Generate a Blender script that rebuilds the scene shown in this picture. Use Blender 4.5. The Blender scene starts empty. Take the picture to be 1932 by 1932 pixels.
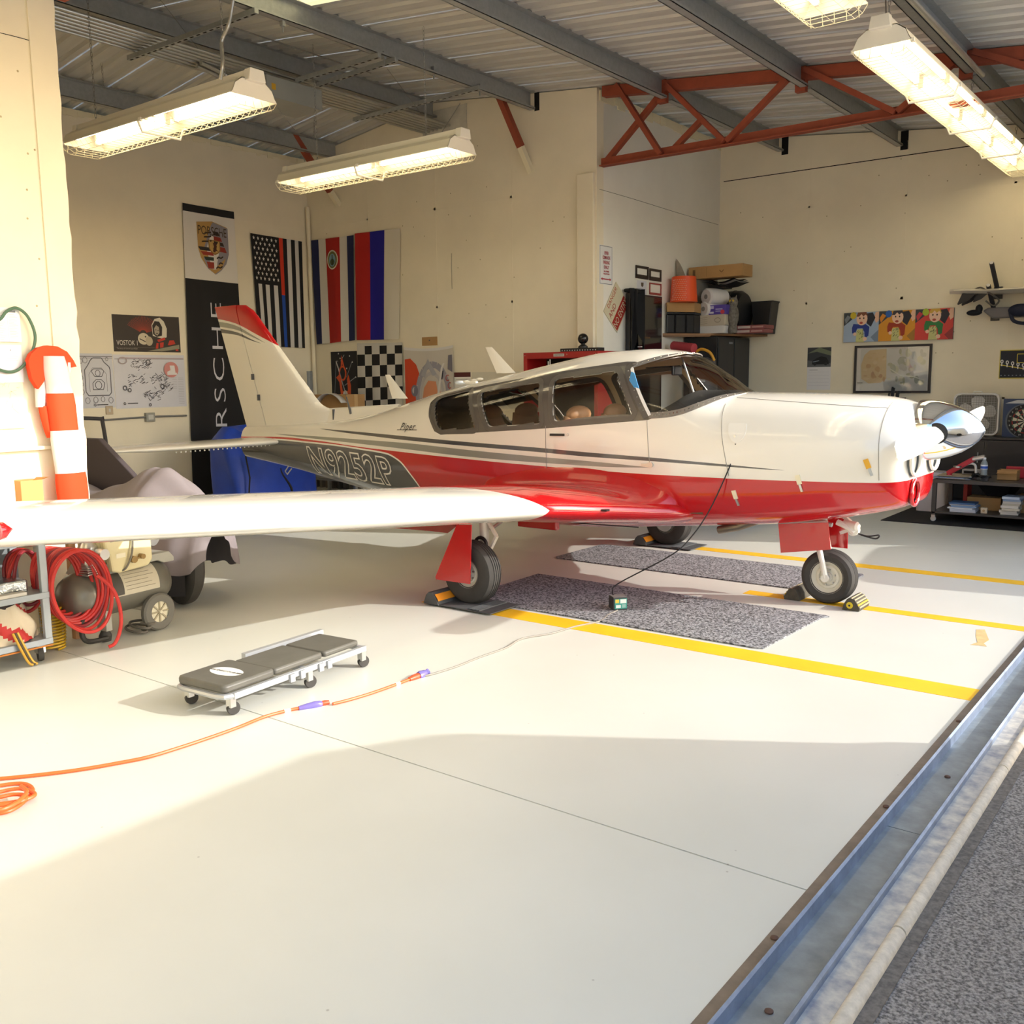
import bpy, bmesh, math, random, bisect
from mathutils import Vector, Matrix
random.seed(7)
D = bpy.data
SC = bpy.context.scene
COL = SC.collection
PI = math.pi

# ------------------------------------------------------------------ camera
CAM = Vector((2.14466, -6.29892, 1.52850))
YAW, PITCH, ROLL, FPX = 0.658350489, 0.139210464, -0.0125660011, 1807.45888
FWD = Vector((-math.sin(YAW)*math.cos(PITCH), math.cos(YAW)*math.cos(PITCH), -math.sin(PITCH)))
_r = Vector((math.cos(YAW), math.sin(YAW), 0.0))
_u = _r.cross(FWD)
RIGHT = _r*math.cos(ROLL) + _u*math.sin(ROLL)
UP = -_r*math.sin(ROLL) + _u*math.cos(ROLL)
cam_data = D.cameras.new('camera')
cam = D.objects.new('camera', cam_data)
COL.objects.link(cam)
cam.matrix_world = Matrix(((RIGHT.x, UP.x, -FWD.x, CAM.x), (RIGHT.y, UP.y, -FWD.y, CAM.y),
                           (RIGHT.z, UP.z, -FWD.z, CAM.z), (0, 0, 0, 1)))
cam_data.sensor_fit = 'HORIZONTAL'
cam_data.sensor_width = 36.0
cam_data.lens = 36.0*FPX/1932.0
cam_data.clip_end = 500
SC.camera = cam

# ------------------------------------------------------------------ sky, sun, exposure
SUN_AZ, SUN_EL = math.radians(25.0), math.radians(24.0)      # azimuth from +X towards +Y
world = D.worlds.new('world')
SC.world = world
world.use_nodes = True
wn = world.node_tree.nodes
wl = world.node_tree.links
wn.clear()
sky = wn.new('ShaderNodeTexSky')
sky.sky_type = 'NISHITA'
sky.sun_disc = False
sky.sun_elevation = SUN_EL
sky.sun_rotation = PI/2 - SUN_AZ
sky.air_density = 1.0
sky.dust_density = 1.6
sky.ozone_density = 1.0
bgn = wn.new('ShaderNodeBackground')
bgn.inputs[1].default_value = 0.5
won = wn.new('ShaderNodeOutputWorld')
wl.new(sky.outputs[0], bgn.inputs[0])
wl.new(bgn.outputs[0], won.inputs[0])
sun_data = D.lights.new('sun', 'SUN')
sun_data.energy = 4.2
sun_data.angle = math.radians(0.53)
sun_data.color = (1.0, 0.96, 0.90)
sun = D.objects.new('sun', sun_data)
COL.objects.link(sun)
sun_dir = Vector((math.cos(SUN_EL)*math.cos(SUN_AZ), math.cos(SUN_EL)*math.sin(SUN_AZ), math.sin(SUN_EL)))
sun.rotation_euler = (-sun_dir).to_track_quat('-Z', 'Y').to_euler()
sun.location = (20, 9, 12)
SC.view_settings.view_transform = 'Standard'
SC.view_settings.look = 'None'
SC.view_settings.gamma = 1.0
SC.view_settings.use_curve_mapping = False
SC.view_settings.exposure = 0.12

# ------------------------------------------------------------------ helpers
def ray_dir(px, py):
    return RIGHT*((px-966)/FPX) - UP*((py-966)/FPX) + FWD
def at(px, py, ax, v):
    """the point of the plane ax = v that lies in the direction of a picture point"""
    d = ray_dir(px, py)
    i = 'XYZ'.index(ax)
    return CAM + d*((v-CAM[i])/d[i])
def lin(c):
    if isinstance(c, str):
        c = c.lstrip('#')
        c = [int(c[i:i+2], 16)/255 for i in (0, 2, 4)]
        return tuple(x/12.92 if x <= .04045 else ((x+.055)/1.055)**2.4 for x in c)
    return tuple(c)
_M = {}
def mat(name, color, rough=.5, metal=0., noise=0., scale=6., bump=0., bscale=40., coat=0., spec=.5, emit=0., trans=0., alpha=1., ecol=None, color2=None, stretch=None, transl=0., lo=.3, hi=.7):
    if name in _M:
        return _M[name]
    m = D.materials.new(name)
    m.use_nodes = True
    nt = m.node_tree
    n, l = nt.nodes, nt.links
    b = n['Principled BSDF']
    c = lin(color)
    b.inputs['Base Color'].default_value = (*c, 1)
    b.inputs['Roughness'].default_value = rough
    b.inputs['Metallic'].default_value = metal
    b.inputs['Coat Weight'].default_value = coat
    b.inputs['Coat Roughness'].default_value = .04
    b.inputs['Specular IOR Level'].default_value = spec
    if emit:
        b.inputs['Emission Color'].default_value = (*lin(ecol or color), 1)
        b.inputs['Emission Strength'].default_value = emit
    if trans:
        b.inputs['Transmission Weight'].default_value = trans
    if alpha < 1:
        b.inputs['Alpha'].default_value = alpha
    if noise or bump:
        tc = n.new('ShaderNodeTexCoord')
        vec = tc.outputs['Object']
        if stretch:
            mp = n.new('ShaderNodeMapping')
            mp.inputs['Scale'].default_value = stretch
            l.new(vec, mp.inputs[0])
            vec = mp.outputs[0]
    if noise:
        t = n.new('ShaderNodeTexNoise')
        t.inputs['Scale'].default_value = scale
        t.inputs['Detail'].default_value = 6
        t.inputs['Roughness'].default_value = .6
        l.new(vec, t.inputs['Vector'])
        r = n.new('ShaderNodeValToRGB')
        r.color_ramp.elements[0].position = lo
        r.color_ramp.elements[1].position = hi
        c2 = lin(color2) if color2 else tuple(min(1, x*(1+noise)) for x in c)
        r.color_ramp.elements[0].color = (*[x*(1-noise) for x in c], 1) if not color2 else (*c, 1)
        r.color_ramp.elements[1].color = (*c2, 1)
        l.new(t.outputs[0], r.inputs[0])
        l.new(r.outputs[0], b.inputs['Base Color'])
    if bump:
        t2 = n.new('ShaderNodeTexNoise')
        t2.inputs['Scale'].default_value = bscale
        t2.inputs['Detail'].default_value = 4
        l.new(vec, t2.inputs['Vector'])
        bp = n.new('ShaderNodeBump')
        bp.inputs['Strength'].default_value = bump
        bp.inputs['Distance'].default_value = .01
        l.new(t2.outputs[0], bp.inputs['Height'])
        l.new(bp.outputs[0], b.inputs['Normal'])
    if transl:
        tr = n.new('ShaderNodeBsdfTranslucent')
        tr.inputs[0].default_value = (*c, 1)
        mx = n.new('ShaderNodeMixShader')
        mx.inputs[0].default_value = transl
        l.new(b.outputs[0], mx.inputs[1])
        l.new(tr.outputs[0], mx.inputs[2])
        l.new(mx.outputs[0], n['Material Output'].inputs[0])
    _M[name] = m
    return m

def orth(d):
    d = d.normalized()
    a = Vector((0, 0, 1)) if abs(d.z) < .9 else Vector((1, 0, 0))
    u = d.cross(a).normalized()
    return u, d.cross(u).normalized()

class MB:
    """collects shapes; build() links them as ONE mesh object"""
    def __init__(s):
        s.v, s.f, s.m = [], [], []
        s.cur = 0
    def use(s, i):
        s.cur = i
        return s
    def add(s, vs, fs):
        k = len(s.v)
        s.v += [tuple(p) for p in vs]
        s.f += [tuple(i+k for i in f) for f in fs]
        s.m += [s.cur]*len(fs)
        return s
    def box(s, x0, x1, y0, y1, z0, z1, M=None):
        vs = [Vector((x, y, z)) for z in (z0, z1) for y in (y0, y1) for x in (x0, x1)]
        if M is not None:
            vs = [M @ p for p in vs]
        return s.add(vs, [(0, 2, 3, 1), (4, 5, 7, 6), (0, 1, 5, 4), (2, 6, 7, 3), (0, 4, 6, 2), (1, 3, 7, 5)])
    def hexa(s, p):
        return s.add(p, [(0, 3, 2, 1), (4, 5, 6, 7), (0, 1, 5, 4), (1, 2, 6, 5), (2, 3, 7, 6), (3, 0, 4, 7)])
    def bar(s, a, b, w, h, up=(0, 0, 1)):
        a, b = Vector(a), Vector(b)
        d = (b-a).normalized()
        u = d.cross(Vector(up))
        u = u.normalized() if u.length > 1e-4 else orth(d)[0]
        t = u.cross(d).normalized()
        q = [(-w/2, -h/2), (w/2, -h/2), (w/2, h/2), (-w/2, h/2)]
        return s.hexa([a+u*i+t*j for i, j in q]+[b+u*i+t*j for i, j in q])
    def tube(s, pts, r, seg=8, cap=True, closed=False):
        pts = [Vector(p) for p in pts]
        n = len(pts)
        rr = r if isinstance(r, (list, tuple)) else [r]*n
        u = None
        vs, fs = [], []
        for i, p in enumerate(pts):
            if closed:
                d = pts[(i+1) % n]-pts[i-1]
            else:
                d = (pts[min(i+1, n-1)]-pts[max(i-1, 0)])
            if d.length < 1e-9:
                d = Vector((0, 0, 1))
            d.normalize()
            if u is None:
                u = orth(d)[0]
            else:
                u = u-d*u.dot(d)
                u = u.normalized() if u.length > 1e-5 else orth(d)[0]
            w = d.cross(u)
            vs += [p+(u*math.cos(2*PI*k/seg)+w*math.sin(2*PI*k/seg))*rr[i] for k in range(seg)]
        for i in range(n if closed else n-1):
            a, b = i*seg, ((i+1) % n)*seg
            for k in range(seg):
                fs.append((a+k, a+(k+1) % seg, b+(k+1) % seg, b+k))
        if cap and not closed:
            fs.append(tuple(reversed(range(seg))))
            fs.append(tuple(range((n-1)*seg, n*seg)))
        return s.add(vs, fs)
    def lathe(s, prof, c=(0, 0, 0), axis=(0, 0, 1), seg=24, cap=True):
        """prof = [(radius, distance along the axis)]"""
        c, ax = Vector(c), Vector(axis).normalized()
        u, w = orth(ax)
        vs, fs = [], []
        for r, h in prof:
            vs += [c+ax*h+(u*math.cos(2*PI*k/seg)+w*math.sin(2*PI*k/seg))*r for k in range(seg)]
        for i in range(len(prof)-1):
            a, b = i*seg, (i+1)*seg
            for k in range(seg):
                fs.append((a+k, a+(k+1) % seg, b+(k+1) % seg, b+k))
        if cap:
            fs.append(tuple(reversed(range(seg))))
            fs.append(tuple(range((len(prof)-1)*seg, len(prof)*seg)))
        return s.add(vs, fs)
    def prism(s, poly, ax, d0, d1):
        """2-D polygon extruded along an axis; ax X: (y,z), Y: (x,z), Z: (x,y)"""
        def P(a, b, d):
            return (d, a, b) if ax == 'X' else (a, d, b) if ax == 'Y' else (a, b, d)
        n = len(poly)
        vs = [P(a, b, d0) for a, b in poly]+[P(a, b, d1) for a, b in poly]
        fs = [tuple(range(n)), tuple(reversed(range(n, 2*n)))]
        fs += [(i, i+n, (i+1) % n+n, (i+1) % n) for i in range(n)]
        return s.add(vs, fs)
    def grid(s, fn, nu, nv, mfn=None):
        vs = [fn(i/nu, j/nv) for j in range(nv+1) for i in range(nu+1)]
        k = len(s.v)
        s.v += [tuple(p) for p in vs]
        for j in range(nv):
            for i in range(nu):
                a = k+j*(nu+1)+i
                s.f.append((a, a+1, a+nu+2, a+nu+1))
                s.m.append(mfn((i+.5)/nu, (j+.5)/nv) if mfn else s.cur)
        return s
    def sphere(s, c, r, seg=16, rings=8, sc=(1, 1, 1)):
        pr = [(max(1e-4, r*math.sin(PI*i/rings)), -r*math.cos(PI*i/rings)) for i in range(rings+1)]
        k = len(s.v)
        s.lathe(pr, (0, 0, 0), (0, 0, 1), seg)
        s.v[k:] = [(c[0]+p[0]*sc[0], c[1]+p[1]*sc[1], c[2]+p[2]*sc[2]) for p in s.v[k:]]
        return s
    def build(s, name, mats, parent=None, smooth=True, bev=0., M=None, angle=35, recalc=True):
        me = D.meshes.new(name)
        vs = s.v if M is None else [tuple(M @ Vector(p)) for p in s.v]
        me.from_pydata(vs, [], s.f)
        if not isinstance(mats, (list, tuple)):
            mats = [mats]
        for m in mats:
            me.materials.append(m)
        if len(mats) > 1:
            me.polygons.foreach_set('material_index', s.m)
        if recalc:
            bm = bmesh.new()
            bm.from_mesh(me)
            bmesh.ops.recalc_face_normals(bm, faces=bm.faces)
            bm.to_mesh(me)
            bm.free()
        if smooth:
            me.polygons.foreach_set('use_smooth', [True]*len(me.polygons))
            me.set_sharp_from_angle(angle=math.radians(angle))
        me.update()
        o = D.objects.new(name, me)
        COL.objects.link(o)
        if parent is not None:
            o.parent = parent
        if bev:
            bv = o.modifiers.new('bevel', 'BEVEL')
            bv.width = bev
            bv.segments = 2
            bv.limit_method = 'ANGLE'
        return o

def tag(o, label, cat, group=None):
    o['label'] = label
    o['category'] = cat
    if group:
        o['group'] = group
    return o
def thing(name, label, cat, loc=(0, 0, 0), rotz=0., group=None, rot=None):
    o = D.objects.new(name, None)
    COL.objects.link(o)
    o.location = loc
    o.rotation_euler = rot or (0, 0, rotz)
    o.empty_display_size = .1
    return tag(o, label, cat, group)
def struct(o):
    o['kind'] = 'structure'
    return o
def dup(root, loc=None, rot=None, label=None, scale=None):
    r = root.copy()
    COL.objects.link(r)
    if loc is not None:
        r.location = loc
    if rot is not None:
        r.rotation_euler = rot
    if scale is not None:
        r.scale = scale
    if label:
        r['label'] = label
    for ch in list(root.children):
        c = ch.copy()
        COL.objects.link(c)
        c.parent = r
        for g in ch.children:
            d = g.copy()
            COL.objects.link(d)
            d.parent = c
    return r
def text_mesh(txt, size, depth=.0, offset=0., shear=0., spacing=1., align='CENTER', sx=1.):
    cu = D.curves.new('lettering', 'FONT')
    cu.body = txt
    cu.size = size
    cu.extrude = depth
    cu.offset = offset
    cu.shear = shear
    cu.space_character = spacing
    cu.align_x = align
    cu.align_y = 'CENTER'
    cu.resolution_u = 3
    o = D.objects.new('lettering', cu)
    COL.objects.link(o)
    dg = bpy.context.evaluated_depsgraph_get()
    me = D.meshes.new_from_object(o.evaluated_get(dg))
    D.objects.remove(o)
    D.curves.remove(cu)
    if sx != 1.:
        for v in me.vertices:
            v.co.x *= sx
    return me
def text(txt, size, m, M, parent, name='lettering', **k):
    me = text_mesh(txt, size, **k)
    me.transform(M)
    me.materials.clear()
    me.materials.append(m)
    o = D.objects.new(name, me)
    COL.objects.link(o)
    o.parent = parent
    return o
def frame_m(o, u, v):
    """matrix: local x along u, local y along v, origin o"""
    o, u, v = Vector(o), Vector(u).normalized(), Vector(v).normalized()
    w = u.cross(v)
    return Matrix(((u.x, v.x, w.x, o.x), (u.y, v.y, w.y, o.y), (u.z, v.z, w.z, o.z), (0, 0, 0, 1)))
def arc(c, r, a0, a1, n, e1, e2):
    c, e1, e2 = Vector(c), Vector(e1), Vector(e2)
    return [c+e1*(r*math.cos(a0+(a1-a0)*i/n))+e2*(r*math.sin(a0+(a1-a0)*i/n)) for i in range(n+1)]
def spline(pts, n=8, closed=False):
    P = [Vector(p) for p in pts]
    out = []
    k = len(P)
    for i in range(k if closed else k-1):
        if closed:
            p0, p1, p2, p3 = P[i-1], P[i], P[(i+1) % k], P[(i+2) % k]
        else:
            p0, p1, p2, p3 = P[max(i-1, 0)], P[i], P[i+1], P[min(i+2, k-1)]
        for j in range(n):
            t = j/n
            out.append(.5*((2*p1)+(p2-p0)*t+(2*p0-5*p1+4*p2-p3)*t*t+(3*p1-p0-3*p2+p3)*t**3))
    if not closed:
        out.append(P[-1])
    return out
def rrect(x0, x1, y0, y1, r, n=5):
    out = []
    for cx, cy, a in ((x1-r, y1-r, 0), (x0+r, y1-r, PI/2), (x0+r, y0+r, PI), (x1-r, y0+r, 1.5*PI)):
        out += [(cx+r*math.cos(a+PI/2*i/n), cy+r*math.sin(a+PI/2*i/n)) for i in range(n+1)]
    return out
# ------------------------------------------------------------------ the hangar
XR, XS, XD = -8.70, -3.85, 1.193          # rear wall, step walls, door track
YT, YW = 3.071, 6.18                      # half widths of tail bay and wing bay
RIDGE = -6.25
def roof(x):
    return 4.95-.1075*(x-RIDGE) if x > RIDGE else 4.95-.131*(RIDGE-x)

def floor_mat():
    m = D.materials.new('floor_paint')
    m.use_nodes = True
    n, l = m.node_tree.nodes, m.node_tree.links
    b = n['Principled BSDF']
    tc = n.new('ShaderNodeTexCoord')
    a = n.new('ShaderNodeTexNoise')
    a.inputs['Scale'].default_value = .9
    a.inputs['Detail'].default_value = 8
    l.new(tc.outputs['Object'], a.inputs['Vector'])
    r = n.new('ShaderNodeValToRGB')
    r.color_ramp.elements[0].position = .3
    r.color_ramp.elements[0].color = (*lin('#cfd0c6'), 1)
    r.color_ramp.elements[1].position = .72
    r.color_ramp.elements[1].color = (*lin('#d8d9d0'), 1)
    l.new(a.outputs[0], r.inputs[0])
    # scuffs: thin dark streaks and specks
    mp = n.new('ShaderNodeMapping')
    mp.inputs['Scale'].default_value = (14, 4, 1)
    mp.inputs['Rotation'].default_value = (0, 0, .5)
    l.new(tc.outputs['Object'], mp.inputs[0])
    s = n.new('ShaderNodeTexNoise')
    s.inputs['Scale'].default_value = 1.6
    s.inputs['Detail'].default_value = 9
    s.inputs['Roughness'].default_value = .75
    l.new(mp.outputs[0], s.inputs['Vector'])
    sr = n.new('ShaderNodeValToRGB')
    sr.color_ramp.elements[0].position = .68
    sr.color_ramp.elements[0].color = (0, 0, 0, 1)
    sr.color_ramp.elements[1].position = .80
    sr.color_ramp.elements[1].color = (.32, .32, .32, 1)
    l.new(s.outputs[0], sr.inputs[0])
    v = n.new('ShaderNodeTexVoronoi')
    v.inputs['Scale'].default_value = 5.5
    l.new(tc.outputs['Object'], v.inputs['Vector'])
    vr = n.new('ShaderNodeValToRGB')
    vr.color_ramp.elements[0].position = .012
    vr.color_ramp.elements[0].color = (.55, .55, .55, 1)
    vr.color_ramp.elements[1].position = .03
    vr.color_ramp.elements[1].color = (0, 0, 0, 1)
    l.new(v.outputs['Distance'], vr.inputs[0])
    ad = n.new('ShaderNodeMath')
    ad.operation = 'MAXIMUM'
    l.new(sr.outputs[0], ad.inputs[0])
    l.new(vr.outputs[0], ad.inputs[1])
    mx = n.new('ShaderNodeMixRGB')
    mx.inputs[2].default_value = (*lin('#7d786c'), 1)
    l.new(ad.outputs[0], mx.inputs[0])
    l.new(r.outputs[0], mx.inputs[1])
    l.new(mx.outputs[0], b.inputs['Base Color'])
    b.inputs['Roughness'].default_value = .34
    return m
M_FLOOR = floor_mat()
M_JOINT = mat('joint_dark', '#4b483f', .9)
M_WALL = mat('wall_cream', '#ece2ca', .8, noise=.05, scale=1.3, bump=.12, bscale=9)
M_WALLW = mat('wall_offwhite', '#ebe7dc', .8, noise=.05, scale=1.1, bump=.12, bscale=9)
M_WALLN = mat('wall_cream_light', '#ebe1c8', .8, noise=.05, scale=1.5, bump=.15, bscale=6)
M_DARK = mat('gap_black', '#15120f', .95)
M_GALV = mat('galvanised', '#a9acac', .42, metal=.55, noise=.10, scale=26)
M_DECK = mat('roof_deck', '#c4c4c0', .5, metal=.25, noise=.09, scale=3.5, stretch=(.3, 3, 1))
M_SKYL = mat('skylight_sheet', '#f2e2ac', .6, noise=.05, scale=3, transl=.5)
M_OXIDE = mat('red_oxide', '#94452c', .65, noise=.12, scale=9)
M_YEL = mat('line_yellow', '#eebb22', .5, noise=.07, scale=4)
M_PUTTY = mat('paint_putty', '#e9dfc0', .8, bump=.3, bscale=30)

# floor: bed below, three slabs on it with open joints
fl = MB().box(XR, XD, -YW, YW, -.16, -.03).build('floor', M_JOINT, smooth=False)
struct(fl)
for y0, y1 in ((-YW, -3.652), (-3.645, 2.452), (2.457, YW)):
    MB().box(XR, XD, y0, y1, -.03, 0).build('slab', M_FLOOR, fl, smooth=False)
apron_mat = mat('asphalt', '#8f8b86', .95, noise=.6, scale=110, lo=.38, hi=.62, bump=.9, bscale=160)
ap = MB().box(1.49, 60, -60, 60, -.2, -.012).build('ground', apron_mat, smooth=False)
struct(ap)

# painted lines
for (y0, y1, x0, x1, lb) in ((-1.566, -1.372, -2.32, 1.192, 'wide yellow floor line under the near main wheel'),
                             (-.075, .045, -.62, 1.192, 'yellow floor line running under the nose wheel'),
                             (1.305, 1.455, -1.9, 1.192, 'yellow floor line beside the far main wheel')):
    tag(MB().box(x0, x1, y0, y1, .0, .0015).build('floor_line', M_YEL, smooth=False), lb, 'floor marking', 'painted yellow lines')

# door track at the sill
def steel(name, c, **k):
    return mat(name, c, .5, metal=.5, noise=.22, scale=11, bump=.15, bscale=25, **k)
tr = thing('door_track', 'grey steel sliding door track set in the hangar sill', 'door track', (XD, 0, 0))
YA, YB = -9.0, 7.2
MB().box(0, .044, YA, YB, -.06, .004).build('sill_plate', steel('sill_steel', '#84796c'), tr, smooth=False)
M_RUST = mat('rusty_edge', '#9a7038', .75, noise=.3, scale=30)
for x in (.044, .186):
    r_ = MB().prism([(x, -.03), (x+.012, -.03), (x+.012, .026), (x+.006, .034), (x, .026)], 'Y', YA, YB).build('rail', steel('rail_steel', '#8b98ad'), tr, smooth=False)
    MB().box(x-.006, x, YA, YB, -.03, .012).build('rust_edge', M_RUST, r_, smooth=False)
for y0, y1 in ((YA, -3.05), (-3.046, YB)):
    MB().box(.056, .186, y0, y1, -.06, -.018).build('channel_floor', steel('channel_steel', '#8d9496'), tr, smooth=False)
MB().box(.198, .262, YA, YB, -.06, .003).build('painted_strip', mat('worn_strip', '#8c8c92', .7, noise=.3, scale=16, color2='#d4cebd'), tr, smooth=False)
for y0, y1 in ((YA, -3.72), (-3.712, -2.35), (-2.342, -.9), (-.892, YB)):
    MB().prism([(.262+.02*1+.021*math.cos(a), .021*math.sin(a)*1.1-.004) for a in [PI*i/10 for i in range(11)]]+[(.261, -.06), (.303, -.06)], 'Y', y0, y1).build('kerb_pipe', mat('kerb_concrete', '#cfc7b6', .85, noise=.16, scale=30, bump=.3, bscale=60), tr)
for x, y in ((.022, -3.95), (.022, -2.95), (.12, -4.22), (.022, -4.9), (.12, -2.5), (.022, -1.9)):
    MB().lathe([(.011, 0), (.011, .004), (.006, .007)], (x, y, .004 if x < .04 else -.018), seg=12).build('bolt_head', mat('rust_bolt', '#5d4435', .7), tr)
cur = MB().box(.30, .34, YA, YB, -.1, -.006).build('kerb_edge', mat('crack_dark', '#6f6a63', .95, noise=.4, scale=60), tr, smooth=False)

# walls
def wall(name, o, m):
    w = struct(o.build(name, m, smooth=False))
    return w
T = .14
def side_poly(x0, x1, z0=0):
    xs = [x0]+([RIDGE] if x0 < RIDGE < x1 else [])+[x1]
    return [(x0, z0)]+[(x1, z0)]+[(x, roof(x)-.012) for x in reversed(xs)]
w_rear = wall('wall_rear', MB().box(XR-T, XR, -YT-T, YT+T, 0, roof(XR)-.05), M_WALL)
w_tail = wall('wall_tail_far', MB().prism(side_poly(XR, XS), 'Y', YT, YT+T), M_WALL)
w_step = wall('wall_step_far', MB().box(XS-T, XS, YT+T, YW+T, 0, roof(XS)-.04), M_WALLW)
w_wing = wall('wall_wing_far', MB().prism(side_poly(XS, XD+.3), 'Y', YW, YW+T), M_WALL)
wall('wall_tail_near', MB().prism(side_poly(XR, XS), 'Y', -YT-T, -YT), M_WALL)
w_near = wall('wall_step_near', MB().box(XS-T, XS, -YW-T, -YT-T, 0, roof(XS)-.04), M_WALLN)
wall('wall_wing_near', MB().prism(side_poly(XS, XD-.2), 'Y', -YW-T, -YW), M_WALLN)
# end cap of the near step wall with its ragged plaster edge
mb = MB()
zz = [i*.09 for i in range(53)]
edge = [-YT+random.uniform(-.004, .012) for _ in zz]
for i in range(52):
    mb.hexa([(XS, -YT-T-.02, zz[i]), (XS+.012, -YT-T-.02, zz[i]), (XS+.012, edge[i], zz[i]), (XS, edge[i], zz[i]),
             (XS, -YT-T-.02, zz[i+1]), (XS+.012, -YT-T-.02, zz[i+1]), (XS+.012, edge[i+1], zz[i+1]), (XS, edge[i+1], zz[i+1])])
mb.build('wall_edge', M_WALLN, w_near, smooth=False)
# taped drywall joints standing slightly proud of the walls
def seam(parent, m, a, b, w=.03, d=.004):
    a, b = Vector(a), Vector(b)
    mb = MB()
    n = 10
    for i in range(n):
        p, q = a.lerp(b, i/n), a.lerp(b, (i+1)/n)
        mb.bar(p, q, w*random.uniform(.7, 1.1), d, up=(0, 1, 0) if abs(a.y-b.y) < .01 else (1, 0, 0))
    mb.build('drywall_seam', m, parent, smooth=False)
for z in (1.22, 2.44, 3.66):
    seam(w_tail, M_WALL, (XR, YT, z), (XS-.2, YT, z))
    seam(w_wing, M_WALL, (XS, YW, z), (XD, YW, z))
    seam(w_rear, M_WALL, (XR, -YT, z), (XR, YT, z))
for x in (-7.5, -6.28, -5.06):
    seam(w_tail, M_WALL, (x, YT, 0), (x, YT, 4.7))
for x in (-2.6, -1.4, -.2):
    seam(w_wing, M_WALL, (x, YW, 0), (x, YW, 4.3))
seam(w_step, M_WALLW, (XS, YT+.1, 3.45), (XS, YW, 3.62))
# cracked joint lines and nail dimples
def crack(parent, pts):
    MB().tube(pts, .0022, 5).build('crack', M_DARK, parent)
crack(w_tail, spline([at(852, 478, 'Y', YT-.001), at(852, 510, 'Y', YT-.001), at(853, 545, 'Y', YT-.001)], 4))
crack(w_step, spline([at(1131, 357, 'X', XS+.001), at(1200, 377, 'X', XS+.001), at(1280, 402, 'X', XS+.001), at(1355, 424, 'X', XS+.001)], 4))
crack(w_near, spline([at(0, 62, 'X', XS+.001), at(40, 72, 'X', XS+.001), at(95, 88, 'X', XS+.001)], 4))
mb = MB()
random.seed(3)
for _ in range(46):
    x, z = random.uniform(-3.6, .6), random.uniform(1.6, 4.1)
    mb.sphere((x, YW-.001, z), .008, 8, 4, (1, .3, 1))
mb.build('nail_dimple', mat('dimple', '#b3a684', .9), w_wing)
mb = MB()
for _ in range(30):
    x, z = random.uniform(-8.4, -4.2), random.uniform(2.2, 4.4)
    mb.sphere((x, YT-.001, z), .008, 8, 4, (1, .3, 1))
mb.build('nail_dimple', mat('dimple', '#b3a684', .9), w_tail)
mb = MB()
for _ in range(26):
    mb.sphere((XS+.001, random.uniform(-4.0, -3.15), random.uniform(1.9, 4.2)), .007, 8, 4, (.3, 1, 1))
mb.build('nail_dimple', mat('dimple', '#b3a684', .9), w_near)
# boxed corner post and corner pipe
struct(MB().box(XS-.02, XS-.24, YT-.045, YT, 0, 3.78).build('trim_1', M_WALL, smooth=False, bev=.006))
struct(MB().tube([(XR+.05, YT-.04, 0), (XR+.05, YT-.04, 3.95)], .028, 10).build('trim_2', M_WALL))
# plaster smears along the top of the far step wall and black gap below the roof
mb = MB()
y = YT+.05
while y < YW-.1:
    w = random.uniform(.05, .16)
    h = random.uniform(.02, .07)
    mb.box(XS, XS+random.uniform(.004, .02), y, y+w, roof(XS)-.09-h, roof(XS)-.035)
    y += w*random.uniform(.8, 1.1)
mb.build('putty_smear', M_PUTTY, w_step, smooth=False)
mb = MB()
y = -YT+.02
while y < YT-.1:
    w = random.uniform(.05, .14)
    mb.box(XR, XR+random.uniform(.004, .014), y, y+w, roof(XR)-.07-random.uniform(0, .05), roof(XR)-.03)
    y += w
mb.build('putty_smear', M_PUTTY, w_rear, smooth=False)
MB().box(XS+.05, XD, YW-.003, YW, roof(-1)-.26, roof(-1)-.25).build('gap', M_DARK, w_wing, smooth=False)

# roof sheets: ribbed strips 0.6 m wide, three ribs each
def sheet_mesh(name, x0, x1, m):
    w, p = .62, .2
    prof = []
    for k in range(3):
        b = k*p
        prof += [(b, 0), (b+.055, 0), (b+.075, .028), (b+.115, .028), (b+.135, 0)]
    prof.append((w, 0))
    vs, fs = [], []
    for x in (x0, x1):
        vs += [(x, y, roof(x)+z) for y, z in prof]
    n = len(prof)
    for i in range(n-1):
        fs.append((i, i+1, n+i+1, n+i))
    me = D.meshes.new(name)
    me.from_pydata(vs, [], fs)
    me.materials.append(m)
    return me
RX1 = XD+.35
ceil_ = MB().box(RIDGE-.12, RIDGE+.12, -YW, YW, 4.985, 4.995).build('ceiling', M_DECK, smooth=False)
struct(ceil_)
sh_f = sheet_mesh('roof_sheet', RIDGE-.02, RX1, M_DECK)
sh_f2 = sheet_mesh('roof_sheet', RIDGE-.02, -4.72, M_DECK)
sh_f3 = sheet_mesh('roof_sheet', -3.06, RX1, M_DECK)
sh_s = sheet_mesh('skylight_sheet', -4.74, -3.04, M_SKYL)
sh_r = sheet_mesh('roof_sheet', XR-.2, RIDGE+.02, M_DECK)
ny = 21
for i in range(ny):
    y = -YW-.1+i*.6
    group = [sh_r]
    if i in (8, 9):
        group += [sh_f2, sh_s, sh_f3]
    else:
        group += [sh_f]
    for me in group:
        o = D.objects.new(me.name, me)
        COL.objects.link(o)
        o.location = (0, y, 0)
        o.parent = ceil_

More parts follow.
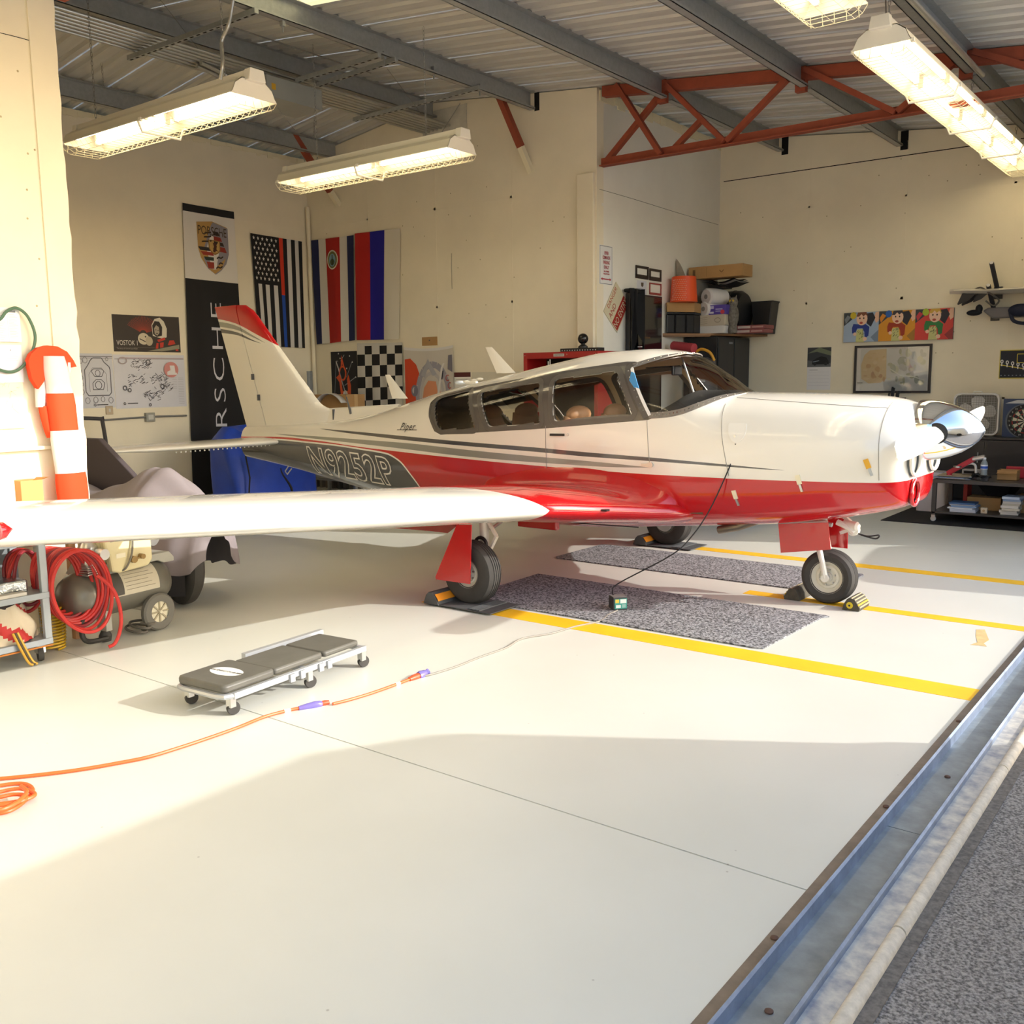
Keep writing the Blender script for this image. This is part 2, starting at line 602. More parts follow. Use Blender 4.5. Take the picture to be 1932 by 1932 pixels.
# purlins: galvanised channels between walls and trusses
def purlin(x, y0, y1, lb):
    z = roof(x)-.004
    mb = MB()
    mb.box(x-.004, x+.004, y0, y1, z-.2, z)
    s = 1
    mb.box(x-.004, x+.07*s, y0, y1, z-.2, z-.194)
    mb.box(x-.004, x+.07*s, y0, y1, z-.006, z)
    mb.box(x+.066*s, x+.07*s, y0, y1, z-.2, z-.175)
    tag(mb.build('purlin', M_GALV, smooth=False), lb, 'roof beam', 'galvanised roof purlins')
purlin(-8.05, -YT+.02, YT-.03, 'galvanised purlin nearest the rear wall above the black banner')
purlin(RIDGE, -YT+.02, YT-.03, 'galvanised purlin under the ridge above the grey pipe bundle')
purlin(-4.74, -YT+.02, YT-.03, 'galvanised purlin at the mouth of the tail bay ending on the cream wall')
nm = {-3.02: 'galvanised purlin next to the far step wall', -1.52: 'galvanised purlin in the middle of the front roof slope', -.05: 'galvanised purlin over the hanging light row near the door'}
for x in (-3.02, -1.52, -.05):
    purlin(x, -YT+.04, YT-.05, nm[x]+', middle span')
    purlin(x, YT+.05, YW-.03, nm[x]+', far span beyond the red truss')
    purlin(x, -YW+.03, -YT-.05, nm[x]+', near span towards the camera')
struct(MB().box(XD+.02, XD+.2, -YW-.1, YW+.1, 4.0, roof(XD)-.02).build('trim_3', M_GALV, smooth=False))
for x in (-2.99, -1.49):
    MB().box(x+.0, x+.09, YW-.002, YW-.0005, roof(x)-.24, roof(x)-.02).build('beam_pocket', M_DARK, w_wing, smooth=False)
MB().box(-4.70, -4.63, YT-.002, YT-.0005, roof(-4.7)-.21, roof(-4.7)-.01).build('beam_pocket', M_DARK, w_tail, smooth=False)

# red trusses along the wing bay
def truss(y, lb, sign):
    t = thing('roof_truss', lb, 'truss', (XS+.05, y, 3.83))
    ox, oz = XS+.05, 3.83
    def L(p):
        return (p[0]-ox, p[1], p[2]-oz)
    x0, x1 = XS+.06, XD+.1
    mb = MB()
    mb.box(x0-ox, x1-ox, -.05, .05, 0, .01).box(x0-ox, x1-ox, -.006, .006, 0, .09)
    mb.build('bottom_chord', M_OXIDE, t, smooth=False)
    xs = [x0, -3.03, -1.53, -.06, x1]
    for a, b in zip(xs, xs[1:]):
        a2, b2 = a+.035, b-.035
        za, zb_ = roof(a2)-.015-oz, roof(b2)-.015-oz
        mb = MB()
        mb.hexa([(a2-ox, -.045, za-.11), (b2-ox, -.045, zb_-.11), (b2-ox, .045, zb_-.11), (a2-ox, .045, za-.11),
                 (a2-ox, -.045, za), (b2-ox, -.045, zb_), (b2-ox, .045, zb_), (a2-ox, .045, za)])
        mb.build('top_chord', M_OXIDE, t, smooth=False)
    for x in (-3.03, -1.53, -.06):
        MB().box(x-.05-ox, x+.05-ox, -.035, .035, roof(x)-.235-oz, roof(x)-.01-oz).build('cleat_plate', M_OXIDE, t, smooth=False)
    for a, b, dy, w in (((1168, 162), (1251, 292), -.05, .075), ((1237, 183), (1136, 308), .05, .07), ((1262, 163), (1370, 268), -.045, .07),
                        ((1318, 225), (1257, 289), .06, .06), ((1487, 152), (1375, 268), -.04, .07), ((1522, 133), (1692, 214), -.04, .07),
                        ((1800, 122), (1696, 213), -.04, .065), ((1838, 100), (2020, 150), -.04, .07)):
        p, q = at(*a, 'Y', YT), at(*b, 'Y', YT)
        MB().bar((p.x-ox, dy, p.z-oz), (q.x-ox, dy, q.z-oz), .05, w, up=(0, 1, 0)).build('diagonal', M_OXIDE, t, smooth=False)
    return t
truss(YT, 'red oxide steel truss from the far wall corner to the door', 1)
truss(-YT, 'red oxide steel truss above the near wall edge at top left', -1)
# knee braces in the tail bay
def brace(a, b, pl, lb, y, tip):
    p, q = at(*a, 'Y', y), at(*b, 'Y', pl)
    t = thing('knee_brace', lb, 'brace', p, group='knee braces')
    q = q-p
    k = q*tip
    MB().bar((0, 0, 0), k, .07, .07, up=(1, 0, 0)).build('red_bar', M_OXIDE, t, smooth=False)
    MB().bar(k, q, .068, .06, up=(1, 0, 0)).build('painted_end', M_PUTTY, t, smooth=False)
brace((942, 180), (1003, 326), YT-.01, 'red steel knee brace on the cream wall left of the truss corner', YT-.35, .66)
brace((550, 248), (640, 388), YT-.01, 'dark red knee brace above the flags in the rear corner', YT-.75, .8)

# sash of folded plaster patch where pipes go through the wall
pa, pb = at(798, 215, 'Y', YT), at(882, 262, 'Y', YT)
MB().box(pa.x, pb.x, YT-.012, YT, pb.z, pa.z).build('wall_patch', mat('patch_grey', '#cbc6b6', .85, noise=.1, scale=8), w_tail, smooth=False)
# ------------------------------------------------------------------ two vehicles parked on the apron outside the door
def vehicle(name, label, loc, rotz, L, W, H, van, paint):
    t = thing(name, label, 'vehicle', loc, rotz)
    if van:
        st = [(0, .45, .75, .8, .8), (.12, .3, 1.0, 1.25, .9), (.35, .28, 1.15, H-.12, .96), (.7, .28, 1.2, H, 1.), (L*.6, .28, 1.2, H, 1.), (L*.74, .28, 1.15, H-.25, 1.),
              (L*.82, .3, 1.1, 1.2, 1.), (L*.97, .32, .85, .95, .95), (L, .4, .7, .75, .85)]
    else:
        st = [(0, .45, .7, .75, .82), (.08, .3, .95, 1.05, .92), (.35, .26, 1.0, H-.16, .97), (.8, .25, 1.0, H, 1.), (L*.5, .25, .98, H-.02, 1.), (L*.66, .25, .95, 1.05, 1.),
              (L*.93, .3, .75, .82, .96), (L, .4, .6, .65, .85)]
    mb = MB()
    n = 14
    def sec(s):
        x, zb_, zl, zt_, k = s
        w = W/2*k
        tw = w*.80 if zt_ > zl+.15 else w*.95
        h = [(w*.93, zb_), (w, zb_+.15), (w, zl), (tw+.06, zt_-.12*(1 if zt_ > zl+.15 else .2)), (tw-.05, zt_-.02), (tw*.5, zt_), (0, zt_+.005)]
        return [(x, y, z) for y, z in h]+[(x, -y, z) for y, z in reversed(h[:-1])]
    rows = [sec(s) for s in st]
    m = len(rows[0])
    vs = [p for r in rows for p in r]
    fs = []
    for i in range(len(rows)-1):
        for j in range(m-1):
            fs.append((i*m+j, i*m+j+1, (i+1)*m+j+1, (i+1)*m+j))
        fs.append((i*m+m-1, i*m, (i+1)*m, (i+1)*m+m-1))
    fs += [tuple(range(m)), tuple(range((len(rows)-1)*m, len(rows)*m))]
    mb.add(vs, fs)
    mb.build('body', mat(name+'_paint', paint, .25, coat=.6), t, angle=40)
    bl = mat('vehicle_black', '#17181a', .6)
    for x in (.85, L-.85):
        for s in (-1, 1):
            w_ = MB().lathe([(.2, -.1), (.33, -.1), (.345, 0), (.33, .1), (.2, .1)], (x, s*(W/2-.1), .33), (0, 1, 0), 24).build('wheel', bl, t)
    for s in (-1, 1):
        mb = MB().sphere((L*.62, s*(W/2+.1), 1.08 if not van else 1.3), .12, 12, 8, (.5, 1, .75))
        mb.bar((L*.62, s*(W/2-.12), 1.05 if not van else 1.25), (L*.62, s*(W/2+.05), 1.06 if not van else 1.27), .04, .04)
        mb.build('mirror', bl, t)
    return t
vehicle('parked_car', 'silver car parked outside right of the open door', (2.2, 2.85, -.012), math.radians(10), 4.3, 2.0, 1.58, False, '#b9bcc0')
vehicle('parked_van', 'white van parked on the asphalt beside the camera', (3.95, -1.25, -.012), math.radians(-90), 5.2, 2.0, 2.02, True, '#e6e4de')
struct(MB().box(7, 60, -60, 60, -.012, .0).build('bounce_slab', mat('bounce_slab_pale', '#c4bfb3', .9, noise=.06, scale=2), smooth=False))  # unseen pale ground added to bounce sunlight onto walls and ceiling
# far leaf of the sliding hangar door, standing closed right of the opening
dl = thing('door_1', 'far leaf of the sliding steel hangar door', 'door', (XD+.12, 3.25, .03))
del dl['label'], dl['category']
struct(dl)
for k in range(5):
    MB().box(-.02, .02, .002+k*.62, .618+k*.62, 0, 3.95).build('door_panel', mat('door_cream', '#d9d2bd', .6), dl, smooth=False, bev=.008)
for z in (.1, 1.9, 3.7):
    MB().box(-.05, -.02, 0, 3.1, z, z+.08).build('door_rail', M_GALV, dl, smooth=False)
# ------------------------------------------------------------------ the aeroplane: body shape tables
FX=[.52,.50,.46,.38,.25,0,-.3,-.6,-.73,-.85,-.976,-1.06,-1.19,-1.36,-1.54,-1.77,-2.01,-2.26,-2.52,-2.8,-3.08,-3.38,-3.7,-4.03,-4.37,-4.66,-4.96,-5.44,-6.22]
ZT=[1.26,1.31,1.345,1.37,1.388,1.398,1.405,1.41,1.455,1.54,1.622,1.675,1.708,1.725,1.72,1.707,1.67,1.627,1.58,1.53,1.48,1.425,1.35,1.27,1.20,1.155,1.125,1.10,1.06]
def tab(pairs):
    xs=[p[0] for p in pairs];ys=[p[1] for p in pairs]
    if xs[0]>xs[-1]: xs=xs[::-1];ys=ys[::-1]
    n=len(xs);h=[xs[i+1]-xs[i] for i in range(n-1)];d=[(ys[i+1]-ys[i])/h[i] for i in range(n-1)]
    m=[d[0]]+[0 if d[i-1]*d[i]<=0 else 2*d[i-1]*d[i]/(d[i-1]+d[i]) for i in range(1,n-1)]+[d[-1]]
    def f(x):
        if x<=xs[0]: return ys[0]
        if x>=xs[-1]: return ys[-1]
        i=bisect.bisect_right(xs,x)-1;t=(x-xs[i])/h[i]
        return ((1+2*t)*(1-t)**2)*ys[i]+t*(1-t)**2*h[i]*m[i]+t*t*(3-2*t)*ys[i+1]+t*t*(t-1)*h[i]*m[i+1]
    return f
zt=tab(list(zip(FX,ZT)))
zb=tab([(.52,.76),(.50,.72),(.46,.70),(.38,.675),(.25,.64),(0,.585),(-.3,.535),(-.7,.49),(-1.1,.45),(-1.5,.41),(-2,.375),(-2.7,.37),(-3.4,.405),(-4.1,.475),(-4.7,.555),(-5.4,.65),(-6.22,.735)])
wd=tab([(.52,.30),(.50,.35),(.46,.39),(.38,.425),(.25,.455),(0,.495),(-.6,.54),(-1.5,.57),(-2.3,.56),(-3,.515),(-3.7,.43),(-4.4,.34),(-5,.26),(-5.6,.19),(-6.22,.10)])
zm=tab([(.5,1.03),(0,1.0),(-1.5,.98),(-3,.95),(-4.4,.88),(-6.22,.90)])
nu=tab([(.5,2.2),(0,2.5),(-.6,2.6),(-1.5,2.7),(-3,2.4),(-4,2.1),(-6.2,2.0)])
nl=tab([(.5,4.6),(.3,3.6),(0,3.0),(-1.5,3.0),(-3,2.6),(-6.2,2.2)])
def side_y(x,z):
    if z>=zm(x): s=(z-zm(x))/(zt(x)-zm(x));n=nu(x)
    else: s=(zm(x)-z)/(zm(x)-zb(x));n=nl(x)
    if s>=1: return 0.
    return wd(x)*(1-s**n)**(1/n)

red_top = tab([(-6.3, .955), (-6.066, .96), (-5.421, .978), (-4.788, .963), (-4.154, .936), (-3.681, .921), (-2.931, .901), (-2.075, .879), (-1.493, .868), (-1.046, .862), (-.572, .862), (-.075, .867), (.33, .873), (.45, .878), (.53, .887)])
panel_top = tab([(-6.3, .93), (-5.455, .945), (-4.976, .937), (-4.561, .929), (-4.152, .911), (-3.774, .888), (-3.598, .834), (-3.451, .707), (-3.383, .613), (-3.30, .42), (-3.2, .1), (-3.1, -.4), (.6, -3)])
grey_top = tab([(-5.56, 1.005), (-4.166, 1.0), (-3.5, .995), (-2.737, .969), (-2.074, .947), (-1.492, .929), (-1.1, .910)])
grey_bot = tab([(-5.7, 1.02), (-5.56, 1.003), (-4.16, .963), (-3.5, .944), (-2.739, .916), (-2.073, .903), (-1.492, .898), (-1.1, .910), (-1.0, .93)])
dark_top = tab([(-4.889, 1.073), (-3.994, 1.061), (-3.549, 1.052), (-2.738, 1.031), (-2.073, 1.014), (-1.627, .996), (-1.105, .979), (-.871, .968), (-.59, .955), (-.174, .932)])
dark_bot = tab([(-5.0, 1.09), (-4.885, 1.072), (-3.981, 1.035), (-3.543, 1.02), (-2.736, .999), (-2.073, .982), (-1.627, .965), (-1.105, .954), (-.87, .948), (-.589, .94), (-.174, .931), (-.1, .95)])
BAND = [(-3.29, 1.285), (-3.32, 1.335), (-3.30, 1.381), (-2.896, 1.452), (-2.088, 1.556), (-1.407, 1.632), (-1.32, 1.63), (-1.085, 1.235), (-1.98, 1.156), (-3.06, 1.079), (-3.14, 1.104), (-3.25, 1.22)]
PANE1 = [(-3.225, 1.30), (-3.245, 1.34), (-3.205, 1.372), (-2.873, 1.431), (-2.655, 1.133), (-3.062, 1.115), (-3.116, 1.15)]
PANE2 = [(-2.725, 1.421), (-2.105, 1.497), (-2.015, 1.187), (-2.532, 1.151)]
PANE3 = [(-1.977, 1.50), (-1.943, 1.520), (-1.462, 1.571), (-1.425, 1.556), (-1.241, 1.279), (-1.258, 1.258), (-1.905, 1.204)]
ws_low = tab([(-1.12, 1.262), (-1.0, 1.270), (-.893, 1.290), (-.82, 1.318), (-.747, 1.352), (-.68, 1.386), (-.60, 1.412), (-.5, 1.46)])
def ws_aft(z):            # rear edge of the windscreen
    return -1.34+(1.60-z)*.68 if z < 1.60 else -1.34+(z-1.60)*2.9
def in_ws(x, z, g=0.):
    return x > ws_aft(z)-g and z > ws_low(x)-g and -1.36 < x < -.52
def sd_poly(p, poly):
    """signed distance, positive inside"""
    x, y = p
    best, ins = 1e9, False
    n = len(poly)
    for i in range(n):
        ax, ay = poly[i]
        bx_, by_ = poly[(i+1) % n]
        dx, dy = bx_-ax, by_-ay
        t = max(0, min(1, ((x-ax)*dx+(y-ay)*dy)/(dx*dx+dy*dy)))
        best = min(best, math.hypot(x-ax-t*dx, y-ay-t*dy))
        if (ay > y) != (by_ > y) and x < (bx_-ax)*(y-ay)/(by_-ay)+ax:
            ins = not ins
    return best if ins else -best

def livery(name, layers, base, rough=.16):
    """glossy paint whose colour areas are bounded by stored distance attributes"""
    m = D.materials.new(name)
    m.use_nodes = True
    n, l = m.node_tree.nodes, m.node_tree.links
    b = n['Principled BSDF']
    b.inputs['Roughness'].default_value = rough
    b.inputs['Coat Weight'].default_value = .7
    b.inputs['Coat Roughness'].default_value = .03
    prev = None
    for at_, col in layers:
        lo = None
        for nm_ in at_.split():
            a = n.new('ShaderNodeAttribute')
            a.attribute_name = nm_
            if lo is None:
                lo = a.outputs['Fac']
            else:
                mn = n.new('ShaderNodeMath')
                mn.operation = 'MINIMUM'
                l.new(lo, mn.inputs[0])
                l.new(a.outputs['Fac'], mn.inputs[1])
                lo = mn.outputs[0]
        g = n.new('ShaderNodeMath')
        g.operation = 'GREATER_THAN'
        g.inputs[1].default_value = 0
        l.new(lo, g.inputs[0])
        mx = n.new('ShaderNodeMixRGB')
        l.new(g.outputs[0], mx.inputs[0])
        if prev is None:
            mx.inputs[1].default_value = (*lin(base), 1)
        else:
            l.new(prev, mx.inputs[1])
        mx.inputs[2].default_value = (*lin(col), 1)
        prev = mx.outputs[0]
    l.new(prev, b.inputs['Base Color'])
    return m
WHITE, RED, GREY, DARK = '#ece8dd', '#c0151a', '#8d8e85', '#494b4e'
M_AWHITE = mat('aircraft_white', WHITE, .16, coat=.7)
M_ARED = mat('aircraft_red', RED, .16, coat=.8)
M_ADARK = mat('aircraft_dark_grey', DARK, .3, coat=.3)
M_BAND = mat('window_surround', '#57534f', .35, coat=.2)
M_CHROME = mat('chrome', '#eef2f6', .035, metal=1.)
M_ALU = mat('bare_aluminium', '#c9c9c6', .3, metal=.9)
M_TYRE = mat('tyre_rubber', '#3f3d3a', .8, noise=.15, scale=12)
M_BLACK = mat('black_plastic', '#18181a', .5)
def glass_mat(name, tint, a):
    m = D.materials.new(name)
    m.use_nodes = True
    n, l = m.node_tree.nodes, m.node_tree.links
    n.clear()
    o = n.new('ShaderNodeOutputMaterial')
    t = n.new('ShaderNodeBsdfTransparent')
    t.inputs[0].default_value = (*tint, 1)
    g = n.new('ShaderNodeBsdfGlossy')
    g.inputs['Roughness'].default_value = .02
    f = n.new('ShaderNodeFresnel')
    f.inputs['IOR'].default_value = 1.45
    ad = n.new('ShaderNodeMath')
    ad.operation = 'MULTIPLY_ADD'
    ad.inputs[1].default_value = 1.
    ad.inputs[2].default_value = a
    l.new(f.outputs[0], ad.inputs[0])
    mx = n.new('ShaderNodeMixShader')
    l.new(ad.outputs[0], mx.inputs[0])
    l.new(t.outputs[0], mx.inputs[1])
    l.new(g.outputs[0], mx.inputs[2])
    l.new(mx.outputs[0], o.inputs[0])
    return m
M_GLASS = glass_mat('perspex', (.97, .97, .95), .01)

AP = thing('airplane', 'white and red low-wing propeller airplane parked across the hangar', 'airplane', (0, 0, 0))

def set_attr(me, name, vals):
    a = me.attributes.new(name, 'FLOAT', 'POINT')
    a.data.foreach_set('value', vals)

NA = 168
def sec_angles():
    out = []
    for k in range(NA):
        out.append(2*PI*k/NA)
    return out
def section(x, inset=0.):
    zt_, zb_, w, zc, a, b_ = zt(x)-inset, zb(x)+inset, wd(x)-inset, zm(x), nu(x), nl(x)
    # points spread evenly along the outline
    raw = []
    K = 480
    for k in range(K):
        t = 2*PI*k/K
        c, s = math.cos(t), math.sin(t)
        n = a if s >= 0 else b_
        yy = math.copysign(abs(c)**(2/n), c)*w
        zz_ = zc+(math.copysign(abs(s)**(2/n), s)*((zt_-zc) if s >= 0 else (zc-zb_)))
        raw.append((yy, zz_))
    L = [0]
    for k in range(K):
        p, q = raw[k], raw[(k+1) % K]
        L.append(L[-1]+math.hypot(p[0]-q[0], p[1]-q[1]))
    out, j = [], 0
    for k in range(NA):
        d = L[-1]*k/NA
        while L[j+1] < d:
            j += 1
        t = (d-L[j])/max(1e-9, L[j+1]-L[j])
        p, q = raw[j], raw[(j+1) % K]
        out.append((p[0]+(q[0]-p[0])*t, p[1]+(q[1]-p[1])*t))
    return out
def holes(x, z, g):
    if z > 1.0 and -3.4 < x < -.4:
        if in_ws(x, z, -g if g > 0 else .012):
            return True
        for P in (PANE1, PANE2, PANE3):
            if sd_poly((x, z), P) > g:
                return True
    return False
def body(name, xs, inset, m, g, attrs):
    secs = [section(x, inset) for x in xs]
    vs = [(x, y, z) for x, sc in zip(xs, secs) for y, z in sc]
    fs = []
    for i in range(len(xs)-1):
        for k in range(NA):
            a, b_ = i*NA+k, i*NA+(k+1) % NA
            c, d = (i+1)*NA+(k+1) % NA, (i+1)*NA+k
            cx, cz = (vs[a][0]+vs[c][0])/2, (vs[a][2]+vs[c][2])/2
            if holes(cx, cz, g):
                continue
            fs.append((a, b_, c, d))
    if inset == 0:
        fs.append(tuple(range(NA)))
        fs.append(tuple(range((len(xs)-1)*NA, len(xs)*NA)))
    me = D.meshes.new(name)
    me.from_pydata(vs, [], fs)
    me.materials.append(m)
    if attrs:
        R_, P_, E_, E2, G_, G2, K_, K2, B_, W_ = [[] for _ in range(10)]
        for i, x in enumerate(xs):
            rt, pt, zb0 = red_top(x), panel_top(x), zb(x)
            sl = (panel_top(x+.01)-panel_top(x-.01))/.02
            nf = math.sqrt(1+sl*sl)
            gt, gb, dt, db = grey_top(x), grey_bot(x), dark_top(x), dark_bot(x)
            for y, z in secs[i]:
                R_.append(rt-z)
                dp = (pt-z)/nf
                P_.append(dp)
                E_.append(dp+.014)
                E2.append(-dp)
                G_.append(gt-z)
                G2.append(z-gb)
                K_.append(dt-z)
                K2.append(z-db)
                B_.append(sd_poly((x, z), BAND) if (-3.5 < x < -.9 and z > .98) else -1)
                W_.append(min(zb0+.03-z, -3.5-x))
        for nme, v in zip(('red', 'panel', 'edge', 'edge2', 'grey', 'grey2', 'dark', 'dark2', 'band', 'belly'), (R_, P_, E_, E2, G_, G2, K_, K2, B_, W_)):
            set_attr(me, nme, v)
    bm = bmesh.new()
    bm.from_mesh(me)
    bmesh.ops.recalc_face_normals(bm, faces=bm.faces)
    bmesh.ops.delete(bm, geom=[v for v in bm.verts if not v.link_faces], context='VERTS')
    bm.to_mesh(me)
    bm.free()
    me.polygons.foreach_set('use_smooth', [True]*len(me.polygons))
    me.set_sharp_from_angle(angle=math.radians(50))
    o = D.objects.new(name, me)
    COL.objects.link(o)
    o.parent = AP
    return o
xs = [.52, .515, .505, .495, .48, .46]
x = .44
while x > -3.45:
    xs.append(x)
    x -= .02
while x > -6.2:
    xs.append(x)
    x -= .04
xs.append(-6.22)
M_LIV = livery('airplane_livery', (('red', RED), ('panel', DARK), ('edge edge2', '#efece2'), ('belly', '#e6e3d8'), ('grey grey2', GREY), ('dark dark2', DARK), ('band', '#57534f')), WHITE)
fus_o = body('fuselage', xs, 0., M_LIV, .006, True)
M_LINER = mat('cabin_liner', '#dcc6a2', .9, noise=.08, scale=5)
body('cabin_liner', [-.75-.02*i for i in range(127)], .02, M_LINER, -.004, False)

# ring frames round the openings and the panes in them
def surf(x, z, s, off=0.):
    y = side_y(x, z)
    return Vector((x, s*(y+off), z))
def rounded(poly, r=.03, n=4):
    out = []
    k = len(poly)
    for i in range(k):
        p0, p1, p2 = [Vector((*poly[j % k], 0)) for j in (i-1, i, i+1)]
        d0, d2 = (p0-p1), (p2-p1)
        q = min(r, d0.length*.45, d2.length*.45)
        a, b_ = p1+d0.normalized()*q, p1+d2.normalized()*q
        for j in range(n+1):
            t = j/n
            c = a*(1-t)**2+p1*2*t*(1-t)+b_*t*t
            out.append((c.x, c.y))
    return out
def resample(poly, step=.03):
    out = []
    n = len(poly)
    for i in range(n):
        a, b_ = poly[i], poly[(i+1) % n]
        k = max(1, int(math.hypot(b_[0]-a[0], b_[1]-a[1])/step))
        out += [(a[0]+(b_[0]-a[0])*j/k, a[1]+(b_[1]-a[1])*j/k) for j in range(k)]
    return out
def grow(poly, d):
    n = len(poly)
    ar = sum(poly[i][0]*poly[(i+1) % n][1]-poly[(i+1) % n][0]*poly[i][1] for i in range(n))
    s = 1 if ar > 0 else -1
    out = []
    for i in range(n):
        a, b_ = poly[i-1], poly[(i+1) % n]
        tx, ty = b_[0]-a[0], b_[1]-a[1]
        L = math.hypot(tx, ty) or 1
        out.append((poly[i][0]+s*ty/L*d, poly[i][1]-s*tx/L*d))
    return out
def ring(name, poly, s, m, w0, w1, off, parent):
    pr = resample(poly)
    a, b_ = grow(pr, -w0), grow(pr, w1)
    n = len(pr)
    dep = -.034 if w1 > .02 else -.012
    vs = [surf(*p, s, off) for p in a]+[surf(*p, s, off) for p in b_]+[surf(*p, s, dep) for p in a]+[surf(*p, s, dep) for p in b_]
    fs = []
    for i in range(n):
        j = (i+1) % n
        fs += [(i, j, n+j, n+i), (i, j, 2*n+j, 2*n+i), (2*n+i, 2*n+j, 3*n+j, 3*n+i)]
    return MB().add(vs, fs).build(name, m, parent)
def pane(poly, s, parent):
    pr = resample(poly, .04)
    cx = sum(p[0] for p in pr)/len(pr)
    cz = sum(p[1] for p in pr)/len(pr)
    n, K = len(pr), 8
    vs, fs = [], []
    for k in range(K+1):
        t = 1-k/(K+.0)
        for p in pr:
            vs.append(surf(cx+(p[0]-cx)*max(t, .001), cz+(p[1]-cz)*max(t, .001), s, -.008))
    for k in range(K):
        for i in range(n):
            fs.append((k*n+i, k*n+(i+1) % n, (k+1)*n+(i+1) % n, (k+1)*n+i))
    return MB().add(vs, fs).build('window_pane', M_GLASS, parent)
M_SEAL = mat('window_seal', '#c9c4ba', .5)
for s in (-1, 1):
    for P in (PANE1, PANE2, PANE3):
        rp = rounded(P, .04)
        ring('window_frame', rp, s, M_BAND, .002, .034, .002, AP)
        pane(rp, s, AP)
        if P is not PANE1:
            ring('window_trim', rp, s, M_SEAL, .006, .001, -.003, AP)
# windscreen: glass over the opening, both halves and the crown
mb = MB()
xsw = [-1.36+i*.0125 for i in range(68)]
NW = 60
vs, fs = [], []
for x in xsw:
    sc = section(x, .008)
    top = [p for p in sc if p[1] > 1.2]
    top.sort(key=lambda p: (math.atan2(p[1]-1.0, p[0])))
    # resample the upper arc
    L = [0]
    for a, b_ in zip(top, top[1:]):
        L.append(L[-1]+math.hypot(a[0]-b_[0], a[1]-b_[1]))
    j = 0
    for k in range(NW+1):
        d = L[-1]*k/NW
        while j < len(L)-2 and L[j+1] < d:
            j += 1
        t = (d-L[j])/max(1e-9, L[j+1]-L[j])
        vs.append((x, top[j][0]+(top[j+1][0]-top[j][0])*t, top[j][1]+(top[j+1][1]-top[j][1])*t))
for i in range(len(xsw)-1):
    for k in range(NW):
        q = (i*(NW+1)+k, i*(NW+1)+k+1, (i+1)*(NW+1)+k+1, (i+1)*(NW+1)+k)
        cx, cz = sum(vs[a][0] for a in q)/4, sum(vs[a][2] for a in q)/4
        if in_ws(cx, cz, .02):
            fs.append(q)
MB().add(vs, fs).build('windscreen', M_GLASS, AP)
# windscreen retainer strips (metal, with screw heads) along lower edge, pillars and crown
def surf_y(x, y):
    """height of the body's upper surface at x, y"""
    t = min(1., abs(y)/wd(x))
    return zm(x)+(zt(x)-zm(x))*max(0., 1-t**nu(x))**(1/nu(x))
def strip(path, w, m, name, off=.003, screws=True):
    """path = surface points from tail to nose with side sign"""
    vs, fs = [], []
    n = len(path)
    for i, p in enumerate(path):
        a, b_ = path[max(0, i-1)], path[min(n-1, i+1)]
        d = (b_-a).normalized()
        nrm = Vector((0, p.y, (p.z-zm(p.x))*.8)).normalized()
        sd_ = d.cross(nrm).normalized()
        for k in (-w/2, w/2):
            vs.append(p+sd_*k+nrm*off)
        for k in (-w/2, w/2):
            vs.append(p+sd_*k-nrm*.006)
    for i in range(n-1):
        a, b_ = i*4, (i+1)*4
        fs += [(a, a+1, b_+1, b_), (a, b_, b_+2, a+2), (a+1, a+3, b_+3, b_+1)]
    o = MB().add(vs, fs).build(name, m, AP)
    if screws:
        mb = MB()
        for i in range(2, n-1, max(2, n//14)):
            p = path[i]
            nrm = Vector((0, p.y, (p.z-zm(p.x))*.8)).normalized()
            mb.lathe([(.005, off), (.0045, off+.002)], p, nrm, 8)
        mb.build('screw', M_CHROME, o)
    return o
M_STRIP = mat('retainer_strip', '#9b9690', .35, metal=.6, noise=.12, scale=30)
for s in (-1, 1):
    low = [surf(x, ws_low(x), s) for x in [-1.115+.0125*i for i in range(42)] if ws_low(x) < zt(x)-.002]
    strip(low, .042, M_STRIP, 'windscreen_strip')
    aft = [surf(ws_aft(z), z, s) for z in [1.262+.338*i/16 for i in range(17)]]
    strip(aft, .02, mat('pillar_white', '#e8e6e0', .4), 'pillar_strip', screws=False)
    dk = [surf(ws_aft(z)-.03, z, s) for z in [1.25+.36*i/16 for i in range(17)]]
    strip(dk, .05, M_BAND, 'pillar_cover')
    crown = []
    for i in range(24):
        z = 1.60+i*.0058
        x = ws_aft(z)
        if z < zt(x)-.003:
            crown.append(surf(x, z, s))
    # finish across the centre line
    if crown:
        y0 = abs(crown[-1].y)
        for k in range(1, 9):
            y = y0*(1-k/8)
            xx = crown[-1].x+.004 if k > 4 else crown[-1].x
            crown.append(Vector((xx, s*y, surf_y(xx, y))))
        strip(crown, .04, M_STRIP, 'crown_strip')

# panel lines, drawn as fine raised/dark seams on the skin
M_LINE = mat('panel_gap', '#8f8b82', .7)
def seam_line(pts, s=-1, r=.0022, m=None):
    MB().tube([surf(x, z, s, .0004) for x, z in pts], r, 5).build('panel_seam', m or M_LINE, AP)
for s in (-1, 1):
    seam_line([(-.62+.045*((1.285-z)/.2), z) for z in [1.34-.02*i for i in range(24)]], s)
    seam_line([(.378+.012*max(0, 1.12-z)*8*.5, z) for z in [1.35-.02*i for i in range(24)]], s)
    seam_line([(-.6+.0325*i, 1.379-.062*i/30) for i in range(31)], s)
if True:
    seam_line([(-1.128+.03*i/16, 1.228-.31*i/16) for i in range(17)])
    seam_line([(-1.972+.01*i/16, 1.175-.31*i/16) for i in range(17)])
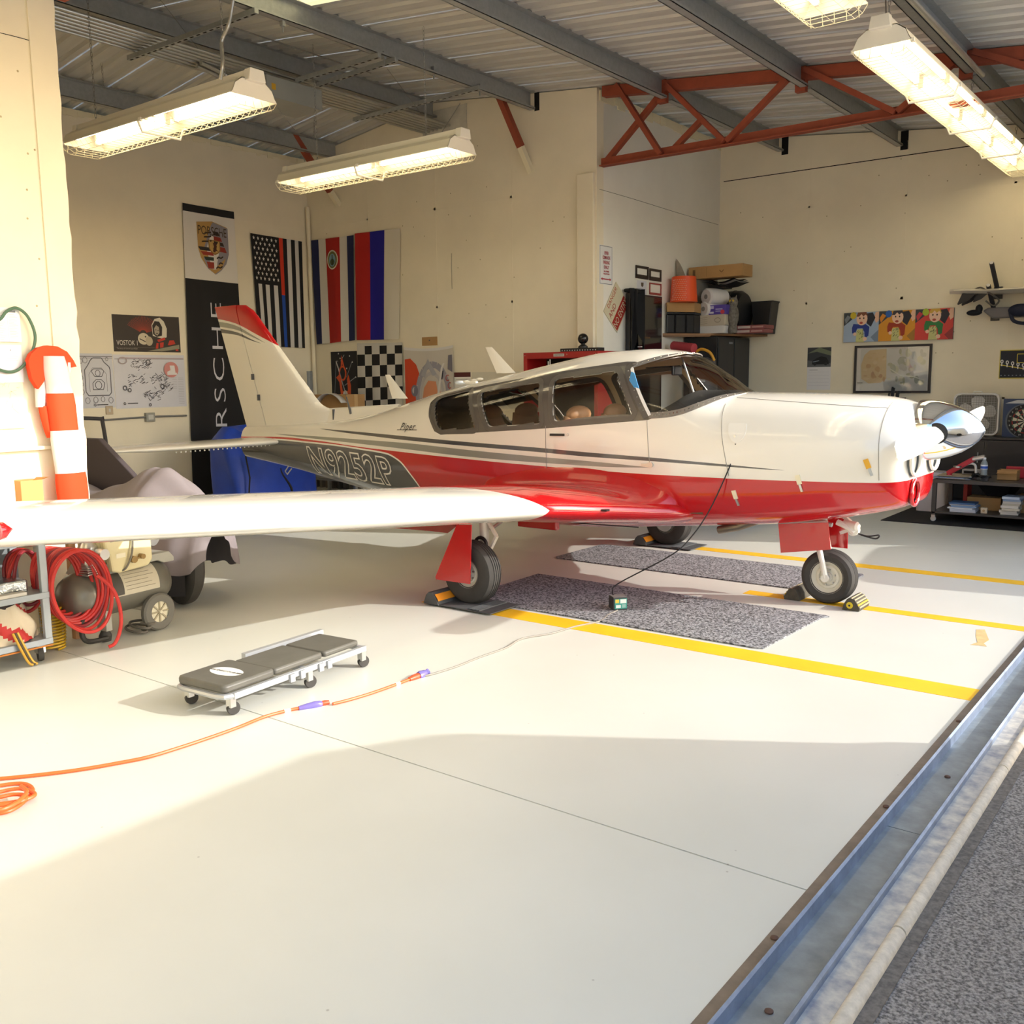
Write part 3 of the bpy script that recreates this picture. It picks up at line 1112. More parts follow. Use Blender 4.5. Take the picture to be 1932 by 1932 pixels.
# cowl access door, latches, door handle, hinge
def decal(poly, name, m, s=-1, off=.003, parent=AP, step=.02):
    pr = resample(poly, step)
    cx = sum(p[0] for p in pr)/len(pr)
    cz = sum(p[1] for p in pr)/len(pr)
    n = len(pr)
    vs = [surf(*p, s, off) for p in pr]+[surf(*p, s, -.004) for p in pr]+[surf(cx, cz, s, off)]
    vs += [surf(cx+(p[0]-cx)*.5, cz+(p[1]-cz)*.5, s, off) for p in pr]
    fs = [(i, (i+1) % n, 2*n+1+(i+1) % n, 2*n+1+i) for i in range(n)]+[(2*n, 2*n+1+i, 2*n+1+(i+1) % n) for i in range(n)]
    fs += [(i, (i+1) % n, n+(i+1) % n, n+i) for i in range(n)]
    return MB().add(vs, fs).build(name, m, parent)
acc = rounded([(-.557, 1.222), (-.432, 1.222), (-.428, 1.15), (-.455, 1.105), (-.485, 1.092), (-.515, 1.105), (-.545, 1.15)], .02)
ad = decal(acc, 'access_door', mat('access_white', '#f1eee5', .2, coat=.5))
MB().lathe([(.010, 0), (.008, .006)], surf(-.497, 1.137, -1), (0, -1, 0), 12).build('latch_button', M_ALU, ad)
def cowl_latch(x0, z0, x1, z1, m):
    dx, dz = x1-x0, z1-z0
    L = math.hypot(dx, dz)
    nx, nz = -dz/L*.014, dx/L*.014
    k = .55
    o = decal([(x0-nx, z0-nz), (x0+nx, z0+nz), (x0+dx*k+nx, z0+dz*k+nz), (x0+dx*k-nx, z0+dz*k-nz)], 'cowl_latch', m, off=.008)
    decal([(x0+dx*k-nx*.5, z0+dz*k-nz*.5), (x0+dx*k+nx*.5, z0+dz*k+nz*.5), (x1+nx*.5, z1+nz*.5), (x1-nx*.5, z1-nz*.5)], 'latch_tongue', M_ALU, off=.010, parent=o)
M_LATCH = mat('latch_cream', '#e9dfc0', .4)
cowl_latch(-.500, .785, -.478, .682, M_LATCH)
cowl_latch(-.084, .905, -.056, .800, M_LATCH)
cowl_latch(.312, 1.016, .351, .917, mat('latch_yellow', '#e0a92c', .4))
hd = decal([(-1.925, 1.121), (-1.80, 1.123), (-1.80, 1.106), (-1.925, 1.104)], 'door_handle', M_BLACK, off=.012)
MB().lathe([(.011, 0), (.009, .006)], surf(-1.772, 1.116, -1), (0, -1, 0), 12).build('door_lock', M_ALU, AP)
hg = MB().box(-.06, .03, -.012, .0, -.008, .008)
hg.lathe([(.02, -.014), (.018, 0)], (.01, 0, 0), (0, 1, 0), 14)
hg.build('door_hinge', M_ALU, AP, M=Matrix.Translation(surf(-1.10, .928, -1)))

# lettering on the skin: flat letter meshes cut fine and wrapped on the side
def wrap_text(txt, size, m, cx, cz, du, dv, s=-1, off=.004, name='lettering', parent=AP, **k):
    me = text_mesh(txt, size, **k)
    bm = bmesh.new()
    bm.from_mesh(me)
    xs_ = [v.co.x for v in bm.verts]
    ys_ = [v.co.y for v in bm.verts]
    y = min(ys_)
    while y < max(ys_):
        bmesh.ops.bisect_plane(bm, geom=bm.verts[:]+bm.edges[:]+bm.faces[:], plane_co=(0, y, 0), plane_no=(0, 1, 0))
        y += .018
    bm.to_mesh(me)
    bm.free()
    for v in me.vertices:
        a, b_ = v.co.x, v.co.y
        v.co = surf(cx+a*du[0]+b_*dv[0], cz+a*du[1]+b_*dv[1], s, off)
    me.materials.clear()
    me.materials.append(m)
    o = D.objects.new(name, me)
    COL.objects.link(o)
    o.parent = parent
    return o
M_LETW = mat('letter_white', '#efece2', .3, coat=.3)
RU, RV = (.995, -.035), (-.30, .93)
wrap_text('N9252P', .37, M_LETW, -4.335, .742, RU, RV, off=.0035, offset=.015, sx=.98, spacing=1.08, name='registration_outline')
wrap_text('N9252P', .37, M_ADARK, -4.335, .742, RU, RV, off=.0060, offset=.001, sx=.98, spacing=1.08, name='registration')
wrap_text('Piper', .085, M_BLACK, -3.50, 1.130, (1, .03), (0, 1), off=.004, shear=.25, spacing=1.15, name='maker_script')
decal([(-3.64, 1.103), (-3.37, 1.111), (-3.37, 1.106), (-3.64, 1.098)], 'script_underline', M_BLACK, off=.003)

# ---- fin, rudder and dorsal fillet
M_FIN = livery('fin_livery', (('cap', RED), ('g1 g1b', GREY), ('g2 g2b', DARK)), WHITE)
f_red = tab([(-6.75, 2.19), (-6.619, 2.18), (-6.308, 2.126), (-5.929, 1.991), (-5.606, 1.852), (-5.4, 1.74)])
f_g1t = tab([(-6.7, 2.16), (-6.587, 2.151), (-6.31, 2.105), (-5.992, 1.985), (-5.809, 1.905)])
f_g1b = tab([(-6.7, 2.11), (-6.558, 2.096), (-6.291, 2.058), (-5.994, 1.967), (-5.809, 1.905)])
f_g2t = tab([(-6.7, 2.09), (-6.56, 2.075), (-6.272, 2.03), (-5.997, 1.94), (-5.86, 1.900)])
f_g2b = tab([(-6.7, 2.045), (-6.541, 2.033), (-6.274, 2.001), (-6.039, 1.940), (-5.86, 1.900)])
le_z = tab([(-6.15, 2.30), (-6.076, 2.28), (-6.02, 2.235), (-5.636, 1.858), (-5.187, 1.418), (-5.096, 1.329), (-5.04, 1.292), (-4.967, 1.264), (-4.873, 1.256), (-4.5, 1.275), (-4.126, 1.303), (-4.0, 1.305)])
_lez = []
for i in range(200):
    x = -6.15+i*(1.28/199)
    _lez.append((le_z(x), x))
def le_x(z):
    best = -6.15
    for zz_, x in _lez:
        if zz_ >= z:
            best = x
    return best
def te_x(z):
    return -6.686+(2.32-z)*.352
def fin_part(name, fa, fb, m):
    """a slab between fractions of the chord, thick at 30 percent"""
    zs = [1.0+i*.0222 for i in range(60)]
    N = 14
    vs, fs = [], []
    for sgn in (-1, 1):
        for z in zs:
            top = max(0., (z-2.18)/.14)
            for k in range(N+1):
                a, b_ = fa(z), fb(z)
                t = k/N
                x = b_+(a-b_)*t
                c = (x-te_x(z))/(le_x(z)-te_x(z))
                c = min(1, max(0, 1-c))
                th = .055*5*(.2969*math.sqrt(c)-.126*c-.3516*c*c+.2843*c**3-.1036*c**4)*(1.1-.35*(z-1)/1.3)*2*math.sqrt(max(0, 1-top**2))+.0015
                vs.append((x, sgn*th, z-.045*max(0, (x+6.3))*(1 if z > 2.25 else 0)))
    R_ = (N+1)*len(zs)
    for q in (0, 1):
        for i in range(len(zs)-1):
            for k in range(N):
                a = q*R_+i*(N+1)+k
                fs.append((a, a+1, a+N+2, a+N+1))
    for i in range(len(zs)-1):
        for k in (0, N):
            a = i*(N+1)+k
            fs.append((a, a+N+1, R_+a+N+1, R_+a))
    for k in range(N):
        for i in (0, len(zs)-1):
            a = i*(N+1)+k
            fs.append((a, a+1, R_+a+1, R_+a))
    mb = MB().add(vs, fs)
    o = mb.build(name, m, AP, angle=50)
    me = o.data
    for nme, fn in (('cap', lambda x, z: z-f_red(x)), ('g1', lambda x, z: f_g1t(x)-z), ('g1b', lambda x, z: z-f_g1b(x)-max(0, x+5.82)), ('g2', lambda x, z: f_g2t(x)-z), ('g2b', lambda x, z: z-f_g2b(x)-max(0, x+5.87))):
        set_attr(me, nme, [fn(v.co.x, v.co.z) for v in me.vertices])
    return o
hinge = lambda z: -6.176+(1.986-z)*.3265
fin_part('rudder', lambda z: hinge(z)-.006, te_x, M_FIN)
fin_part('fin', le_x, lambda z: hinge(z)+.006, M_FIN)
# dorsal strip from the fin root forward along the spine
vs, fs = [], []
n = 24
for i in range(n+1):
    x = -5.0+i*(1.0/n)
    h = 1.256+(.05)*(i/n)
    w = .035
    zb_ = zt(x)-.03
    for y, z in ((-w*1.3, zb_), (-w*.5, max(zb_, h-.01)), (0, max(zb_, h)), (w*.5, max(zb_, h-.01)), (w*1.3, zb_)):
        vs.append((x, y, z))
for i in range(n):
    for k in range(4):
        a = i*5+k
        fs.append((a, a+1, a+6, a+5))
MB().add(vs, fs).build('dorsal_fillet', M_AWHITE, AP)
for p in ((-6.03, 1.57), (-5.95, 1.36)):
    MB().box(p[0]-.006, p[0]+.006, -.07, -.04, p[1]-.03, p[1]+.03).build('rudder_hinge', M_ADARK, AP, smooth=False)

# ---- wings
def foil(c, t):
    return 5*t*(.2969*math.sqrt(c)-.126*c-.3516*c*c+.2843*c**3-.1015*c**4)
WST = [(.34, -.80, 2.20, .585, .12), (.52, -.86, 2.14, .60, .125), (.70, -.98, 2.02, .618, .13), (.90, -1.11, 1.88, .640, .14), (1.10, -1.215, 1.77, .660, .15), (1.30, -1.29, 1.69, .685, .155), (1.45, -1.325, 1.645, .700, .155),
       (2.0, -1.335, 1.575, .748, .152), (2.6, -1.345, 1.50, .800, .15), (3.2, -1.355, 1.42, .853, .148), (4.0, -1.37, 1.32, .923, .145), (4.8, -1.385, 1.22, .993, .14), (5.05, -1.42, 1.15, 1.015, .13), (5.22, -1.50, 1.0, 1.03, .10), (5.30, -1.62, .78, 1.037, .05)]
wf = [tab([(w[0], w[i]) for w in WST]) for i in range(1, 5)]
def wing_pt(s, y, c, up):
    le, ch, z, t = (f(y) for f in wf)
    h = foil(c, t)*ch
    inc = math.radians(2)
    cam_ = .014*math.sin(PI*c)*ch
    x = le-c*ch
    zz_ = z+cam_+(h if up else -h*.82)-c*ch*math.sin(inc)
    return (x, s*y, zz_)
CUT = .79
cs = [0, .0015, .006, .014, .026, .042, .065, .1, .15, .2, .27, .35, .45, .55, .65, .73, CUT]
M_WING = livery('wing_livery', (('red', RED),), '#efece3')
def wing(s):
    ys = [.34+i*.03 for i in range(40)]+[1.55+.1*i for i in range(35)]+[5.05, 5.12, 5.18, 5.22, 5.26, 5.30]
    loop = [(c, True) for c in reversed(cs)]+[(c, False) for c in cs[1:]]
    n = len(loop)
    vs, red = [], []
    for y in ys:
        for c, up in loop:
            p = wing_pt(s, y, c, up)
            vs.append(p)
            d = c*wf[1](y)
            if up:
                edge_ = 1.43+1.05*math.sqrt(max(0, d))*.55
            else:
                edge_ = 1.43+.18*math.sqrt(max(0, d))+.28*d
            red.append(edge_-y)
    fs = []
    for i in range(len(ys)-1):
        for k in range(n):
            fs.append((i*n+k, i*n+(k+1) % n, (i+1)*n+(k+1) % n, (i+1)*n+k))
    fs.append(tuple(range((len(ys)-1)*n, len(ys)*n)))
    o = MB().add(vs, fs).build('wing', M_WING, AP, angle=40)
    set_attr(o.data, 'red', red)
    # control surfaces behind the cut
    def ctrl(name, y0, y1, droop, m):
        vs, fs = [], []
        N = 12
        for i in range(N+1):
            y = y0+(y1-y0)*i/N
            le, ch = wf[0](y), wf[1](y)
            a = Vector(wing_pt(s, y, CUT+.012, True))
            b_ = Vector(wing_pt(s, y, CUT+.012, False))
            e = Vector(wing_pt(s, y, 1, True))
            hy = (a+b_)/2
            rot = Matrix.Rotation(-droop, 3, 'Y')
            q = [hy+rot @ (p-hy) for p in (a, e+Vector((0, 0, .003)), e-Vector((0, 0, .003)), b_, hy+Vector((.02, 0, -.004)))]
            vs += q
        for i in range(N):
            for k in range(5):
                fs.append((i*5+k, i*5+(k+1) % 5, (i+1)*5+(k+1) % 5, (i+1)*5+k))
        fs += [tuple(range(5)), tuple(range(N*5, N*5+5))]
        o = MB().add(vs, fs).build(name, m, AP, angle=30)
        return o
    fl_ = ctrl('flap', .62, 3.06, math.radians(36), M_FLAP)
    set_attr(fl_.data, 'red', [1.84-abs(v.co.y)-(v.co.x+2.6)*.5 for v in fl_.data.vertices])
    for nme, c0, w in (('g1', 1.91, .035), ('g2', 2.01, .025)):
        set_attr(fl_.data, nme, [w+c0-abs(v.co.y)-(v.co.x+2.6)*.5 for v in fl_.data.vertices])
        set_attr(fl_.data, nme+'b', [w-c0+abs(v.co.y)+(v.co.x+2.6)*.5 for v in fl_.data.vertices])
    ctrl('aileron', 3.08, 4.82, math.radians(1), M_AWHITE)
    # hinge brackets under the trailing edge
    for y in (1.10, 2.02, 3.07):
        p = Vector(wing_pt(s, y, CUT-.02, False))
        MB().prism([(p.x+.05, p.z+.01), (p.x-.06, p.z+.01), (p.x-.05, p.z-.03), (p.x-.01, p.z-.06), (p.x+.02, p.z-.03)], 'Y', p.y-.008, p.y+.008).build('hinge_bracket', M_AWHITE, AP, smooth=False)
M_FLAP = livery('flap_livery', (('red', RED), ('g1 g1b', GREY), ('g2 g2b', DARK)), WHITE)
wing(-1)
wing(1)
# fillet between body and right/left wing root
for s in (-1, 1):
    vs, fs = [], []
    N, K = 40, 8
    for i in range(N+1):
        c = i/N
        for k in range(K+1):
            t = k/K
            y = .78-.30*t*1.0
            p = Vector(wing_pt(s, .80-.26*t, min(c, CUT), True))
            x = p.x
            zf = p.z+.17*(t**2.2)*max(0., math.sin(PI*c))**.6
            yy = side_y(x, min(zf, zt(x)-.02))
            y = .80+(max(yy-.01, .2)-.80)*t
            vs.append((x, s*y, zf))
    for i in range(N):
        for k in range(K):
            a = i*(K+1)+k
            fs.append((a, a+1, a+K+2, a+K+1))
    MB().add(vs, fs).build('wing_fillet', M_ARED, AP)
# step pad, fuel drain, pitot-like cover at the tip
MB().box(-.03, .03, -.02, .02, 0, .012).build('wing_root_vent', M_BLACK, AP, M=Matrix.Translation(Vector(wing_pt(-1, 1.02, .006, False))+Vector((.012, 0, .03))))
p = at(-4, 1002, 'X', -1.34)
MB().lathe([(.034, 0), (.03, .02), (.003, .05)], p, (0, 1, 0), 12).build('lamp_cover', M_ARED, AP)

# ---- stabilator
def stab(s):
    ys = [0, .08, .2, .5, 1.0, 1.5, 1.78, 1.86, 1.9]
    cc = [0, .004, .015, .04, .08, .15, .3, .5, .75, 1.]
    loop = [(c, 1) for c in reversed(cc)]+[(c, -1) for c in cc[1:-1]]
    n = len(loop)
    vs, fs = [], []
    for y in ys:
        tip = max(0, (y-1.5)/.4)
        le = -5.47-.10*y/1.9-.12*tip**3
        ch = .93-.20*y/1.9-.2*tip**3
        th = .085*(1-.6*tip**3)
        for c, u in loop:
            vs.append((le-c*ch, s*y, .925+.012*y/1.9+u*foil(c, th)*ch))
    for i in range(len(ys)-1):
        for k in range(n):
            fs.append((i*n+k, i*n+(k+1) % n, (i+1)*n+(k+1) % n, (i+1)*n+k))
    fs.append(tuple(range((len(ys)-1)*n, len(ys)*n)))
    MB().add(vs, fs).build('stabilator', mat('stab_white', '#eae6db', .2, coat=.5), AP, angle=40)
stab(-1)
stab(1)
# rivet/edge beads on the right tailplane's underside
mb = MB()
for i in range(22):
    mb.sphere((-5.60, -.22-i*.05, .893), .008, 6, 4)
mb.build('rivet_row', M_AWHITE, AP)
MB().tube([(-5.45, -.1, .70), (-5.50, -.12, .63), (-5.47, -.12, .60), (-5.40, -.12, .66)], .006, 6).build('tie_down_hook', M_ALU, AP)

# ---- antennas
def blade_ant(b, t, c0, c1, y=0):
    b, t = Vector(b), Vector(t)
    mb = MB()
    mb.hexa([(b.x-c0, y, b.z), (b.x, y-.012, b.z), (b.x+c0, y, b.z), (b.x, y+.012, b.z), (t.x-c1, y, t.z), (t.x, y-.005, t.z), (t.x+c1, y, t.z), (t.x, y+.005, t.z)])
    mb.build('blade_antenna', M_AWHITE, AP)
a0, a1 = at(955, 704, 'Y', 0), at(922, 655, 'Y', 0)
blade_ant(a0, a1, .10, .035)
a0, a1 = at(755, 752, 'Y', .12), at(731, 707, 'Y', .12)
blade_ant(a0, a1, .10, .03, .12)
w0, w1 = at(662, 781, 'Y', -.03), at(638, 690, 'Y', -.03)
MB().tube([w0, w0.lerp(w1, .35)], [.012, .006], 8).tube([w0.lerp(w1, .35), w1], .0022, 6).build('whip_antenna', M_ADARK, AP)
MB().sphere(at(868, 722, 'Y', -.05), .035, 10, 6, (1.6, 1, .5)).build('beacon_light', mat('beacon', '#dfe7f0', .2), AP)
mb = MB()
for q in ((880, 720), (895, 717), (905, 715)):
    mb.sphere(at(*q, 'Y', -.08), .02, 8, 5, (2, 1, .6))
mb.build('roof_vent', M_AWHITE, AP)
mb = MB().box(-.09, .09, -.016, .016, -.005, .02)
mb.build('antenna_base', M_AWHITE, AP, M=Matrix.Translation(at(885, 724, 'Y', -.02)), bev=.006)
MB().box(.0, .012, -.02, .02, -.05, .05).build('fin_gap_cover', M_ADARK, AP, M=Matrix.Translation((-4.86, -.02, 1.2)), smooth=False)

# ---- spinner and propeller
PX, PZ = .65, 1.175
pr = [(.188, .505), (.19, .53), (.187, .57), (.176, .63), (.158, .69), (.132, .75), (.098, .80), (.058, .845), (.022, .868), (.002, .875)]
sp = MB().lathe(pr, (0, 0, PZ), (1, 0, 0), 48).build('spinner', M_CHROME, AP, angle=80)
def blade(ang):
    vs, fs = [], []
    st = [(.10, .042, .05, 30), (.18, .048, .042, 28), (.28, .056, .034, 24), (.42, .064, .026, 20), (.6, .069, .02, 16), (.78, .070, .016, 14), (.92, .066, .012, 12), (.99, .054, .009, 12), (1.03, .028, .006, 12)]
    n = 14
    for r, hw, th, tw in st:
        a = math.radians(tw)
        for k in range(n):
            t = 2*PI*k/n
            u, v = hw*math.cos(t), th*.5*math.sin(t)*(1.2-.4*math.cos(t))
            # chord lies in the plane spanned by axis (x) and tangential (z)
            vs.append((-u*math.sin(a)+v*math.cos(a), -r, u*math.cos(a)+v*math.sin(a)))
    for i in range(len(st)-1):
        for k in range(n):
            fs.append((i*n+k, i*n+(k+1) % n, (i+1)*n+(k+1) % n, (i+1)*n+k))
    fs.append(tuple(range((len(st)-1)*n, len(st)*n)))
    o = MB().add(vs, fs).build('propeller_blade', mat('prop_paint', '#e9e6d8', .35, coat=.3), AP, M=Matrix.Translation((PX, 0, PZ)) @ Matrix.Rotation(ang, 4, 'X'), angle=50)
    o2 = MB().lathe([(.062, 0), (.064, .012), (.05, .016)], (0, -.158, 0), (0, -1, 0), 24).build('blade_cuff', M_BLACK, AP, M=Matrix.Translation((PX-.01, 0, PZ)) @ Matrix.Rotation(ang, 4, 'X') @ Matrix.Translation((0, .0, 0)))
    return o
b1 = blade(math.radians(3.5))
blade(math.radians(183.5))
# nose bowl openings: dark ducts with rounded lips, landing light below
for s in (-1, 1):
    c = Vector((.528, s*.215, 1.0))
    MB().lathe([(.002, -.03), (.098, -.03), (.098, .012)], c, (1, 0, 0), 28, cap=False).build('inlet_duct', mat('duct_grey', '#5d6468', .6), AP)
    MB().tube(arc(c+Vector((.014, 0, 0)), 0.102, 0, 2*PI, 28, (0, 1, 0), (0, 0, .85))[:-1], .011, 10, closed=True).build('inlet_lip', M_AWHITE, AP)
c = Vector((.522, -.17, .80))
MB().lathe([(.002, -.05), (.07, -.04), (.072, .01)], c, (1, -.12, -.1), 28, cap=False).build('lamp_recess', mat('recess_black', '#1d1a1b', .7), AP)
MB().tube(arc(c+Vector((.010, 0, 0)), .078, 0, 2*PI, 28, (0, 1, 0), (0, 0, 1))[:-1], .012, 10, closed=True).build('lamp_ring', M_ARED, AP)
MB().lathe([(.002, .01), (.05, .003), (.055, -.01)], c+Vector((-.01, .01, 0)), (1, 0, 0), 24).build('landing_light', mat('lamp_glass', '#d9dde0', .1, metal=.3), AP)

# ---- undercarriage
def wheel(c, R_, W_, rim, hub, parent, side):
    c = Vector(c)
    h = W_/2
    prof = [(rim, -h*.8), (rim+.02, -h*.92), (R_*.82, -h), (R_*.93, -h*.86), (R_*.985, -h*.55)]
    for g in (-.42, -.14, .14, .42):
        prof += [(R_, h*(g-.06)), (R_-.006, h*(g-.03)), (R_-.006, h*(g+.03)), (R_, h*(g+.06))]
    prof += [(R_*.985, h*.55), (R_*.93, h*.86), (R_*.82, h), (rim+.02, h*.92), (rim, h*.8)]
    t = MB().lathe(prof, c, (0, 1, 0), 48, cap=False).build('tyre', M_TYRE, parent, angle=30)
    hp = [(.012, h*.6), (.03, h*.62), (.034, h*.45), (.055, h*.40), (.06, h*.62), (rim*.72, h*.58), (rim*.78, h*.42), (rim*.95, h*.62), (rim+.008, h*.86), (rim+.004, h*.6)]
    for s in (-1, 1):
        hb = MB().lathe([(r, s*z) for r, z in hp], c, (0, 1, 0), 36, cap=False).build('wheel_rim', hub, parent)
        mb = MB()
        for k in range(6):
            a = 2*PI*k/6+.3
            mb.lathe([(.007, s*h*.5), (.006, s*h*.68)], c+Vector((math.cos(a)*rim*.5, 0, math.sin(a)*rim*.5)), (0, 1, 0), 8)
        mb.build('rim_bolts', M_ALU, hb)
        MB().lathe([(.002, s*h*.72), (.016, s*h*.70), (.018, s*h*.5)], c, (0, 1, 0), 14).build('axle_nut', M_ALU, hb)
    return t
M_RIM = mat('rim_cream', '#ddd8c6', .4)
NR = .182
wheel((-.035, 0, NR), NR, .135, .105, M_RIM, AP, -1)
MR = .217
for s in (-1, 1):
    wheel((-2.0, s*1.39, MR+.004), MR, .15, .095, M_RIM, AP, s)
M_GEAR = mat('gear_white', '#e4e1d6', .35, coat=.3)
# nose leg: fork arms, column, scissor link, drag brace, steering arm
mb = MB()
for s in (-1, 1):
    mb.tube([(-.035, s*.082, NR), (-.055, s*.085, NR+.10), (-.085, s*.083, NR+.20), (-.085, s*.06, NR+.245), (-.085, 0, NR+.26)], [.02, .018, .02, .022, .024], 10)
    mb.lathe([(.026, -.012), (.026, .012)], (-.035, s*.088, NR), (0, 1, 0), 14)
mb.build('nose_fork', M_GEAR, AP)
MB().tube([(-.085, 0, NR+.24), (-.095, 0, .62)], [.028, .032], 12).build('nose_strut', M_ALU, AP)
mb = MB().bar((.03, 0, NR+.30), (.13, 0, NR+.345), .035, .022).bar((.13, 0, NR+.345), (.0, 0, NR+.45), .035, .022)
mb.lathe([(.036, -.022), (.036, .022)], (.115, 0, NR+.325), (0, 1, 0), 18).lathe([(.02, -.028), (.02, .028)], (.115, 0, NR+.325), (0, 1, 0), 12)
mb.build('scissor_link', M_GEAR, AP)
MB().tube([(-.05, .06, .52), (-.55, .1, .60)], .016, 8).build('drag_brace', M_ALU, AP)
MB().tube([(.02, -.05, .56), (.10, -.05, .53), (.13, -.04, .5)], .02, 8).lathe([(.028, -.05), (.03, .04), (.018, .055)], (.11, -.04, .545), (1, -.2, -.1), 14).build('steering_arm', M_GEAR, AP)
MB().tube(spline([(.10, .0, .5), (.2, 0, .475), (.27, .02, .485), (.25, .02, .46), (.16, 0, .48)], 6), .005, 6).build('tow_loop', M_BLACK, AP)
# nose gear doors
d0, d1, d2, d3 = at(1468, 985, 'Y', -.2), at(1562, 982, 'Y', -.2), at(1567, 1037, 'Y', -.2), at(1473, 1043, 'Y', -.2)
mb = MB()
mb.hexa([d3, d2, d2+Vector((0, .006, 0)), d3+Vector((0, .006, 0)), d0, d1, d1+Vector((0, .006, 0)), d0+Vector((0, .006, 0))])
mb.build('nose_gear_door', M_ARED, AP, smooth=False)
MB().box(d0.x, d1.x, .2, .206, d3.z, d0.z).build('nose_gear_door', M_ARED, AP, smooth=False)
MB().tube([d0+Vector((.0, -.002, -.006)), d1+Vector((0, -.002, -.006))], .006, 8).build('door_piano_hinge', M_ALU, AP)
mb = MB().box(-.62, -.05, -.17, .17, .60, .61)
mb.build('gear_bay', mat('bay_dark', '#5e5850', .8), AP, smooth=False)
MB().tube([(-.75, -.2, .46), (-.6, -.22, .50), (-.4, -.2, .58)], [.028, .03, .03], 12).build('exhaust_pipe', mat('exhaust_steel', '#877f72', .4, metal=.8), AP)
# main legs and doors
for s in (-1, 1):
    top = Vector((-1.97, s*1.42, .70))
    MB().tube([(-2.0, s*1.27, MR+.004), (-1.99, s*1.27, .34)], .022, 10).tube([(-1.985, s*1.27, .33), (-1.97, s*1.30, .72)], .032, 12).tube([(-2.0, s*1.27, MR+.004), (-2.0, s*1.39, MR+.004)], .02, 10).build('main_strut', M_GEAR, AP)
    MB().bar((-1.94, s*1.27, .36), (-1.88, s*1.27, .46), .03, .016).bar((-1.88, s*1.27, .46), (-1.95, s*1.29, .58), .03, .016).build('scissor_link', M_GEAR, AP)
    MB().tube([(-1.93, s*1.28, .50), (-1.85, s*1.05, .63)], .012, 8).build('side_brace', M_ALU, AP)
    MB().tube(arc((-1.98, s*1.32, .40), .05, 0, PI, 8, (1, 0, 0), (0, 0, 1)), .012, 8).build('brake_hose', M_BLACK, AP)
    MB().lathe([(.085, 0), (.09, .03), (.06, .035)], (-2.0, s*1.30, MR+.004), (0, s, 0), 24).build('brake_disc', M_ALU, AP)
yq = -1.50
q = [at(875, 990, 'Y', yq), at(890, 990, 'Y', yq), at(887, 1102, 'Y', yq), at(823, 1093, 'Y', yq), at(822, 1088, 'Y', yq), at(862, 990, 'Y', yq)]
for s in (-1, 1):
    pl = [(p.x, p.z) for p in (q[5], q[1], q[2], q[3], q[4])]
    MB().prism(pl, 'Y', s*1.497, s*1.503).build('main_gear_door', M_ARED if s < 0 else M_AWHITE, AP, smooth=False)
MB().tube([(-1.60, -1.05, .56), (-1.15, -.62, .50)], .004, 6).build('brake_line', M_BLACK, AP)
MB().box(-2.1, -1.75, -.75, -.70, .44, .52).build('step_fairing', M_ARED, AP, smooth=False, bev=.01)
# ------------------------------------------------------------------ hanging light fixtures
M_FIX = mat('fixture_enamel', '#ece8dc', .4)
M_REFL = mat('reflector_cream', '#efe9d6', .45)
M_TUBE = mat('lamp_tube', '#fff2c8', .4, emit=8., ecol='#ffefcc')
M_WIRE = mat('guard_wire', '#efe6c8', .4)
M_ROPE = mat('chain_steel', '#8d8c88', .4, metal=.8)
def stuff(o):
    o['kind'] = 'stuff'
    return o
def chain(a, b, parent):
    a, b = Vector(a), Vector(b)
    d = b-a
    n = max(3, int(d.length/.035))
    u, w = orth(d.normalized())
    mb = MB()
    for i in range(n):
        c = a+d*((i+.5)/n)
        e = u if i % 2 else w
        pts = [c+d.normalized()*(.022*math.sin(t))+e*(.009*math.cos(t)) for t in [2*PI*k/8 for k in range(8)]]
        mb.tube(pts, .0022, 4, closed=True)
    return mb.build('chain', M_ROPE, parent)
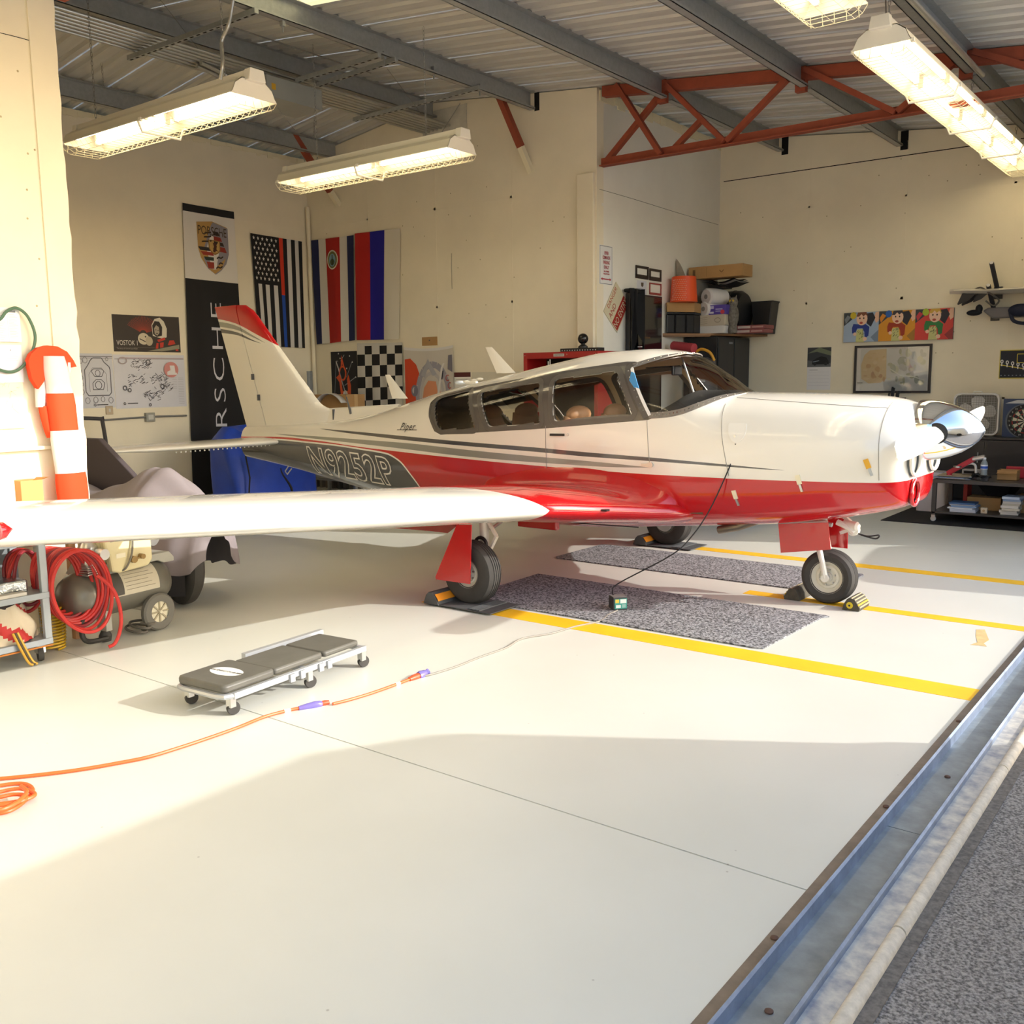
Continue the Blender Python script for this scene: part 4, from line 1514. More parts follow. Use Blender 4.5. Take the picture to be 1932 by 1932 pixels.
def fixture(label, c, L, along, nsec, hang, guard=True, z_roof=None):
    """c = centre of the lower rim; along = 'X' or 'Y'; hang = positions of the suspension along the length"""
    t = thing('light_fixture', label, 'light fixture', c, 0 if along == 'X' else PI/2, group='fluorescent light fixtures')
    W = .40
    h = L/2
    MB().box(-h, h, -.055, .055, .125, .185).build('ballast_channel', M_FIX, t, smooth=False, bev=.004)
    prof = [(-W/2, 0), (-W/2+.015, .02), (-.16, .075), (-.10, .118), (.10, .118), (.16, .075), (W/2-.015, .02), (W/2, 0)]
    vs = [(x, y, z) for x in (-h, h) for y, z in prof]+[(x, y*1.0, z+.008) for x in (-h, h) for y, z in prof]
    n = len(prof)
    fs = [(i, i+1, n+i+1, n+i) for i in range(n-1)]+[(2*n+i, 2*n+i+1, 3*n+i+1, 3*n+i) for i in range(n-1)]
    fs += [(0, n, 3*n, 2*n), (n-1, 2*n-1, 4*n-1, 3*n-1)]
    MB().add(vs, fs).build('reflector', M_REFL, t, angle=20)
    for s in (-1, 1):
        pl = [(y, z) for y, z in prof]
        MB().prism(pl, 'X', s*h-.004, s*h+.004).build('end_plate', M_FIX, t, smooth=False)
        MB().prism([(-.075, .105), (.075, .105), (.06, .19), (-.06, .19)], 'X', s*(h-.02), s*(h+.05)).build('end_cap', M_FIX, t, smooth=False, bev=.006)
    sl = L/nsec
    for k in range(nsec):
        x0, x1 = -h+k*sl+.06, -h+(k+1)*sl-.06
        for y in (-.10, .10):
            tb = MB().tube([(x0, y, .062), (x1, y, .062)], .019, 10).build('lamp_tube', M_TUBE, t)
            for xx in (x0, x1):
                MB().box(xx-.012, xx+.012, y-.018, y+.018, .04, .118).build('lamp_holder', M_FIX, tb, smooth=False)
        if k:
            xx = -h+k*sl
            MB().tube([(xx, -W/2, 0), (xx, -W/2+.03, -.075), (xx, W/2-.03, -.075), (xx, W/2, 0)], .010, 8).build('guard_bracket', M_FIX, t)
        for s in (-1, 1):
            MB().box(-h+k*sl+.02, -h+k*sl+.05, s*W/2-.012, s*W/2+.012, -.006, .018).build('guard_clip', M_FIX, t, smooth=False)
    mb = MB()
    cr = [(-W/2, -.002), (-W/2+.03, -.045), (-W/2+.075, -.068), (0, -.068), (W/2-.075, -.068), (W/2-.03, -.045), (W/2, -.002)]
    m = int(L/.075)
    for i in range(m+1):
        x = -h+L*i/m
        mb.tube([(x, y, z) for y, z in cr], .0021, 4, cap=False)
    for y, z in cr[1:-1]:
        mb.tube([(-h, y, z), (h, y, z)], .0021, 4, cap=False)
    for s in (-1, 1):
        for j in range(5):
            y = -W/2+.05+j*(W-.1)/4
            mb.tube([(s*h, y, -.066), (s*(h-.02), y, .0)], .0021, 4, cap=False)
    mb.build('wire_guard_mesh', M_WIRE, t)
    for hx, top in hang:
        chain((hx, 0, .185), (hx, 0, top-c[2]), t)
    return t
ROW_Z = 3.70
fixture('lit tube fixture with wire guard above the tail fin, chain hung', (-4.92, -1.67, 3.55), 2.36, 'X', 2, [(.85, roof(-4.0)-.02), (-.95, roof(-5.9)-.02)])
fixture('lit tube fixture with wire guard in front of the far tail bay wall', (-4.85, .55, 3.55), 2.36, 'X', 2, [(.75, roof(-4.1)-.02), (-.75, roof(-5.6)-.02)])
fixture('long four-section lit fixture with wire guard near the door, seen from below', (-.07, 3.36, 3.75), 5.2, 'Y', 4, [(-2.45, roof(-.07)-.2), (0, roof(-.07)-.2), (2.0, roof(-.07)-.2)])
fixture('lit fixture whose end shows at the top edge of the picture', (-.1, -2.66, 3.75), 5.2, 'Y', 4, [(-2.0, roof(-.1)-.2), (2.0, roof(-.1)-.2)])
fixture('unseen tube fixture added over the near wing as fill light', (-2.0, -4.75, 3.55), 2.36, 'X', 2, [(.6, roof(-1.4)-.02), (-.9, roof(-2.9)-.2)])  # extra fixture out of view, added to brighten the interior
fixture('lit tube fixture over the far wing, beyond the red truss', (-2.2, 4.9, 3.55), 2.36, 'X', 2, [(.6, roof(-1.6)-.2), (-.8, roof(-3.0)-.2)]) if False else None

# ------------------------------------------------------------------ conduits, channels, box under the ridge
M_EMT = mat('conduit', '#b2b2ad', .3, metal=.8, noise=.08, scale=14)
for i in range(7):
    x = -5.98-i*.068
    tag(MB().tube([(x, -YT+.01, 4.62-.004*i), (x, YT-.03, 4.62-.004*i)], .017, 10).build('conduit', M_EMT), 'straight grey conduit in the bundle of seven under the ridge', 'conduit', 'bundled conduits')
def channel(a, b, z, label):
    p, q = at(*a, 'Z', z), at(*b, 'Z', z)
    t = thing('strut_channel', label, 'strut channel', p)
    d = q-p
    MB().bar((0, 0, 0), d, .041, .041).build('channel', M_GALV, t, smooth=False)
    n = int(d.length/.09)
    mb = MB()
    for i in range(n):
        c = d*((i+.5)/n)
        mb.bar(c-d.normalized()*.025, c+d.normalized()*.025, .018, .043)
    mb.build('slot_groove', M_DARK, t, smooth=False)
    return t
channel((243, 110), (484, 20), 4.55, 'slotted steel channel carrying the conduits beside the near purlin end')
channel((560, 152), (716, 104), 4.56, 'slotted steel channel above the grey junction box')
channel((600, 160), (748, 112), 4.56, 'slotted steel channel parallel behind the junction box')
channel((668, 226), (905, 165), 4.56, 'slotted steel channel carrying conduits to the patched wall')
jb = thing('junction_box', 'large grey steel junction box hanging under the ridge purlin', 'junction box', (-6.08, .52, 4.34))
MB().box(-.22, .22, -.36, .36, 0, .2).build('box', mat('box_grey', '#9fa19b', .5, noise=.05), jb, smooth=False, bev=.004)
MB().box(-.225, .225, -.365, .365, -.004, .0).build('cover', mat('box_grey', '#9fa19b', .5), jb, smooth=False)
MB().box(.2205, .2215, -.30, -.25, .07, .13).build('warning_print', mat('sticker_yellow', '#d9a92e', .5), jb, smooth=False)
MB().tube(spline([(-.1, -.36, .1), (-.1, -.50, .12), (-.1, -.62, .2), (-.08, -.9, .24)], 6), .022, 10).build('elbow_pipe', M_EMT, jb)
MB().tube(spline([(-.17, -.36, .1), (-.17, -.48, .11), (-.17, -.6, .18), (-.15, -.9, .22)], 6), .022, 10).build('elbow_pipe', M_EMT, jb)
# flexible conduit and thin stay wires
fx = [at(440, 0, 'Y', -2.05), at(432, 45, 'Y', -2.05), at(418, 80, 'Y', -2.05), at(420, 118, 'Y', -2.1), at(416, 150, 'Y', -2.1)]
sp_ = spline(fx, 10)
tag(MB().tube(sp_, [.013 if i % 2 else .0105 for i in range(len(sp_))], 8).build('flex_conduit', M_EMT), 'ribbed flexible conduit dropping to the fixture above the fin', 'conduit')
def stay(a, b, z0, z1, label, r=.003):
    p, q = at(*a, 'Z', z0), at(*b, 'Z', z1)
    tag(MB().tube([p, q], r, 6).build('stay_wire', M_ROPE), label, 'wire')
stay((303, 0), (378, 97), 4.72, 4.62, 'thin stay wire crossing the conduits below the near purlin')
stay((441, 52), (700, 138), 4.70, 4.70, 'long thin rod running along between the purlins', .007)
stay((731, 130), (795, 215), 4.70, 4.45, 'thin stay wire slanting down beside the patched wall')
stay((521, 200), (556, 245), 4.35, 4.15, 'thin stay wire from the junction box to the knee brace')
stay((868, 195), (830, 255), 4.72, 3.76, 'thin stay wire reaching the fixture at the tail bay wall')
stay((1671, 0), (1672, 38), 4.2, 3.92, 'thin drop rod above the end of the long light', .005)
# loose chains hanging over the rear wall
for a, b, lb in (((188, 82), (196, 168), 'short loose chain hanging above the rear wall beside the near edge'), ((594, 195), (592, 265), 'loose chain hanging under the junction box')):
    t = thing('hanging_chain', lb, 'chain', at(*a, 'X', -7.5))
    q = at(*b, 'X', -7.5)-at(*a, 'X', -7.5)
    chain((0, 0, 0), q, t)
# clamps under the purlin
for px, py in ((533, 45), (818, 135), (905, 168), (724, 108)):
    t = thing('beam_clamp', 'small steel beam clamp under the purlin at the tail bay mouth', 'clamp', at(px, py, 'X', -4.74+.03), group='beam clamps')
    MB().box(-.02, .02, -.015, .015, -.02, .05).box(-.006, .006, -.005, .005, -.07, -.02).build('clamp_body', M_GALV, t, smooth=False)
# second conduit along the far purlin above the light row
tag(MB().tube([(.09, -2.9, roof(0)-.24), (.09, 3.0, roof(0)-.24)], .022, 10).build('conduit', M_EMT), 'grey conduit fixed along the purlin above the long light', 'conduit')
# ------------------------------------------------------------------ flat prints on walls
def ink(c, rough=.6):
    return mat('ink_'+c.lstrip('#')+('' if rough == .6 else '_g'), c, rough)
class Art:
    """shapes printed on one sheet; coordinates 0..w, 0..h, or fractions"""
    def __init__(s, w, h):
        s.w, s.h, s.mb, s.cols, s.k = w, h, MB(), [], 0
    def poly(s, pts, c):
        if c not in s.cols:
            s.cols.append(c)
        s.mb.use(s.cols.index(c))
        s.k += 1
        z = s.k*.00006
        s.mb.add([(x*s.w, y*s.h, z) for x, y in pts], [tuple(range(len(pts)))])
        return s
    def rect(s, x0, y0, x1, y1, c):
        return s.poly([(x0, y0), (x1, y0), (x1, y1), (x0, y1)], c)
    def ell(s, cx, cy, rx, ry, c, n=24, a0=0, a1=2*PI):
        return s.poly([(cx+rx*math.cos(a0+(a1-a0)*i/n), cy+ry*math.sin(a0+(a1-a0)*i/n)) for i in range(n if a1-a0 > 6.2 else n+1)], c)
    def line(s, pts, wd_, c, closed=False):
        asp = s.h/s.w
        pts = list(pts)+([pts[0]] if closed else [])
        for (ax, ay), (bx_, by_) in zip(pts, pts[1:]):
            dx, dy = bx_-ax, (by_-ay)*asp
            L = math.hypot(dx, dy) or 1
            nx, ny = -dy/L*wd_/2, dx/L*wd_/2/asp
            s.poly([(ax+nx, ay+ny), (ax-nx, ay-ny), (bx_-nx, by_-ny), (bx_+nx, by_+ny)], c)
        return s
    def ring(s, cx, cy, rx, ry, wd_, c, n=20):
        return s.line([(cx+rx*math.cos(2*PI*i/n), cy+ry*math.sin(2*PI*i/n)) for i in range(n)], wd_, c, True)
    def star(s, cx, cy, r, c):
        asp = s.w/s.h
        return s.poly([(cx+r*(1 if i % 2 == 0 else .42)*math.sin(PI*i/5), cy+r*asp*(1 if i % 2 == 0 else .42)*math.cos(PI*i/5)) for i in range(10)], c)
    def build(s, parent, M, gloss=.6):
        return s.mb.build('print', [ink(c, gloss) for c in s.cols], parent, smooth=False, M=M, recalc=False)
def wall_quad(pl, v, tl, tr, br, bl, off):
    """frame on a wall: matrix with origin at the lower left corner, width and height"""
    P = [at(*p, pl, v) for p in (tl, tr, br, bl)]
    i = 0 if pl == 'Y' else 1
    u0, u1 = (P[0][i]+P[3][i])/2, (P[1][i]+P[2][i])/2
    z0, z1 = (P[2].z+P[3].z)/2, (P[0].z+P[1].z)/2
    if pl == 'Y':
        return Vector((u0, v-off, z0)), u1-u0, z1-z0, (1, 0, 0)
    return Vector((v+off, u0, z0)), u1-u0, z1-z0, (0, 1, 0)
def sheet(name, label, cat, pl, v, corners, th=.003, off=.0, color='#efece4', group=None, tilt=0.):
    """a thin sheet on a wall as a thing; returns thing, matrix to its front, width, height"""
    o, w, h, u = wall_quad(pl, v, *corners, off)
    t = thing(name, label, cat, o, group=group)
    M = frame_m((0, 0, 0), u, (0, 0, 1))
    if tilt:
        M = M @ Matrix.Rotation(tilt, 4, 'Z')
    MB().box(0, w, 0, h, 0.0005, th).build('sheet', ink(color), t, smooth=False, M=M)
    return t, M @ Matrix.Translation((0, 0, th+.0003)), w, h
def cloth(name, label, pl, v, corners, cols, mfn, amp=.012, waves=3.2, sag=0., nu=36, nv=30, parts='cloth'):
    P = [at(*p, pl, v) for p in corners]
    nrm = Vector((0, -1, 0)) if pl == 'Y' else Vector((1, 0, 0))
    t = thing(name, label, 'flag', P[3])
    def fn(a, b_):
        top = P[0].lerp(P[1], a)
        bot = P[3].lerp(P[2], a)
        p = bot.lerp(top, b_)
        d = .018+amp*(1+math.sin(a*waves*2*PI+b_*1.2))*(.35+.65*(1-b_))
        p = p+nrm*d
        p.z -= sag*4*a*(1-a)*(.4+.6*b_)
        return p-P[3]
    MB().grid(fn, nu, nv, mfn).build(parts, [ink(c, .8) for c in cols], t, angle=180, recalc=False)
    return t, fn, nrm
def on_cloth(art, fn, nrm, t, rect, lift=.004):
    """bend a flat print onto a cloth"""
    x0, y0, x1, y1 = rect
    o = art.build(t, Matrix.Identity(4), .8)
    for vtx in o.data.vertices:
        a, b_ = x0+(x1-x0)*vtx.co.x/art.w, y0+(y1-y0)*vtx.co.y/art.h
        vtx.co = fn(a, b_)+nrm*(lift+vtx.co.z)
    return o

# --- rear wall: tall black banner with a shield crest
BC = ((342, 383), (439, 400), (470, 925), (362, 935))
t, fn, nm_ = cloth('crest_banner', 'tall black banner with gold shield crest on white, behind the tail fin', 'X', XR, BC,
                   ['#1b1a1c', '#dcd8d2'], lambda a, b_: 1 if (.752 < b_ < .972) else 0, amp=.010, waves=2.0, nu=40, nv=80)
a = Art(1, 1)
sh = [(0, 1), (.5, 1.05), (1, .97), (1, .45), (.9, .24), (.72, .1), (.52, 0), (.3, .1), (.1, .3), (.02, .5)]
a.poly([(x+.02, y-.015) for x, y in sh], '#8b8890').poly(sh, '#b48f55')
for y0, y1, c in ((.78, .86, '#2b211e'), (.68, .76, '#8e3226'), (.59, .66, '#2b211e'), (.47, .57, '#8e3226')):
    a.poly([(.53, y0), (.98, y0-.02), (.98, y1-.02), (.53, y1)], c)
for y0, y1, c, xl in ((.45, .52, '#2e2b2c', .06), (.36, .43, '#97392b', .10), (.26, .33, '#2e3a34', .18), (.10, .23, '#97392b', .32)):
    a.poly([(xl, y0), (.50, y0), (.50, y1), (max(.03, xl-.05), y1)], c)
for y in (.80, .72, .63):
    a.line([(.08, y-.02), (.2, y+.0), (.34, y+.01), (.45, y+.03)], .03, '#3a2c1c')
for x, y in ((.66, .33), (.72, .22), (.62, .13)):
    a.line([(x-.06, y-.02), (x, y+.02), (x+.08, y), (x+.16, y+.04)], .03, '#2c2118')
a.poly([(.34, .68), (.74, .68), (.74, .50), (.66, .42), (.54, .38), (.42, .43), (.36, .5)], '#8c6b39')
a.poly([(.37, .66), (.71, .66), (.71, .50), (.64, .44), (.54, .41), (.44, .45), (.39, .5)], '#bd9a5c')
a.poly([(.48, .45), (.52, .55), (.49, .62), (.56, .63), (.62, .57), (.60, .50), (.66, .46), (.58, .47), (.55, .43)], '#4a2a1e')
on_cloth(a, fn, nm_, t, (.25, .775, .84, .945))
crest_txt = text_mesh('PORSCHE', 1., sx=1.0)
def cloth_text(me, rect, m, fn, nrm, t, lift=.005, vertical=False, name='lettering'):
    xs_ = [v_.co.x for v_ in me.vertices]
    ys_ = [v_.co.y for v_ in me.vertices]
    ax, bx_, ay, by_ = min(xs_), max(xs_), min(ys_), max(ys_)
    x0, y0, x1, y1 = rect
    for v_ in me.vertices:
        p, q = (v_.co.x-ax)/(bx_-ax), (v_.co.y-ay)/(by_-ay)
        if vertical:
            p, q = 1-q, p
        v_.co = fn(x0+(x1-x0)*p, y0+(y1-y0)*q)+nrm*lift
    me.materials.clear()
    me.materials.append(m)
    o = D.objects.new(name, me)
    COL.objects.link(o)
    o.parent = t
    return o
cloth_text(crest_txt, (.27, .905, .82, .935), ink('#3a2c1c'), fn, nm_, t, lift=.007)
cloth_text(text_mesh('PORSCHE', 1., offset=-.012, spacing=1.18), (.44, .035, .635, .675), ink('#cfcdd4'), fn, nm_, t, vertical=True)

# --- thin-line flag on the rear wall
FC = ((470, 440), (568, 456), (573, 657), (486, 652))
def us(a_, b_):
    i = int(a_*13)
    if i == 7:
        return 2 if b_ > .47 else 3
    if i < 7 and b_ > .56:
        return 0
    return 1 if i % 2 else 0
t, fn, nm_ = cloth('striped_flag', 'black and white stars and stripes flag with a red and blue line', 'X', XR, FC, ['#151417', '#cfcdc9', '#d23c22', '#2350ad'], us, amp=.012, waves=2.5, nu=52, nv=50)
a = Art(1, 1)
for r_ in range(9):
    for c_ in range(6 if r_ % 2 == 0 else 5):
        a.star(.06+c_*.165+(0 if r_ % 2 == 0 else .082), .95-r_*.108, .048, '#d8d6d2')
on_cloth(a, fn, nm_, t, (.02, .575, .53, .985))
# --- flags on the far tail bay wall
CC = ((590, 454), (670, 444), (673, 642), (601, 650))
t, fn, nm_ = cloth('striped_flag', 'blue white and red flag with an oval emblem, hung upright', 'Y', YT, CC, ['#1b2350', '#d5d0c6', '#ac2018'],
                   lambda a_, b_: (0, 1, 2, 2, 1, 0)[int(a_*6)], amp=.016, waves=2.0, nu=48, nv=34)
a = Art(1, 1)
a.ell(.5, .5, .5, .5, '#dcd6c4').ell(.5, .5, .42, .43, '#6d6a3f').ell(.5, .48, .30, .33, '#7fa3b4').ell(.5, .38, .22, .16, '#4c5b3a').rect(.46, .2, .54, .75, '#3c3a2c')
on_cloth(a, fn, nm_, t, (.36, .70, .63, .885))
RC = ((672, 441), (757, 431), (755, 640), (676, 642))
cloth('striped_flag', 'red blue and white striped flag, hung upright', 'Y', YT, RC, ['#b01c14', '#17128f', '#d6cfc0'], lambda a_, b_: int(a_*3), amp=.012, waves=1.6, nu=36, nv=30)
KC = ((676, 648), (761, 646), (764, 800), (680, 806))
cloth('checkered_flag', 'black and white checkered flag below the other flags', 'Y', YT, KC, ['#161517', '#cdc9c0'],
      lambda a_, b_: 1 if b_ > .965 else (int(a_*6)+int((1-b_)*7.4)+1) % 2, amp=.010, waves=3, nu=48, nv=60)
# --- rocket poster, cosmonaut banner
t, M, w, h = sheet('space_poster', 'dark poster with an orange rocket figure beside the checkered flag', 'poster', 'Y', YT, ((624, 665), (673, 661), (678, 790), (629, 792)), color='#17161c')
a = Art(w, h)
a.line([(.1, .35), (.2, .86), (.28, .86)], .02, '#777a80').line([(.2, .86), (.5, .42)], .03, '#c9c6c0').line([(.38, .86), (.52, .95)], .01, '#c9c6c0')
for x, y in ((.36, .9), (.72, .93), (.82, .84), (.93, .62), (.3, .97), (.6, .75)):
    a.ell(x, y, .02, .012, '#c8c6c2', 10)
a.line([(.58, .62), (.8, .84)], .015, '#8f8f94').line([(.5, .5), (.92, .62)], .02, '#8f8f94')
a.poly([(.18, .62), (.3, .55), (.36, .3), (.44, .12), (.66, .12), (.72, .3), (.74, .5), (.66, .66), (.6, .6), (.62, .42), (.42, .42), (.38, .56), (.3, .66)], '#d5552b')
a.ring(.44, .68, .12, .1, .05, '#d5552b').poly([(.36, .72), (.42, .95), (.56, .7), (.5, .74), (.44, .82)], '#d5552b')
a.ell(.52, .34, .10, .09, '#cfcac0').ell(.52, .30, .08, .05, '#2a2530').ell(.52, .335, .05, .03, '#b78a6a')
a.ell(.86, .16, .14, .2, '#8d8aa6', 20, PI*.4, PI*1.6).ring(.84, .14, .13, .17, .02, '#cfcfd8')
for x in (.52, .62, .72):
    a.rect(x, .015, x+.06, .06, '#d5552b')
a.build(t, M)
t, fn, nm_ = cloth('cosmonaut_banner', 'pale cloth banner with orange spacesuit picture and curved white top hem', 'Y', YT, ((764, 655), (857, 651), (861, 800), (768, 805)), ['#cdc6ba', '#dcd9d6'], lambda a_, b_: 1 if b_ > .95 else 0, amp=.008, waves=2, sag=.03, nu=30, nv=30)
t['category'] = 'banner'
a = Art(1, 1)
a.poly([(0, .12), (.0, .9), (.12, .92), (.24, .84), (.3, .72), (.24, .55), (.3, .35), (.26, .15), (.2, .05)], '#cf4a26')
a.ring(.58, .42, .32, .42, .09, '#9b98a0').ring(.56, .40, .24, .32, .05, '#bdb8b4')
a.poly([(.4, .52), (.5, .62), (.66, .6), (.72, .3), (.6, .16), (.44, .2), (.36, .36)], '#d8926a').line([(.44, .36), (.56, .34), (.64, .28)], .03, '#b5653c')
a.poly([(.34, .7), (.5, .92), (.68, .7), (.6, .68), (.5, .8), (.42, .66)], '#aaa9ae').ell(.2, .48, .07, .08, '#78757f').ell(.2, .48, .045, .05, '#b9b4b4')
a.poly([(.62, .14), (.66, .14), (.80, .78), (.84, .84), (.80, .84), (.76, .78)], '#dedad4').poly([(.69, .32), (.73, .32), (.76, .45), (.72, .45)], '#b32e22').poly([(.755, .62), (.79, .62), (.815, .74), (.78, .74)], '#35313a')
a.poly([(.9, .75), (1, .7), (1, .94), (.92, .94)], '#77747f').poly([(0, 0), (.3, 0), (.24, .12), (.1, .1)], '#5f6c80')
on_cloth(a, fn, nm_, t, (.02, .02, .98, .94))
for i, (x, y) in enumerate(((.84, .60), (.88, .50), (.92, .40))):
    cloth_text(text_mesh('C', 1.), (x, y-.04, x+.07, y+.04), ink('#b03a30'), fn, nm_, t, lift=.009)
tg = thing('cardboard_tag', 'small blank cardboard card pinned above the cosmonaut banner', 'card', at(811, 652, 'Y', YT-.004))
p, q = at(797, 638, 'Y', YT), at(826, 653, 'Y', YT)
MB().box(-(q.x-p.x)/2, (q.x-p.x)/2, -.004, .002, 0, p.z-q.z).build('card', mat('cardboard', '#b08a5a', .9, noise=.06), tg, smooth=False)
MB().sphere((0, -.006, (p.z-q.z)*.6), .008, 8, 6).build('pin', M_ADARK, tg)
t, M, w, h = sheet('wall_notice', 'white notice with dark red heading beside the cosmonaut banner', 'notice', 'Y', YT, ((857, 703), (888, 702), (889, 745), (858, 746)))
Art(w, h).rect(0, .8, 1, 1, '#5b2a28').line([(.1, .7), (.8, .7)], .02, '#8a8684').line([(.1, .6), (.7, .6)], .02, '#8a8684').build(t, M)
t, M, w, h = sheet('drawing_sheet', 'wide pale line drawing sheet behind the cabin roof', 'drawing', 'Y', YT, ((890, 703), (982, 700), (984, 770), (892, 772)), color='#d9d3bf')
a = Art(w, h)
for k in range(9):
    a.line([(.05+.1*k, .2+.05*(k % 3)), (.13+.1*k, .75), (.16+.1*k, .4)], .008, '#a39c88')
a.build(t, M)

# --- rear wall posters
t, M, w, h = sheet('cosmonaut_poster', 'dark poster of a cosmonaut helmet with red rays and VOSTOK 1 lettering', 'poster', 'X', XR, ((210, 591), (337, 600), (341, 667), (215, 661)), color='#3a332f')
a = Art(w, h)
for k in range(26):
    an = math.radians(150-k*5.2)
    a.line([(.44+.05*math.cos(an), .5+.1*math.sin(an)), (.44+.26*math.cos(an), .5+.48*math.sin(an))], .005, '#a5402c')
a.ell(.44, .36, .085, .16, '#cfc4ab').line([(.38, .36), (.48, .27)], .012, '#3a332f').ell(.47, .42, .012, .022, '#3a332f', 10).ell(.52, .3, .055, .13, '#b9ac92', 16)
a.poly([(.58, .45), (.57, .75), (.62, .92), (.7, .96), (.76, .86), (.8, .66), (.79, .42), (.72, .38)], '#d8d0bd').poly([(.585, .5), (.58, .74), (.62, .86), (.69, .85), (.73, .7), (.72, .46), (.64, .42)], '#2c2625')
a.poly([(.61, .5), (.605, .66), (.64, .75), (.68, .7), (.685, .54), (.65, .46)], '#a79a86').line([(.62, .62), (.64, .62)], .008, '#2c2625').line([(.655, .6), (.675, .61)], .008, '#2c2625').line([(.63, .52), (.66, .52)], .01, '#2c2625')
a.poly([(.64, .34), (.76, .42), (.77, .35), (.66, .28)], '#c23a28').poly([(.61, .1), (.63, .26), (.66, .25), (.65, .1)], '#c23a28').poly([(.68, .12), (.68, .26), (.74, .28), (.73, .14)], '#c23a28').poly([(.8, .2), (.83, .33), (.9, .34), (.92, .24), (.84, .2)], '#c23a28')
a.poly([(.48, .02), (.98, .22), (.98, .1), (.7, .02)], '#8f8a74').rect(.02, .115, .6, .122, '#7b7468').rect(.92, .04, .96, .09, '#c23a28')
a.build(t, M)
text('VOSTOK 1', h*.19, ink('#d9d3c6'), M @ Matrix.Translation((w*.20, h*.235, .002)), t, sx=.72)
text('The story of manned spaceflight', h*.06, ink('#9a9284'), M @ Matrix.Translation((w*.19, h*.085, .002)), t, sx=.8)
t, M, w, h = sheet('engine_poster', 'white poster of exploded engine drawings with a red round badge', 'poster', 'X', XR, ((214, 667), (347, 672), (352, 768), (217, 770)), color='#d4d4dc')
a = Art(w, h)
a.rect(.1, .93, .99, .945, '#a98f95').rect(.02, .915, .99, .922, '#77757c')
rnd = random.Random(5)
for cx, cy, rx, ry, n_ in ((.36, .8, .14, .11, 46), (.6, .55, .12, .1, 42), (.3, .52, .13, .12, 30), (.52, .24, .13, .12, 40), (.7, .38, .08, .08, 24)):
    for _ in range(n_):
        x, y = cx+rnd.uniform(-rx, rx), cy+rnd.uniform(-ry, ry)*(1-.4*abs(_ % 3-1))
        an = rnd.choice((.5, .45, 2.2, .55))
        L = rnd.uniform(.02, .06)
        a.line([(x, y), (x+L*math.cos(an), y+L*math.sin(an)*1.2)], .007, rnd.choice(('#4b4a52', '#6a6972', '#8a8991')))
for x, y, r_ in ((.47, .86, .035), (.13, .38, .03), (.19, .34, .025), (.65, .40, .03)):
    a.ring(x, y, r_*.8, r_*1.3, .012, '#55545c', 14)
a.ring(.12, .89, .055, .06, .012, '#b7a9ab', 16).ell(.79, .72, .105, .15, '#cf8b86').poly([(.73, .62), (.73, .68), (.78, .71), (.77, .8), (.84, .8), (.85, .66), (.87, .66), (.87, .62)], '#e3dede')
for k in range(16):
    a.rect(.88, .06+k*.033, .96, .066+k*.033, '#b3b3bb')
for k in range(7):
    a.rect(.80, .36+k*.033, .86, .366+k*.033, '#b3b3bb')
a.rect(.15, .085, .29, .1, '#45444c').ring(.11, .09, .014, .02, .008, '#45444c', 10).ring(.46, .055, .014, .025, .01, '#45444c', 10)
a.build(t, M)
t, M, w, h = sheet('gasket_poster', 'white poster of engine gasket outlines cut by the near wall edge', 'poster', 'X', XR, ((138, 667), (213, 667), (216, 769), (140, 771)), color='#cfd0d8')
a = Art(w, h)
a.rect(0, .94, 1, .955, '#77757c').rect(0, .915, 1, .922, '#77757c')
a.line([(.28, .3), (.28, .7), (.36, .78), (.44, .88), (.5, .92), (.72, .92), (.78, .84), (.9, .76), (.92, .7), (.92, .28), (.86, .23), (.34, .23)], .022, '#63636c', True)
a.line([(.38, .3), (.38, .62), (.48, .74), (.7, .74), (.82, .62), (.82, .3)], .010, '#8b8b94')
a.line([(.44, .68), (.52, .58), (.7, .58), (.76, .68), (.7, .72), (.5, .72)], .016, '#63636c', True).ring(.6, .64, .06, .055, .014, '#63636c')
a.line([(.46, .34), (.46, .46), (.54, .52), (.68, .52), (.76, .46), (.72, .34)], .016, '#63636c', True).ring(.6, .42, .08, .07, .016, '#63636c')
for x, y, r_ in ((.2, .86, .05), (.3, .88, .07), (.16, .68, .05), (.18, .56, .05), (.18, .44, .05), (.3, .14, .07), (.5, .15, .07), (.68, .16, .06), (.88, .14, .07), (.18, .3, .06), (.84, .9, .04)):
    a.ring(x, y, r_*.8, r_*.8, .012, '#7c7c85', 12)
a.rect(.52, .05, .8, .065, '#45444c').ring(.47, .055, .025, .02, .012, '#45444c', 10)
a.build(t, M)
# conduit with its box on the rear wall
cb = thing('wall_conduit', 'thin grey conduit with a square outlet box under the posters', 'conduit', at(283, 787, 'X', XR+.03))
o_ = cb.location.copy()
MB().tube([at(190, 793, 'X', XR+.03)-o_, at(274, 787, 'X', XR+.03)-o_], .012, 8).tube([at(292, 786, 'X', XR+.03)-o_, at(352, 784, 'X', XR+.03)-o_], .012, 8).build('pipe', mat('conduit_grey', '#8c8c8c', .4, metal=.5), cb)
MB().box(-.03, .02, -.06, .06, -.055, .055).build('outlet_box', mat('box_grey2', '#97978f', .5), cb, smooth=False, bev=.004)
MB().box(.02, .024, -.035, .035, -.03, .03).build('cover_plate', mat('plate_pale', '#c6c6be', .5), cb, smooth=False)
sw = thing('wall_socket', 'small beige wall socket under the gasket poster', 'socket', at(206, 774, 'X', XR+.005))
MB().box(-.004, .012, -.045, .045, -.05, .05).build('plate', mat('socket_beige', '#b9a88e', .5), sw, smooth=False, bev=.004)
MB().box(.012, .014, -.012, .012, -.02, .02).build('outlet', mat('plate_pale', '#c6c6be', .5), sw, smooth=False)
